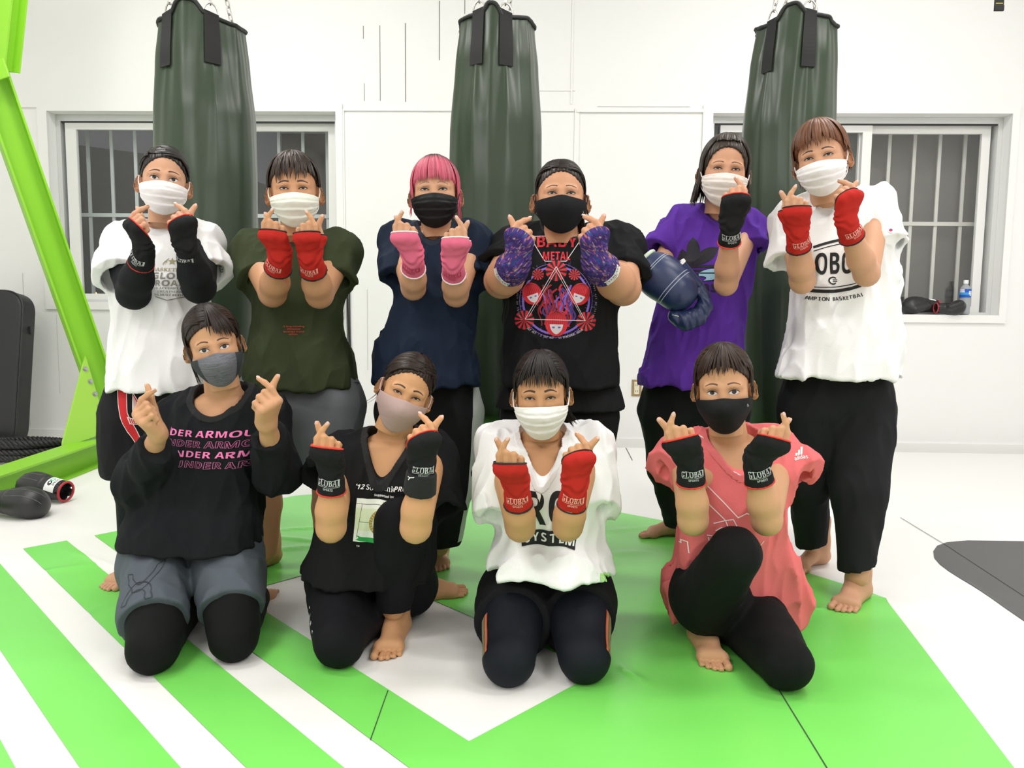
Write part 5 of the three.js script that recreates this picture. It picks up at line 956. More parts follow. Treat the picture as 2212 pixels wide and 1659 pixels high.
// ---- standing, third: pink hair, navy tee
{
  const D = 2.5, pink = [0.62, 0.12, 0.18], R = person({
    label: 'woman with pink fringe and black mask standing in a navy tee', D, seed: 31, baseZ: -2.62,
    head: [937, 410, 2.41], headScale: 0.931, roll: 2, pitch: 0, yaw: -3, eyes: 'smile', neck: [942, 500, 2.5], browColor: [0.3, 0.17, 0.13], browW: 0.003,
    shR: [866, 522, 2.53], shL: [1018, 526, 2.53], elR: [893, 622, 2.33], elL: [985, 637, 2.33],
    handR: { w: [893, 556, 2.19], u: [-0.25, 0.70, 0.68], n: [-0.20, -0.68, 0.70], pose: 'A', wrap: PW }, handL: { w: [978, 568, 2.19], u: [0.18, 0.70, 0.68], n: [0.20, -0.68, 0.70], pose: 'A', wrap: PW },
    torso: [[492, 898, 985, 0, 0.06], [512, 862, 1022, 0, 0.085], [570, 862, 1026, 0, 0.105], [632, 855, 1030, 0, 0.11], [680, 840, 1031, 0, 0.12], [755, 812, 1033, 0, 0.13], [830, 803, 1036, 0, 0.14]],
    sleeveR: [{ to: [862, 604, 2.44], r: [0.066, 0.066] }], sleeveL: [{ to: [1021, 606, 2.45], r: [0.066, 0.062] }],
    shirt: [0.009, 0.017, 0.036], shirtRough: 0.75, skin: [0.554, 0.302, 0.180], scoop: [0.035, 0.045, 0], foldsA: 0.010,
    mask: { color: [0.008, 0.008, 0.009], rough: 0.55, pleats: true, seed: 8 },
    hair: { color: pink, root: [0.03, 0.02, 0.02], fore: 0.062, thick: 0.013, sets: [{ n: 46, from: [-42, 44, 80, 80], to: [-44, 44, 3, 3], jit: 3, w: 0.0042, lift: 0.002 }, { n: 26, from: [-36, 36, 76, 76], to: [-36, 36, 0, 0], jit: 5, w: 0.0028, lift: 0.003 }, { n: 16, from: [-60, -70, 84, 84], to: [-66, -84, 0, 0], hang: 0.03, jit: 3, w: 0.004 }, { n: 10, from: [-58, -66, 80, 80], to: [-64, -74, -10, -10], hang: 0.09, jit: 3, w: 0.0022, drift: [-0.08, 0.05] }, { n: 20, from: [56, 80, 84, 84], to: [60, 88, 0, 0], hang: 0.06, jit: 3, w: 0.004 }, { n: 12, from: [58, 66, 80, 80], to: [62, 74, -10, -10], hang: 0.12, jit: 3, w: 0.0026, drift: [0.03, 0.05] }, { n: 30, from: [95, 265, 84, 84], to: [95, 265, 0, 0], jit: 4, w: 0.005 }] },
    legs: [{ p: [[880, 890, 2.56], [890, 1040, 2.58], [890, 1185, 2.68]], r: [0.105, 0.075, 0.036] }, { p: [[975, 890, 2.56], [968, 1040, 2.58], [948, 1180, 2.66]], r: [0.1, 0.075, 0.036] }],
    feet: [{ p: G(886, 1215), dir: [0, 0, 1], side: 1 }, { p: G(947, 1208), dir: [0.12, 0, 1], side: -1 }],
  });
  const [a, b] = R.legs, s = garment(R, 'track_pants', [0.010, 0.010, 0.011], [cap(a.p[0].clone().add(V(0.03, 0.08, 0)), b.p[0].clone().add(V(-0.03, 0.08, 0)), 0.12), cap(a.p[0], a.p[1], 0.115, 0.085), cap(a.p[1], a.p[2], 0.085, 0.075), cap(b.p[0], b.p[1], 0.112, 0.085), cap(b.p[1], b.p[2], 0.085, 0.07)], 0.03, { folds: 0.005, cuts: [[b.p[2].clone().add(V(0, 0.01, 0)), V(0, -1, 0)]] });
  // pale stripe down the outer leg
  const pts = [[1024, 838, 2.5], [1012, 900, 2.47], [1006, 1000, 2.5], [997, 1090, 2.52], [986, 1180, 2.56]].map(WA), bands = [], cv = new THREE.CatmullRomCurve3(pts);
  { const N = 40, pos = [], idx = []; for (let i = 0; i <= N; i++) { const p = cv.getPoint(i / N); for (let j = 0; j <= 5; j++) { const ang = (20 + j * 11) * DEG, ax = b.p[0].clone().lerp(b.p[2], i / N), dir = V(-Math.sin(ang), 0, -Math.cos(ang)), st = V(p.x - 0.02, p.y, ax.z).addScaledVector(dir, -0.3); let t = 0; for (let k = 0; k < 60; k++) { const d = s.f(st.x + dir.x * t, st.y, st.z + dir.z * t); if (d < 0.0006 || t > 0.5) break; t += d * 0.8; } st.addScaledVector(dir, t - 0.002); pos.push(st.x, st.y, st.z); } } for (let i = 0; i < N; i++) for (let j = 0; j < 5; j++) { const o = i * 6 + j; idx.push(o, o + 6, o + 1, o + 1, o + 6, o + 7); } const g = new THREE.BufferGeometry(); g.setAttribute('position', new THREE.Float32BufferAttribute(pos, 3)); g.setIndex(idx); g.computeVertexNormals(); wpart('side_stripe', g, std([0.56, 0.62, 0.58], 0.8), s.m, 'pale side stripe'); }
  R.onShirt(champion(), 1015, 594, 0.024, 0.018, { sleeve: true, d: 2.4, nu: 10, nv: 8 });
}

// ---- standing, fourth: black tee with red and purple print
{
  const D = 2.52, tie = canvasTex(512, 512, (g) => { const cs = ['#2a2350', '#4b2f7d', '#1d5f86', '#7a4aa0', '#b56a55', '#16406b', '#6b3f8c', '#caa07c']; g.fillStyle = '#3b2a66'; g.fillRect(0, 0, 512, 512); for (let i = 0; i < 900; i++) { g.fillStyle = cs[Math.floor(rnd(0, cs.length))]; g.globalAlpha = 0.6; g.save(); g.translate(rnd(0, 512), rnd(0, 512)); g.rotate(rnd(0.2, 1.2)); g.fillRect(-rnd(4, 20), -rnd(2, 6), rnd(10, 40), rnd(3, 12)); g.restore(); } });
  tie.wrapS = tie.wrapT = THREE.RepeatWrapping; tie.repeat.set(5, 5);
  const band = printTex(256, 110, (g) => { g.fillStyle = '#d9d9d4'; g.fillRect(0, 0, 256, 110); g.fillStyle = '#151515'; g.font = 'bold 50px serif'; g.textAlign = 'center'; g.fillText('EVERLAST', 128, 62); g.fillRect(90, 76, 76, 8); });
  const TW = { color: [1, 1, 1], map: tie, trim: null, ink: 'x', inkMat: printMat(band), logoW: 0.062, logoH: 0.022, logoAt: 0.040, label: 'purple and blue patterned hand wrap' };
  const R = person({
    label: 'woman in a black tee with a large red and purple print, patterned hand wraps', D, seed: 41, baseZ: -2.6,
    head: [1213, 418, 2.42], headScale: 0.977, roll: 0, pitch: -3, yaw: 2, eyes: 'smile', neck: [1222, 516, 2.5], browW: 0.0035, face: { wide: 1.06 },
    shR: [1118, 545, 2.55], shL: [1334, 545, 2.55], elR: [1084, 606, 2.37], elL: [1346, 622, 2.37],
    handR: { w: [1113, 573, 2.19], u: [0.12, 0.9, 0.4], n: [-0.55, -0.2, 0.8], pose: 'B', s: 1.06, wrap: TW }, handL: { w: [1289, 570, 2.19], u: [-0.1, 0.9, 0.4], n: [0.55, -0.2, 0.8], pose: 'B', s: 1.06, wrap: TW },
    torso: [[502, 1150, 1290, 0, 0.07], [520, 1105, 1345, 0, 0.1], [580, 1092, 1352, 0, 0.14], [650, 1090, 1332, 0, 0.155], [720, 1088, 1331, 0, 0.16], [780, 1084, 1332, 0, 0.165], [830, 1082, 1333, 0, 0.165]],
    sleeveR: [{ to: [1083, 590, 2.44], r: [0.085, 0.085] }], sleeveL: [{ to: [1347, 604, 2.44], r: [0.085, 0.086] }],
    shirt: [0.009, 0.009, 0.010], skin: [0.554, 0.289, 0.169], thick: 1.5, handScale: 1.02, foldsA: 0.008, holeR: 0.068,
    mask: { color: [0.010, 0.011, 0.013], shaped: true, reach: 74, topSide: -0.022, bottomSide: -0.062, rough: 0.9, more: (mk, mask, hm) => { wpart('mark', toHead(tube([mk.pt(0.84, 0.45), mk.pt(0.86, 0.52), mk.pt(0.83, 0.6)], 0.0012, 10, 5), hm), std([0.5, 0.5, 0.5], 0.6), mask); } },
    hair: { color: [0.024, 0.017, 0.014], fore: 0.07, thick: 0.012, sets: [...sweptBack(-6, { bow: 4 }), { n: 26, from: [120, 150, -10, -20], to: [105, 128, -30, -36], hang: 0.12, jit: 4, w: 0.004, drift: [0.1, 0.3] }, { n: 6, from: [-60, -70, 24, 16], to: [-72, -76, -10, -14], hang: 0.07, w: 0.0012, th: 0.001, jit: 4, drift: [-0.15, 0.05] }, { n: 8, from: [60, 70, 24, 16], to: [74, 80, -10, -14], hang: 0.08, w: 0.0014, th: 0.001, jit: 5, drift: [0.15, 0.05] }] },
    legs: [{ p: [[1155, 900, 2.56], [1155, 1050, 2.58], [1155, 1190, 2.66]], r: [0.13, 0.085, 0.04] }, { p: [[1262, 900, 2.56], [1258, 1050, 2.58], [1255, 1190, 2.66]], r: [0.13, 0.085, 0.04] }],
    feet: [{ p: G(1152, 1220), dir: [-0.1, 0, 1], side: 1 }, { p: G(1256, 1220), dir: [0.1, 0, 1], side: -1 }],
  });
  const [a, b] = R.legs;
  garment(R, 'shorts', [0.010, 0.010, 0.011], [cap(a.p[0].clone().add(V(0.03, 0.06, 0)), b.p[0].clone().add(V(-0.03, 0.06, 0)), 0.145), cap(a.p[0], a.p[1], 0.14, 0.115), cap(b.p[0], b.p[1], 0.142, 0.118)], 0.03, { folds: 0.006, cuts: [[W(1200, 885, 2.5), V(0, -1, 0)]] });
  garment(R, 'leggings', [0.009, 0.009, 0.010], [cap(a.p[0], a.p[1], 0.118, 0.085), cap(a.p[1], a.p[2], 0.085, 0.05), cap(b.p[0], b.p[1], 0.118, 0.085), cap(b.p[1], b.p[2], 0.085, 0.05)], 0.01, { cuts: [[a.p[2].clone().add(V(0, 0.03, 0)), V(0, -1, 0)]] });
  R.onShirt(printTex(1024, 1360, (g, w, h) => {
    const red = '#cf2632', vio = '#7d62c4', pale = '#dcd6d8';
    g.lineJoin = 'round';
    g.fillStyle = red; g.strokeStyle = pale; g.lineWidth = 9; g.beginPath(); g.moveTo(190, 20); g.lineTo(850, 20); g.lineTo(640, 350); g.lineTo(380, 350); g.closePath(); g.stroke();
    textLines(g, [['BABY', 165, 'bold 200px sans-serif', red, 1.02], ['METAL', 335, 'bold 150px sans-serif', red, 0.72]], 520);
    g.strokeStyle = '#0b0b0c'; g.lineWidth = 5; g.font = 'bold 200px sans-serif'; for (let i = 0; i < 7; i++) { g.beginPath(); g.moveTo(250 + i * 80, 20); g.lineTo(300 + i * 66, 175); g.stroke(); }
    g.strokeStyle = vio; g.lineWidth = 26; g.beginPath(); g.ellipse(520, 840, 400, 420, 0, 0, 7); g.stroke(); g.lineWidth = 6; g.beginPath(); g.ellipse(520, 840, 440, 465, 0, 0, 7); g.stroke();
    for (let i = 0; i < 160; i++) { const a = rnd(0, 6.3), r = rnd(380, 500); g.strokeStyle = i % 3 ? '#4d4a86' : '#8a86b8'; g.lineWidth = 3; g.beginPath(); g.moveTo(520 + r * Math.cos(a) * 0.96, 820 + r * Math.sin(a)); g.lineTo(520 + (r + rnd(10, 50)) * Math.cos(a) * 0.96, 820 + (r + rnd(10, 50)) * Math.sin(a)); g.stroke(); }
    const fan = (x, y, r) => { for (let i = 0; i < 22; i++) { g.fillStyle = i % 2 ? red : '#1a0d10'; g.beginPath(); g.moveTo(x, y); g.arc(x, y, r, i / 22 * 6.2832, (i + 1) / 22 * 6.2832); g.fill(); } };
    fan(520, 470, 130); fan(140, 1090, 120); fan(890, 1100, 120); fan(300, 520, 70); fan(740, 520, 70);
    for (let i = 0; i < 60; i++) { g.strokeStyle = ['#cf2632', '#7a1522', vio, '#4a2f7a', '#a51f2b'][i % 5]; g.lineWidth = rnd(8, 26); const x = 520 + rnd(-190, 190), y = 640 + rnd(0, 280); g.beginPath(); g.moveTo(x, y); g.bezierCurveTo(x + rnd(-150, 150), y + 90, x + rnd(-150, 150), y + 160, x + rnd(-90, 90), y + 250); g.stroke(); }
    for (const [x, y, r, t] of [[230, 760, 140, -0.35], [810, 760, 140, 0.35], [530, 1130, 160, 0]]) { g.save(); g.translate(x, y); g.rotate(t); g.fillStyle = red; g.beginPath(); g.ellipse(0, 0, r * 0.85, r, 0, 0, 7); g.fill(); g.fillStyle = pale; g.beginPath(); g.moveTo(-r * 0.5, 10); g.quadraticCurveTo(-r * 0.45, r * 0.7, 0, r * 0.85); g.quadraticCurveTo(r * 0.45, r * 0.7, r * 0.5, 10); g.closePath(); g.fill(); g.strokeStyle = '#6e0f1c'; g.lineWidth = 5; for (let k = -5; k <= 5; k++) { g.beginPath(); g.moveTo(0, -r); g.quadraticCurveTo(k * r * 0.2, -r * 0.5, k * r * 0.15, 10); g.stroke(); } g.fillStyle = vio; for (const q of [-1, 1]) { g.beginPath(); g.ellipse(q * r * 0.22, r * 0.3, r * 0.11, r * 0.07, 0, 0, 7); g.fill(); } g.restore(); }
    g.strokeStyle = pale; g.lineWidth = 8; g.beginPath(); g.moveTo(520, 420); g.lineTo(150, 1080); g.lineTo(880, 1090); g.closePath(); g.stroke(); g.lineWidth = 5; g.beginPath(); g.moveTo(540, 440); g.lineTo(200, 1040); g.moveTo(500, 440); g.lineTo(840, 1050); g.stroke();
    g.fillStyle = '#c9c2c4'; g.font = '34px serif'; g.textAlign = 'center'; const arc = '1ST ACT · 2 1ST ACT · II YOKOHAMA ARENA'; for (let i = 0; i < arc.length; i++) { const a = Math.PI / 2 + (arc.length / 2 - i) * 0.034; g.save(); g.translate(520 + 560 * Math.cos(a), 760 + 560 * Math.sin(a)); g.rotate(a - Math.PI / 2); g.fillText(arc[i], 0, 0); g.restore(); }
    g.font = '26px serif'; const side = 'FIRST ACT OF TRILOGY'; for (let i = 0; i < side.length; i++) for (const s of [-1, 1]) { const a = s > 0 ? -0.45 + i * 0.05 : Math.PI + 0.45 - i * 0.05; g.save(); g.translate(520 + 480 * Math.cos(a), 840 + 520 * Math.sin(a)); g.rotate(a + s * Math.PI / 2); g.fillText(side[i], 0, 0); g.restore(); }
  }), 1199, 622, 0.26, 0.335, { nu: 80, nv: 90 });
}

// ---- standing, fifth: purple tee, one hand up, navy gloves under the arm
{
  const D = 2.74, R = person({
    label: 'woman standing in a purple tee holding navy boxing gloves against her side', D, seed: 51, baseZ: -2.95,
    head: [1570, 366, 2.61], headScale: 0.986, roll: -5, pitch: 5, yaw: 4, eyes: 'smile', neck: [1552, 462, 2.72], browColor: [0.12, 0.06, 0.045], browW: 0.0032,
    shR: [1472, 492, 2.76], shL: [1612, 498, 2.72], elR: [1416, 605, 2.68], elL: [1568, 614, 2.50],
    handR: { w: [1424, 600, 2.56], u: [0.6, -0.45, 0.3], n: [0.2, 0.2, 1], pose: 'A', s: 0.75 }, handL: { w: [1578, 490, 2.36], u: [0.08, 0.90, 0.42], n: [0.10, -0.42, 0.9], pose: 'A', wrap: { ...BW, logoW: 0.056, logoH: 0.034, logoAt: 0.026 }, s: 1.04 },
    torso: [[452, 1505, 1598, 0, 0.06], [474, 1472, 1618, 0, 0.085], [530, 1450, 1626, 0, 0.11], [570, 1434, 1626, 0, 0.12], [640, 1421, 1612, 0, 0.125], [740, 1404, 1600, 0, 0.135], [815, 1384, 1604, 0, 0.145], [832, 1384, 1606, 0, 0.145]],
    sleeveR: [{ to: [1422, 545, 2.72], r: [0.07, 0.062] }], sleeveL: [{ to: [1624, 542, 2.66], r: [0.066, 0.06] }],
    shirt: [0.105, 0.032, 0.32], skin: [0.569, 0.302, 0.186], scoop: [0.03, 0.05, 0], foldsA: 0.011, slant: 0.7, handScale: 1.02,
    mask: { color: [0.82, 0.74, 0.69], pleats: true, seed: 12, reach: 62 },
    hair: { color: [0.042, 0.031, 0.023], fore: 0.072, thick: 0.015, covered: true, low: -0.10, sets: [{ n: 30, from: [-30, 30, 40, 40], to: [-60, 60, 88, 88], jit: 4, w: 0.004, lift: 0.001 }, ...[-1, 1].flatMap((s) => [{ n: 34, from: [s * 20, s * 60, 78, 80], to: [s * 62, s * 100, 0, 0], hang: s < 0 ? 0.135 : 0.15, bow: 6, jit: 3, w: 0.005, loose: 0.3, drift: [s * 0.12, 0.05] }, { n: 26, from: [s * 60, s * 120, 84, 84], to: [s * 84, s * 140, -5, -5], hang: 0.14, jit: 4, w: 0.006, drift: [s * 0.1, 0.2] }, { n: 12, from: [s * 40, s * 58, 50, 34], to: [s * 62, s * 74, -2, -10], hang: 0.11, jit: 2, w: 0.0035, drift: [s * 0.1, 0.1] }]), { n: 24, from: [120, 240, 84, 84], to: [130, 230, -10, -10], hang: 0.12, w: 0.007, jit: 4 }] },
    legs: [{ p: [[1452, 890, 2.82], [1450, 1005, 2.86], [1462, 1120, 2.96]], r: [0.115, 0.075, 0.034] }, { p: [[1545, 890, 2.80], [1548, 1010, 2.82], [1545, 1140, 2.88]], r: [0.115, 0.075, 0.034] }],
    feet: [{ p: G(1460, 1158), dir: [-1, 0, 0.12], side: 1, s: 1.06 }, { p: G(1545, 1180), dir: [0.1, 0, 1], side: -1 }],
  });
  const [a, b] = R.legs;
  garment(R, 'trousers', [0.009, 0.010, 0.011], [cap(a.p[0].clone().add(V(0.03, 0.08, 0)), b.p[0].clone().add(V(-0.03, 0.08, 0)), 0.13), cap(a.p[0], a.p[1], 0.125, 0.085), cap(a.p[1], a.p[2], 0.08, 0.052), cap(b.p[0], b.p[1], 0.125, 0.085), cap(b.p[1], b.p[2], 0.08, 0.055)], 0.03, { folds: 0.006, cuts: [[W(1460, 1138, 2.96), V(0, -1, 0)]] });
  R.onShirt(printTex(1024, 900, (g) => {
    g.fillStyle = '#17151f'; const leaf = (a, l, w) => { g.save(); g.translate(512, 430); g.rotate(a); g.beginPath(); g.moveTo(-30, 0); g.bezierCurveTo(-w, -l * 0.45, -w * 0.8, -l * 0.75, 0, -l); g.bezierCurveTo(w * 0.8, -l * 0.75, w, -l * 0.45, 30, 0); g.closePath(); g.fill(); g.restore(); };
    leaf(-0.95, 420, 130); leaf(0, 400, 125); leaf(0.95, 420, 130); g.fillRect(210, 452, 610, 40);
    g.fillRect(250, 520, 540, 32); g.fillRect(300, 578, 420, 30);
    g.save(); g.translate(690, 560); g.fillStyle = '#9cc8de'; g.strokeStyle = '#101820'; g.lineWidth = 7; g.beginPath(); g.moveTo(-110, 10); g.quadraticCurveTo(10, -70, 130, -50); g.quadraticCurveTo(260, -40, 270, 10); g.quadraticCurveTo(200, 90, 60, 120); g.lineTo(-60, 130); g.quadraticCurveTo(60, 60, -110, 60); g.closePath(); g.fill(); g.stroke(); g.beginPath(); g.arc(165, -10, 26, 0, 7); g.stroke(); g.fillStyle = '#101820'; g.beginPath(); g.arc(165, -10, 13, 0, 7); g.fill(); g.fillRect(-100, 4, 230, 18); g.restore();
    g.fillStyle = '#17151f'; g.font = 'bold 210px sans-serif'; g.textAlign = 'center'; g.fillText('adidas', 512, 850);
  }), 1500, 572, 0.24, 0.205, { d: 2.62 });
  // the two navy gloves
  const navy = std([0.014, 0.026, 0.085], 0.36, { bumpMap: leather, bumpScale: 0.0003 }), stitch = std([0.42, 0.46, 0.55], 0.6), whiteTrim = std([0.78, 0.78, 0.74], 0.6), green = std([0.56, 0.66, 0.52], 0.6);
  { const d = 2.50, A = W(1412, 584, d), Bp = W(1462, 628, d - 0.02), t = thing('boxing_glove', 'navy boxing glove with pale piping, held against the purple tee', 'boxing glove', A, 'navy boxing gloves');
    const f = union([cap(A, Bp, 0.058, 0.066), ell(A.clone().lerp(Bp, 0.35), V(0.078, 0.07, 0.062))], 0.03); wpart('shell', netMesh(f, 0.0055), navy, t);
    const ax = Bp.clone().sub(A).normalize(), n1 = V(0, 0, 1).addScaledVector(ax, -ax.z).normalize(), n2 = ax.clone().cross(n1);
    const ringAt = (k, off) => { const c = A.clone().lerp(Bp, k), pts = []; for (let i = 0; i < 40; i++) { const a = i / 40 * 2 * Math.PI, dir = n1.clone().multiplyScalar(Math.cos(a)).addScaledVector(n2, Math.sin(a)); let r = 0.12; for (let q = 0; q < 50; q++) { const e = f(c.x + dir.x * r, c.y + dir.y * r, c.z + dir.z * r); if (e < 0.0005) break; r -= e * 0.8; } pts.push(c.clone().addScaledVector(dir, r + off)); } return pts; };
    for (const k of [-0.05, 0.02, 0.8, 0.9]) wpart('stitching', tube(ringAt(k, -0.0003), 0.0013, 90, 5, true), stitch, t);
    const tagc = A.clone().addScaledVector(ax, -0.046); wpart('cuff_label', tube(ringAt(-0.42, 0.001), 0.0075, 90, 8, true), green, t, 'pale green cuff band'); }
  { const d = 2.52, t = thing('boxing_glove', 'navy boxing glove curled below the other, thumb and strap with white ends', 'boxing glove', W(1500, 650, d), 'navy boxing gloves');
    const q = [[1508, 612, d - 0.02], [1521, 640, d - 0.03], [1521, 664, d - 0.035], [1506, 684, d - 0.04], [1482, 692, d - 0.04], [1458, 684, d - 0.035]].map(WA), rr = [0.015, 0.018, 0.023, 0.028, 0.031, 0.024], prims = []; for (let i = 0; i < 5; i++) prims.push(cap(q[i], q[i + 1], rr[i], rr[i + 1]));
    prims.push(cap(WA([1500, 626, d]), WA([1466, 640, d - 0.05]), 0.034, 0.021)); const f0 = union(prims, 0.016), f = withBox((x, y, z) => f0(x, y, z) + 0.0016 * Math.sin(noise(x * 8, y * 8, z * 8) * 4 + (x * 260 + y * 120)), f0.lo, f0.hi); wpart('shell', netMesh(f, 0.0045), navy, t);
    wpart('thumb_trim', new THREE.CylinderGeometry(0.0185, 0.0205, 0.008, 24).applyQuaternion(new THREE.Quaternion().setFromUnitVectors(V(0, 1, 0), W(1466, 640, d - 0.05).sub(W(1502, 622, d)).normalize())).translate(...WA([1455, 646, d - 0.062]).toArray()), whiteTrim, t);
    const s0 = W(1474, 572, d - 0.045), s1 = W(1508, 614, d - 0.03); const strap = wpart('strap', netMesh(union([cap(s0, s1, 0.0145, 0.0155)], 0.01), 0.004), navy, t);
    wpart('strap_end', new THREE.CylinderGeometry(0.0165, 0.0165, 0.009, 20).applyQuaternion(new THREE.Quaternion().setFromUnitVectors(V(0, 1, 0), s1.clone().sub(s0).normalize())).translate(...s0.clone().addScaledVector(s1.clone().sub(s0).normalize(), -0.008).toArray()), whiteTrim, strap);
    for (let i = 0; i < 6; i++) { const p = s0.clone().lerp(s1, 0.28 + i * 0.11).add(V(-0.011, -0.004, 0.009)); wpart('lettering_bar', box(0.012, i === 2 ? 0.009 : 0.0035, 0.003).applyMatrix4(new THREE.Matrix4().makeRotationZ(0.75)).translate(p.x, p.y, p.z), whiteTrim, strap); }
    wpart('piping', tube([[1527, 664, d - 0.03], [1520, 690, d - 0.05], [1490, 706, d - 0.055], [1462, 700, d - 0.05], [1450, 686, d - 0.045]].map(WA), 0.0016, 40, 5), stitch, t); wpart('piping', tube([[1525, 664, d - 0.04], [1508, 684, d - 0.062], [1480, 686, d - 0.066], [1452, 680, d - 0.055]].map(WA), 0.0016, 40, 5), green, t); }
}

// ---- standing, far right: white tee, brown short hair
{
  const D = 2.5, R = person({
    label: 'woman with short brown hair standing at the far right in a white tee', D, seed: 61, baseZ: -2.55,
    head: [1768, 340, 2.37], headScale: 0.940, roll: 10, pitch: 6, yaw: -8, eyes: 'smile', neck: [1795, 436, 2.48], browW: 0.0045,
    shR: [1712, 480, 2.54], shL: [1892, 448, 2.5], elR: [1733, 608, 2.33], elL: [1872, 592, 2.3],
    handR: { w: [1722, 502, 2.19], u: [-0.27, 0.70, 0.68], n: [-0.20, -0.68, 0.70], pose: 'A', wrap: RW }, handL: { w: [1828, 482, 2.17], u: [-0.02, 0.93, 0.35], n: [0.45, -0.2, 0.85], pose: 'B', wrap: RW },
    torso: [[428, 1750, 1846, 0, 0.06], [448, 1716, 1898, 0, 0.085], [520, 1716, 1912, 0, 0.11], [571, 1722, 1930, 0, 0.12], [640, 1720, 1936, 0, 0.125], [740, 1706, 1937, 0, 0.135], [814, 1688, 1938, 0, 0.14]],
    sleeveR: [{ to: [1694, 572, 2.46], r: [0.066, 0.06] }], sleeveL: [{ from: [1893, 450, 2.5], to: [1920, 534, 2.42], r: [0.072, 0.066] }],
    shirt: [0.85, 0.85, 0.85], skin: [0.569, 0.309, 0.186], foldsA: 0.011, slant: 0.6,
    mask: { color: [0.85, 0.84, 0.84], pleats: true, seed: 15 },
    hair: { color: [0.16, 0.062, 0.028], fore: 0.066, thick: 0.017, covered: false, earY: 0.0, low: -0.11, sets: [{ n: 40, from: [-50, 44, 82, 82], to: [-52, 42, 6, 10], jit: 5, w: 0.0045, lift: 0.003 }, { n: 22, from: [-40, 30, 74, 74], to: [-40, 24, 2, 8], jit: 7, w: 0.003, lift: 0.002 }, { n: 30, from: [-60, -110, 84, 84], to: [-66, -110, -6, -6], hang: 0.06, jit: 4, w: 0.005, lift: 0.003 }, { n: 30, from: [60, 110, 84, 84], to: [66, 110, 6, -6], hang: 0.03, jit: 4, w: 0.005, lift: 0.003 }, { n: 24, from: [100, 150, 84, 84], to: [96, 150, -10, -10], hang: 0.06, jit: 4, w: 0.005 }, { n: 14, from: [-110, -150, 84, 84], to: [-96, -130, -20, -20], hang: 0.075, jit: 4, w: 0.004, drift: [0.05, 0.3] }, { n: 20, from: [140, 220, 84, 84], to: [140, 220, -10, -10], hang: 0.07, jit: 4, w: 0.006 }] },
    legs: [{ p: [[1752, 890, 2.58], [1745, 1035, 2.62], [1752, 1170, 2.7]], r: [0.12, 0.078, 0.034] }, { p: [[1862, 890, 2.55], [1856, 1060, 2.48], [1852, 1245, 2.42]], r: [0.12, 0.078, 0.034] }],
    feet: [{ p: G(1757, 1222), dir: [-0.75, 0, 0.66], side: 1 }, { p: G(1846, 1296), dir: [-0.62, 0, 0.78], side: -1 }],
  });
  const [a, b] = R.legs;
  garment(R, 'jogger_pants', [0.012, 0.013, 0.014], [cap(a.p[0].clone().add(V(0.02, 0.07, 0)), b.p[0].clone().add(V(-0.03, 0.08, 0)), 0.118), cap(a.p[0], a.p[1], 0.108, 0.075), cap(a.p[1], a.p[2], 0.072, 0.054), cap(b.p[0], b.p[1], 0.112, 0.082), cap(b.p[1], b.p[2], 0.08, 0.054)], 0.03, { folds: 0.006, cuts: [[b.p[2].clone().add(V(0, -0.006, 0)), V(0, -1, 0)], [a.p[2].clone().add(V(0, -0.012, 0)), V(0.32, -1, 0.0).normalize()]] });
  R.onShirt(printTex(1024, 1024, (g) => {
    g.strokeStyle = '#17181a'; g.fillStyle = '#17181a'; g.lineWidth = 34; g.beginPath(); g.moveTo(120, 300); g.quadraticCurveTo(420, 150, 860, 120); g.stroke(); g.lineWidth = 12; g.beginPath(); g.moveTo(120, 350); g.quadraticCurveTo(420, 205, 860, 176); g.stroke();
    g.save(); g.translate(512, 600); g.scale(0.82, 1.5); g.font = 'bold 270px sans-serif'; g.textAlign = 'center'; g.fillText('NOBOL', 0, 0); g.restore();
    g.strokeStyle = '#17181a'; g.lineWidth = 18; g.beginPath(); g.ellipse(512, 692, 52, 46, 0, 0.7, 5.6); g.stroke(); g.fillRect(506, 676, 70, 12); g.fillRect(506, 698, 70, 12);
    g.lineWidth = 12; g.beginPath(); g.moveTo(170, 740); g.quadraticCurveTo(520, 830, 850, 720); g.stroke(); g.lineWidth = 44; g.beginPath(); g.moveTo(170, 790); g.quadraticCurveTo(520, 890, 850, 770); g.stroke();
    const t = 'CHAMPION BASKETBALL'; g.font = 'bold 68px sans-serif'; g.textAlign = 'center'; for (let i = 0; i < t.length; i++) { const u = (i - 9) / 9; g.save(); g.translate(512 + u * 400, 965 - 60 * u * u); g.rotate(-u * 0.28); g.fillText(t[i], 0, 0); g.restore(); }
  }), 1796, 578, 0.235, 0.235, { sin: 0.05 });
  R.onShirt(champion(), 1926, 497, 0.026, 0.018, { sleeve: true, d: 2.36, sin: 0.35, cos: 0.93, nu: 12, nv: 10 });
}
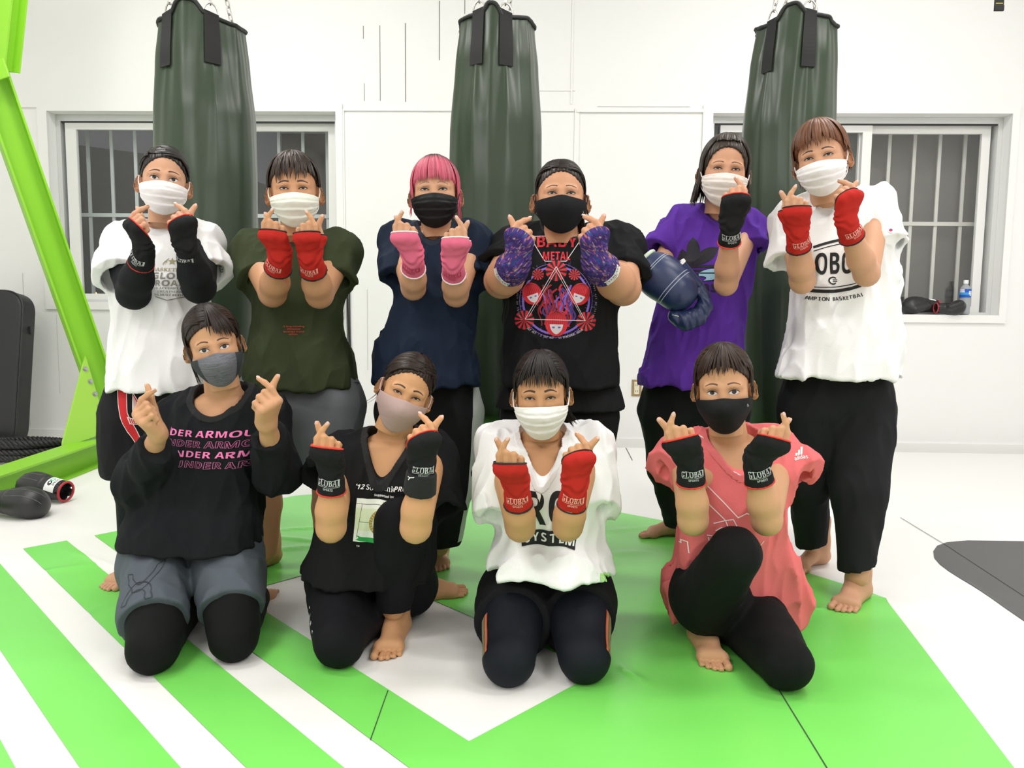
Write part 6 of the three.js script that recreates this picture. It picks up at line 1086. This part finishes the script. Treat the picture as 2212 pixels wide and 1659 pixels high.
// ---- kneeling, far left: black long-sleeved shirt
{
  const heather = canvasTex(256, 256, (g) => { g.fillStyle = '#7d7f86'; g.fillRect(0, 0, 256, 256); for (let i = 0; i < 700; i++) { const v = Math.floor(rnd(70, 165)); g.fillStyle = `rgba(${v},${v},${v + 6},0.5)`; g.fillRect(rnd(-20, 256), rnd(0, 256), rnd(8, 50), rnd(1, 3)); } }); heather.wrapS = heather.wrapT = THREE.RepeatWrapping; heather.repeat.set(7, 7);
  const D = 2.2, kR = G(322, 1458).add(V(0, 0.057, -0.025)), kL = G(498, 1432).add(V(0, 0.057, -0.025));
  const R = person({
    label: 'woman kneeling at the left in a black long-sleeved shirt with pink lettering', D, seed: 71, baseZ: -2.15,
    head: [463, 753, 2.10], headScale: 0.870, roll: 12, pitch: 5, yaw: 3, eyes: 'open', neck: [480, 858, 2.18], browW: 0.004, browColor: [0.08, 0.045, 0.03],
    shR: [374, 905, 2.24], shL: [582, 897, 2.22], elR: [300, 1040, 2.14], elL: [602, 1026, 2.16],
    handR: { w: [343, 938, 1.96], u: [-0.3, 0.7, 0.62], n: [-0.85, -0.05, 0.5], pose: 'B' }, handL: { w: [577, 917, 1.96], u: [0.32, 0.75, 0.55], n: [0.85, -0.05, 0.5], pose: 'B' },
    torso: [[846, 425, 532, 0, 0.06], [866, 392, 562, 0, 0.085], [930, 378, 568, 0, 0.11], [1010, 352, 570, 0, 0.12], [1075, 308, 563, 0, 0.125], [1128, 276, 560, -0.02, 0.135], [1172, 266, 558, -0.03, 0.14]],
    sleeveR: [{ to: [302, 1036, 2.14], r: [0.056, 0.06], open: false }, { from: [300, 1040, 2.14], to: [340, 968, 2.0], r: [0.06, 0.042] }], sleeveL: [{ to: [602, 1022, 2.16], r: [0.05, 0.056], open: false }, { from: [602, 1026, 2.16], to: [578, 943, 2.0], r: [0.06, 0.043] }],
    shirt: [0.010, 0.011, 0.013], skin: [0.558, 0.305, 0.168], holeR: 0.072, scoop: [0.02, 0.06, 0, 0.03], foldsA: 0.009,
    mask: { color: [0.72, 0.72, 0.74], extra: { map: heather }, shaped: true, reach: 60, topSide: -0.03, bottomSide: -0.075, rough: 0.75, loop: [0.06, 0.065, 0.075], more: (mk, mask, hm) => {
      for (const [u0, u1] of [[0, 0.2], [0.8, 1]]) { const pos = [], idx = [], nu = 10, nv = 16; for (let j = 0; j <= nv; j++) for (let i = 0; i <= nu; i++) { const p = mk.pt(lerp(u0, u1, i / nu), j / nv, -0.0009); pos.push(p.x, p.y, p.z); } for (let j = 0; j < nv; j++) for (let i = 0; i < nu; i++) { const a = j * (nu + 1) + i; idx.push(a, a + nu + 1, a + 1, a + 1, a + nu + 1, a + nu + 2); } const g = new THREE.BufferGeometry(); g.setAttribute('position', new THREE.Float32BufferAttribute(pos, 3)); g.setIndex(idx); g.computeVertexNormals(); wpart('side_panel', toHead(g, hm), std([0.028, 0.036, 0.042], 0.8), mask, 'darker side panel'); } } },
    hair: { color: [0.024, 0.015, 0.012], fore: 0.068, thick: 0.016, part: 0.0, sets: [...sweptBack(2, { bow: 2, end: 74, lam: -6 }), { n: 34, from: [2, 18, 78, 76], to: [-4, 52, 10, -6], jit: 4, w: 0.003, lift: 0.004, bow: 5 }, { n: 14, from: [-62, -74, 76, 70], to: [-66, -80, -18, -24], hang: 0.10, jit: 3, w: 0.0024, drift: [0.1, 0.2] }, { n: 10, from: [60, 70, 70, 70], to: [66, 76, -10, -18], hang: 0.05, jit: 3, w: 0.0024 }] },
    legs: [{ p: [[342, 1195, 2.2], kR, G(330, 1370, 0.05).add(V(0, 0, -0.22))], r: [0.098, 0.066, 0.036] }, { p: [[488, 1195, 2.2], kL, G(480, 1360, 0.05).add(V(0, 0, -0.22))], r: [0.098, 0.066, 0.036] }],
    feet: [{ p: G(335, 1355, 0.05).add(V(0, 0, -0.24)), dir: [0, -0.3, -1], side: 1, up: [0, -0.95, 0.3] }, { p: G(478, 1345, 0.05).add(V(0, 0, -0.24)), dir: [0, -0.3, -1], side: -1, up: [0, -0.95, 0.3] }],
  });
  const [a, b] = R.legs, hip = [cap(a.p[0].clone().add(V(0.04, 0.02, -0.06)), b.p[0].clone().add(V(-0.04, 0.02, -0.06)), 0.12)];
  const mR = a.p[0].clone().lerp(kR, 0.76), mL = b.p[0].clone().lerp(kL, 0.72), dR = kR.clone().sub(a.p[0]).normalize(), dL = kL.clone().sub(b.p[0]).normalize();
  const sR = cutBelow(cap(a.p[0], kR, 0.108, 0.078), mR, dR), sL = cutBelow(cap(b.p[0], kL, 0.108, 0.078), mL, dL);
  const s = garment(R, 'shorts', [0.085, 0.1, 0.12], [...hip, sR, sL], 0.02, { folds: 0.007, rough: 0.7, cell: 0.007 });
  garment(R, 'leggings', [0.0065, 0.0065, 0.007], [...hip.map((h) => grow(h, -0.02)), cap(a.p[0], kR, 0.096, 0.062), cap(kR, a.p[2], 0.058, 0.048), cap(b.p[0], kL, 0.096, 0.062), cap(kL, b.p[2], 0.058, 0.048)], 0.012, { folds: 0.0015 });
  R.onShirt(printTex(512, 360, (g) => { g.strokeStyle = '#23282e'; g.lineWidth = 6; g.save(); g.translate(256, 180); g.rotate(-0.35); for (const k of [1, -1]) { g.beginPath(); g.moveTo(-170, -130 * k); g.bezierCurveTo(-120, 90 * k, 120, 90 * k, 170, -130 * k); g.lineTo(110, -120 * k); g.bezierCurveTo(80, 10 * k, -80, 10 * k, -110, -120 * k); g.closePath(); g.stroke(); } g.restore(); }), 322, 1252, 0.125, 0.085, { field: s.f, parent: s.m, d: 2.02, dir: [0, 0, -1] });
  const line = (g, t, x, y, solid) => { g.save(); g.translate(x, y); g.scale(1.25, 1); g.transform(1, 0, -0.08, 1, 0, 0); g.font = 'bold 108px sans-serif'; if (solid) { g.fillStyle = '#ee7bb4'; g.fillText(t, 0, 0); } else { g.lineWidth = 4; g.strokeStyle = '#c9689a'; g.strokeText(t, 0, 0); } g.restore(); };
  R.onShirt(printTex(1400, 520, (g) => { g.textAlign = 'left'; line(g, 'UNDER ARMOUR', 20, 110, true); line(g, 'UNDER ARMOUR', 110, 232, false); line(g, 'UNDER ARMOUR', 210, 356, true); line(g, 'UNDER ARMOUR', 306, 480, false); }), 468, 971, 0.405, 0.116, { d: 2.1, sin: -0.02, nu: 90, nv: 34 });
}

// ---- kneeling, second: black V-neck tee, mauve mask, one knee up
{
  const D = 2.14, kR = G(728, 1446).add(V(0, 0.064, -0.025)), ft = G(846, 1394), kL = W(866, 1130, 2.02), ank = ft.clone().add(V(0.0, 0.09, -0.03));
  const WB = { ...BW, wrapLen: 0.05 };
  const R = person({
    label: 'woman crouching in a black V-neck tee with a mauve mask, head tilted', D, seed: 81, baseZ: -2.1,
    head: [878, 856, 2.08], headScale: 0.860, roll: -22, pitch: 4, yaw: 2, eyes: 'smile', neck: [846, 955, 2.14],
    shR: [738, 985, 2.2], shL: [930, 985, 2.18], elR: [715, 1140, 1.93], elL: [898, 1140, 1.84],
    handR: { w: [716, 1016, 1.88], u: [0.02, 0.70, 0.68], n: [-0.12, -0.68, 0.70], pose: 'A', wrap: { ...BW, logoW: 0.052, logoH: 0.034 } }, handL: { w: [912, 1010, 1.80], u: [0.15, 0.92, 0.35], n: [0.6, -0.15, 0.78], pose: 'B', wrap: { ...BW, logoAt: 0.0, logoTurn: -0.3 }, wrapLen: 0.02 },
    torso: [[936, 790, 905, 0, 0.06], [958, 740, 925, 0, 0.085], [1030, 728, 940, 0, 0.11], [1100, 700, 945, 0, 0.12], [1152, 684, 945, 0, 0.125], [1200, 664, 940, 0, 0.135], [1240, 650, 930, 0, 0.14]],
    sleeveR: [{ to: [688, 1035, 2.12], r: [0.068, 0.068] }], sleeveL: [{ to: [948, 1108, 2.1], r: [0.072, 0.075] }],
    shirt: [0.009, 0.009, 0.010], skin: [0.574, 0.305, 0.153], holeR: 0.066, scoop: [0.085, 0.055, -0.01], foldsA: 0.008,
    mask: { color: [0.42, 0.30, 0.28], shaped: true, reach: 70, top: -0.012, topSide: -0.016, tp: 1.6, bottomSide: -0.06, bp: 1.6, rough: 0.85, loopR: 0.003 },
    hair: { color: [0.028, 0.018, 0.014], fore: 0.07, thick: 0.011, part: 0.03, sets: [...sweptBack(22, { bow: 4 }), { n: 18, from: [20, 6, 48, 36], to: [-54, -70, 20, -2], bow: 8, jit: 3, w: 0.003 }, { n: 4, from: [-66, -72, -10, -14], to: [-74, -80, -26, -30], hang: 0.07, w: 0.0009, th: 0.0008, drift: [-0.5, 0.1] }] },
    legs: [{ p: [[735, 1255, 2.2], kR, G(780, 1372, 0.05).add(V(0.02, 0, -0.22))], r: [0.098, 0.068, 0.036] }, { p: [[878, 1262, 2.24], kL, ank], r: [0.092, 0.066, 0.032] }],
    feet: [{ p: ft.clone().add(V(0, 0, -0.045)), dir: [0.0, 0, 1], side: -1, s: 0.98 }, { p: G(872, 1325, 0.0).add(V(0.05, 0, -0.12)), dir: [0.9, 0, -0.4], side: 1, s: 0.95 }],
  });
  const [a, b] = R.legs;
  const s = garment(R, 'leggings', [0.006, 0.006, 0.008], [cap(a.p[0].clone().add(V(0.04, 0.0, -0.05)), b.p[0].clone().add(V(-0.04, 0.0, -0.05)), 0.115), cap(a.p[0], kR, 0.1, 0.066), cap(kR, a.p[2], 0.06, 0.05), cap(b.p[0], kL, 0.094, 0.066), cutBelow(union([cap(kL, kL.clone().lerp(ank, 0.35), 0.066, 0.066), cap(kL.clone().lerp(ank, 0.35), ank, 0.066, 0.044)], 0.014), ank.clone().add(V(0, -0.002, 0)), V(0, -1, 0.05).normalize())], 0.014, { folds: 0.0025 });
  legBand(s.f, a.p[0].clone().lerp(kR, 0.5), kR.clone(), V(-0.85, 0.2, 0.45), 0.28, printTex(96, 512, (g) => { g.fillStyle = '#e6e6e8'; g.font = 'bold 54px sans-serif'; g.textAlign = 'center'; ['P', 'U', 'M', 'A'].forEach((c, i) => g.fillText(c, 48, 80 + i * 125)); }), 'print', s.m);
  // towelling wristband on the lifted left arm
  { const w = R.wrists.L, e = R.P.elL, p0 = w.clone().lerp(e, 0.06), p1 = w.clone().lerp(e, 0.42), dir = p1.clone().sub(p0).normalize(), c = cap(p0, p1, 0.036, 0.040), f = withBox((x, y, z) => smax(smax(c(x, y, z), (x - p1.x) * dir.x + (y - p1.y) * dir.y + (z - p1.z) * dir.z, 0.006), -((x - p0.x) * dir.x + (y - p0.y) * dir.y + (z - p0.z) * dir.z), 0.006) - 0.0008 * noise(x * 300, y * 300, z * 300), c.lo, c.hi);
    const m = wpart('wristband', netMesh(f, 0.0045), std([0.010, 0.010, 0.011], 0.95), R.grp, 'black towelling wristband'); wpart('mark', patch(f, W(895, 1024, 1.82), V(1, 0, 0), V(0, 1, 0), 0.018, 0.012, V(0, 0, -1), 8, 6, 0.001), printMat(printTex(64, 48, (g) => { g.strokeStyle = '#e8e8e8'; g.lineWidth = 8; g.beginPath(); g.moveTo(4, 12); g.lineTo(22, 20); g.lineTo(60, 14); g.moveTo(22, 20); g.lineTo(8, 44); g.stroke(); })), m); }
  R.onShirt(printTex(1024, 1100, (g) => {
    g.fillStyle = '#f0f0ee'; g.textAlign = 'left'; g.font = 'bold italic 110px sans-serif'; g.fillText('’12', 10, 120); g.font = '112px serif'; g.fillText('SoftBank', 190, 120); g.font = 'bold italic 110px sans-serif'; g.fillText('PRO CUP', 640, 110); g.font = 'bold 52px sans-serif'; g.fillText('Supported by', 330, 218);
    g.fillStyle = '#ecefe6'; g.fillRect(60, 260, 900, 700); g.fillStyle = '#dfe8c8'; g.fillRect(60, 420, 900, 360); g.strokeStyle = '#20251f'; g.lineWidth = 7; g.strokeRect(60, 260, 900, 90); g.beginPath(); g.moveTo(160, 350); g.lineTo(110, 900); g.moveTo(510, 290); g.lineTo(510, 400); g.moveTo(130, 640); g.lineTo(300, 640); g.stroke();
    g.strokeStyle = '#a8923f'; g.lineWidth = 56; g.beginPath(); g.arc(510, 640, 190, 0, 7); g.stroke(); g.strokeStyle = '#f0ecd8'; g.lineWidth = 6; for (let i = 0; i < 28; i++) { const t = i / 28 * 6.283; g.beginPath(); g.moveTo(510 + 168 * Math.cos(t), 640 + 168 * Math.sin(t)); g.lineTo(510 + 212 * Math.cos(t), 640 + 212 * Math.sin(t)); g.stroke(); }
    g.fillStyle = '#f7f7f2'; g.beginPath(); g.arc(510, 640, 150, 0, 7); g.fill(); g.fillStyle = '#2a2a26'; g.font = 'italic bold 170px serif'; g.textAlign = 'center'; g.fillText('30', 510, 700);
    g.fillStyle = '#1f9a45'; g.beginPath(); g.moveTo(100, 860); g.quadraticCurveTo(400, 930, 900, 820); g.lineTo(900, 900); g.quadraticCurveTo(400, 1010, 100, 930); g.lineTo(150, 900); g.closePath(); g.fill(); g.fillStyle = '#eef6ea'; g.font = 'bold 40px sans-serif'; g.fillText('B.H.P.L.T.', 520, 925); g.fillStyle = '#e6e6e0'; g.fillText('TH', 150, 1040);
  }), 832, 1112, 0.165, 0.175, { d: 2.05, sin: -0.06 });
}

// ---- kneeling, third: white V-neck tee, red wraps
{
  const D = 2.1, kR = G(1098, 1484).add(V(0, 0.058, -0.025)), kL = G(1262, 1478).add(V(0, 0.058, -0.025));
  const R = person({
    label: 'woman kneeling in the middle in a white V-neck tee, black knees, red hand wraps', D, seed: 91, baseZ: -2.05,
    head: [1167, 863, 2.03], headScale: 0.898, roll: 3, pitch: 6, yaw: -2, eyes: 'smile', slant: 1, neck: [1172, 962, 2.1], browW: 0.0055,
    shR: [1082, 968, 2.14], shL: [1268, 966, 2.14], elR: [1124, 1138, 1.9], elL: [1226, 1136, 1.88],
    handR: { w: [1116, 1050, 1.83], u: [-0.20, 0.70, 0.68], n: [-0.15, -0.68, 0.70], pose: 'A', wrap: RW }, handL: { w: [1242, 1050, 1.83], u: [0.12, 0.93, 0.32], n: [0.4, -0.2, 0.87], pose: 'B', wrap: RW },
    torso: [[944, 1115, 1232, 0, 0.06], [964, 1080, 1270, 0, 0.085], [1040, 1078, 1290, 0, 0.11], [1120, 1084, 1296, 0, 0.115], [1150, 1080, 1302, 0, 0.12], [1190, 1060, 1313, -0.02, 0.14], [1224, 1055, 1322, -0.03, 0.155]],
    sleeveR: [{ to: [1072, 1116, 2.05], r: [0.07, 0.066] }], sleeveL: [{ to: [1291, 1106, 2.05], r: [0.07, 0.066] }],
    shirt: [0.84, 0.84, 0.84], skin: [0.512, 0.273, 0.136], holeR: 0.064, scoop: [0.075, 0.05, 0], foldsA: 0.012, slant: 0.6,
    mask: { color: [0.85, 0.85, 0.82], pleats: true, seed: 19, reach: 66 },
    hair: { color: BLACK_HAIR, fore: 0.068, thick: 0.012, sets: [...sweptBack(0, { bow: 2, lam: -2, end: 72 }), { n: 30, from: [-24, 26, 80, 80], to: [-46, 44, 4, 0], jit: 3, w: 0.0026, lift: 0.003 }, { n: 14, from: [-14, 16, 76, 76], to: [-20, 22, 8, 4], jit: 5, w: 0.0014, lift: 0.003 }, { n: 14, from: [60, 72, 60, 60], to: [66, 80, -14, -14], hang: 0.02, w: 0.003 }, { n: 14, from: [-60, -72, 60, 60], to: [-66, -80, -14, -14], hang: 0.02, w: 0.003 }, { n: 16, from: [140, 160, -10, -20], to: [110, 135, -34, -40], hang: 0.08, w: 0.004, drift: [0.5, 0.2] }] },
    legs: [{ p: [[1112, 1290, 2.12], kR, G(1110, 1395, 0.05).add(V(0, 0, -0.22))], r: [0.092, 0.066, 0.036] }, { p: [[1248, 1290, 2.12], kL, G(1246, 1390, 0.05).add(V(0, 0, -0.22))], r: [0.092, 0.066, 0.036] }],
    feet: [{ p: G(1112, 1385, 0.05).add(V(0, 0, -0.24)), dir: [0.05, -0.3, -1], side: 1, up: [0, -0.95, 0.3] }, { p: G(1246, 1385, 0.05).add(V(0, 0, -0.24)), dir: [-0.05, -0.3, -1], side: -1, up: [0, -0.95, 0.3] }],
  });
  const [a, b] = R.legs, hip = cap(a.p[0].clone().add(V(0.04, 0.0, -0.06)), b.p[0].clone().add(V(-0.04, 0.0, -0.06)), 0.112), dR = kR.clone().sub(a.p[0]).normalize(), dL = kL.clone().sub(b.p[0]).normalize();
  garment(R, 'shorts', [0.011, 0.011, 0.013], [hip, cutBelow(cap(a.p[0], kR, 0.106, 0.09), a.p[0].clone().lerp(kR, 0.48), dR.clone().add(V(0, 0.25, 0)).normalize()), cutBelow(cap(b.p[0], kL, 0.106, 0.09), b.p[0].clone().lerp(kL, 0.45), dL.clone().add(V(0, 0.25, 0)).normalize())], 0.02, { folds: 0.005, cell: 0.007 });
  const s = garment(R, 'leggings', [0.008, 0.0095, 0.015], [grow(hip, -0.02), cap(a.p[0], kR, 0.096, 0.064), cap(kR, a.p[2], 0.06, 0.048), cap(b.p[0], kL, 0.096, 0.064), cap(kL, b.p[2], 0.06, 0.048)], 0.012, { folds: 0.001, rough: 0.7 });
  const stripes = (flip) => printTex(128, 512, (g) => { for (let i = 0; i < 6; i++) { const gr = ['#b8543c', '#c87a55', '#d9a070', '#e3c793', '#e6d9a8', '#e6d9a8'][i]; g.strokeStyle = gr; g.lineWidth = i < 2 ? 16 : 5; g.beginPath(); const x = flip ? 112 - i * 16 : 16 + i * 16; g.moveTo(x, 0); g.lineTo(x, 512); g.stroke(); } });
  legBand(s.f, b.p[0].clone().lerp(kL, 0.5), kL.clone().addScaledVector(dL, 0.02), V(0.82, 0.25, 0.5), 0.55, stripes(true), 'side_stripes', s.m);
  legBand(s.f, a.p[0].clone().lerp(kR, 0.55), kR.clone().addScaledVector(dR, 0.02), V(-0.82, 0.25, 0.5), 0.55, stripes(false), 'side_stripes', s.m);
  R.onShirt(printTex(1024, 1024, (g) => {
    g.fillStyle = '#121314'; g.save(); g.translate(512, 560); g.scale(1.05, 1.35); g.font = 'bold 560px sans-serif'; g.textAlign = 'center'; g.fillText('RO', 0, 0); g.restore();
    g.beginPath(); g.moveTo(60, 660); g.quadraticCurveTo(512, 600, 964, 690); g.lineTo(920, 930); g.quadraticCurveTo(512, 830, 100, 900); g.closePath(); g.fill();
    g.fillStyle = '#ececec'; g.font = 'bold 190px sans-serif'; g.textAlign = 'center'; const t = 'SYSTEM'; for (let i = 0; i < 6; i++) { const u = (i - 2.5) / 2.5; g.save(); g.translate(512 + u * 330, 820 + u * u * 40 + u * 16); g.rotate(u * 0.12); g.fillText(t[i], 0, 0); g.restore(); }
  }), 1185, 1125, 0.17, 0.165, { d: 2.0 });
  R.onShirt(printTex(128, 96, (g) => { g.fillStyle = '#9be36a'; g.font = 'bold 64px sans-serif'; g.textAlign = 'center'; g.fillText('I BEN', 64, 70); }), 1300, 1243, 0.05, 0.034, { d: 1.98, dir: [-0.3, 0, -0.95], sin: -0.25, cos: 0.96, nu: 16, nv: 10 });
}

// ---- kneeling, far right: coral tee, one knee up
{
  const D = 2.1, kL = G(1702, 1498).add(V(0, 0.066, -0.025)), ft = G(1522, 1400), kR = W(1588, 1195, 1.84), ank = ft.clone().add(V(0.0, 0.1, -0.05));
  const R = person({
    label: 'woman kneeling at the right in a coral pink tee with white lines, black mask', D, seed: 101, baseZ: -2.05,
    head: [1562, 848, 2.0], headScale: 0.898, roll: 5, pitch: 5, yaw: -2, eyes: 'open', neck: [1582, 955, 2.08], browW: 0.004, browColor: [0.11, 0.06, 0.04],
    shR: [1482, 985, 2.14], shL: [1678, 982, 2.12], elR: [1497, 1124, 1.88], elL: [1656, 1124, 1.88],
    handR: { w: [1491, 996, 1.83], u: [-0.38, 0.70, 0.68], n: [0.05, -0.68, 0.70], pose: 'A', wrap: BW }, handL: { w: [1632, 996, 1.83], u: [0.34, 0.70, 0.68], n: [-0.05, -0.68, 0.70], pose: 'A', wrap: { ...BW, logoW: 0.052, logoH: 0.034 } },
    torso: [[938, 1520, 1640, 0, 0.06], [962, 1482, 1680, 0, 0.085], [1040, 1476, 1690, 0, 0.11], [1130, 1464, 1692, 0, 0.115], [1220, 1448, 1722, 0.03, 0.115], [1285, 1434, 1742, 0.06, 0.115], [1336, 1448, 1745, 0.07, 0.115]],
    sleeveR: [{ to: [1434, 1016, 2.1], r: [0.066, 0.058] }], sleeveL: [{ to: [1738, 1032, 2.06], r: [0.07, 0.064] }],
    shirt: [0.74, 0.165, 0.17], skin: [0.558, 0.305, 0.168], holeR: 0.07, scoop: [0.06, 0.06, 0.005, 0.03], foldsA: 0.011, slant: 0.5, handScale: 0.98,
    mask: { color: [0.008, 0.009, 0.010], shaped: true, reach: 66, topSide: -0.022, bottomSide: -0.066, rough: 0.7, more: (mk, mask, hm) => { wpart('mark', toHead(merge([new THREE.OctahedronGeometry(0.0042, 0).scale(1, 1.2, 0.35).applyMatrix4(new THREE.Matrix4().setPosition(mk.pt(0.83, 0.26, -0.0006))), new THREE.OctahedronGeometry(0.003, 0).scale(1, 0.9, 0.35).applyMatrix4(new THREE.Matrix4().setPosition(mk.pt(0.85, 0.31, -0.0006)))]), hm), std([0.22, 0.22, 0.23], 0.5), mask); } },
    hair: { color: [0.038, 0.020, 0.013], fore: 0.07, thick: 0.014, sets: [...sweptBack(0, { bow: 3, end: 76 }), { n: 34, from: [-28, 30, 82, 82], to: [-52, 48, 14, 14], jit: 4, w: 0.0036, lift: 0.003 }, { n: 14, from: [-20, 20, 78, 78], to: [-40, 30, 10, 16], jit: 6, w: 0.0024, lift: 0.003 }, { n: 10, from: [60, 70, 60, 60], to: [66, 76, -14, -14], hang: 0.03, w: 0.0026 }, { n: 10, from: [-60, -70, 60, 60], to: [-66, -76, -14, -14], hang: 0.03, w: 0.0026 }] },
    legs: [{ p: [[1522, 1298, 2.04], kR, ank], r: [0.086, 0.064, 0.033] }, { p: [[1612, 1315, 2.16], kL, G(1640, 1400, 0.05).add(V(-0.05, 0, -0.2))], r: [0.098, 0.068, 0.036] }],
    feet: [{ p: ft, dir: [0.02, 0, 1], side: 1, s: 0.98 }, { p: G(1640, 1390, 0.05).add(V(-0.06, 0, -0.22)), dir: [-0.3, -0.3, -1], side: -1, up: [0, -0.95, 0.3] }],
  });
  const [a, b] = R.legs;
  garment(R, 'leggings', [0.006, 0.006, 0.0065], [cap(a.p[0].clone().add(V(0.03, 0.0, -0.05)), b.p[0].clone().add(V(-0.02, 0.0, -0.05)), 0.115), cap(a.p[0], kR, 0.086, 0.062), cutBelow(union([cap(kR, kR.clone().lerp(ank, 0.4), 0.058, 0.06), cap(kR.clone().lerp(ank, 0.4), ank, 0.06, 0.042)], 0.012), ank.clone().add(V(0, 0.006, 0)), V(0.2, -1, 0.0).normalize()), cap(b.p[0], kL, 0.1, 0.066), cap(kL, b.p[2], 0.06, 0.05)], 0.014, { folds: 0.0025 });
  const lines = [[[1499, 946], [1507, 936]], [[1512, 947], [1530, 957]], [[1584, 1019], [1612, 1034]], [[1513, 1030], [1527, 1049], [1562, 1084], [1590, 1113], [1609, 1104], [1650, 1122]], [[1520, 1078], [1527, 1085], [1565, 1121], [1581, 1118], [1598, 1150]], [[1565, 1121], [1575, 1148]], [[1540, 1128], [1565, 1121]], [[1463, 1132], [1477, 1157], [1500, 1155]], [[1456, 1192], [1463, 1184], [1483, 1187], [1482, 1180], [1494, 1180], [1496, 1203]], [[1473, 1198], [1471, 1214], [1460, 1228]], [[1527, 1154], [1538, 1154]], [[1530, 1158], [1534, 1172]], [[1609, 1140], [1614, 1160]], [[1650, 1166], [1637, 1183], [1620, 1190]], [[1544, 1143], [1556, 1136], [1572, 1140]]];
  R.onShirt(printTex(840, 1240, (g) => { g.strokeStyle = '#f8e2e2'; g.lineWidth = 9; g.lineJoin = 'miter'; for (const l of lines) { g.beginPath(); l.forEach((p, i) => { const x = (p[0] - 1450) * 4, y = (p[1] - 930) * 4; i ? g.lineTo(x, y) : g.moveTo(x, y); }); g.stroke(); } }), 1555, 1085, 0.254, 0.375, { d: 2.0, nu: 50, nv: 80 });
  R.onShirt(printTex(256, 200, (g) => { g.fillStyle = '#f7eeee'; for (let i = 0; i < 3; i++) { g.save(); g.translate(62 + i * 46, 130); g.transform(1, 0, -0.42, 1, 0, 0); g.fillRect(-18, -36 - i * 34, 36, 36 + i * 34); g.restore(); } g.font = 'bold 74px sans-serif'; g.textAlign = 'center'; g.fillText('adidas', 128, 192); }), 1724, 977, 0.042, 0.033, { sleeve: true, d: 2.04, sin: 0.15, cos: 0.98, nu: 10, nv: 8 });
}
renderer.render(scene, camera);
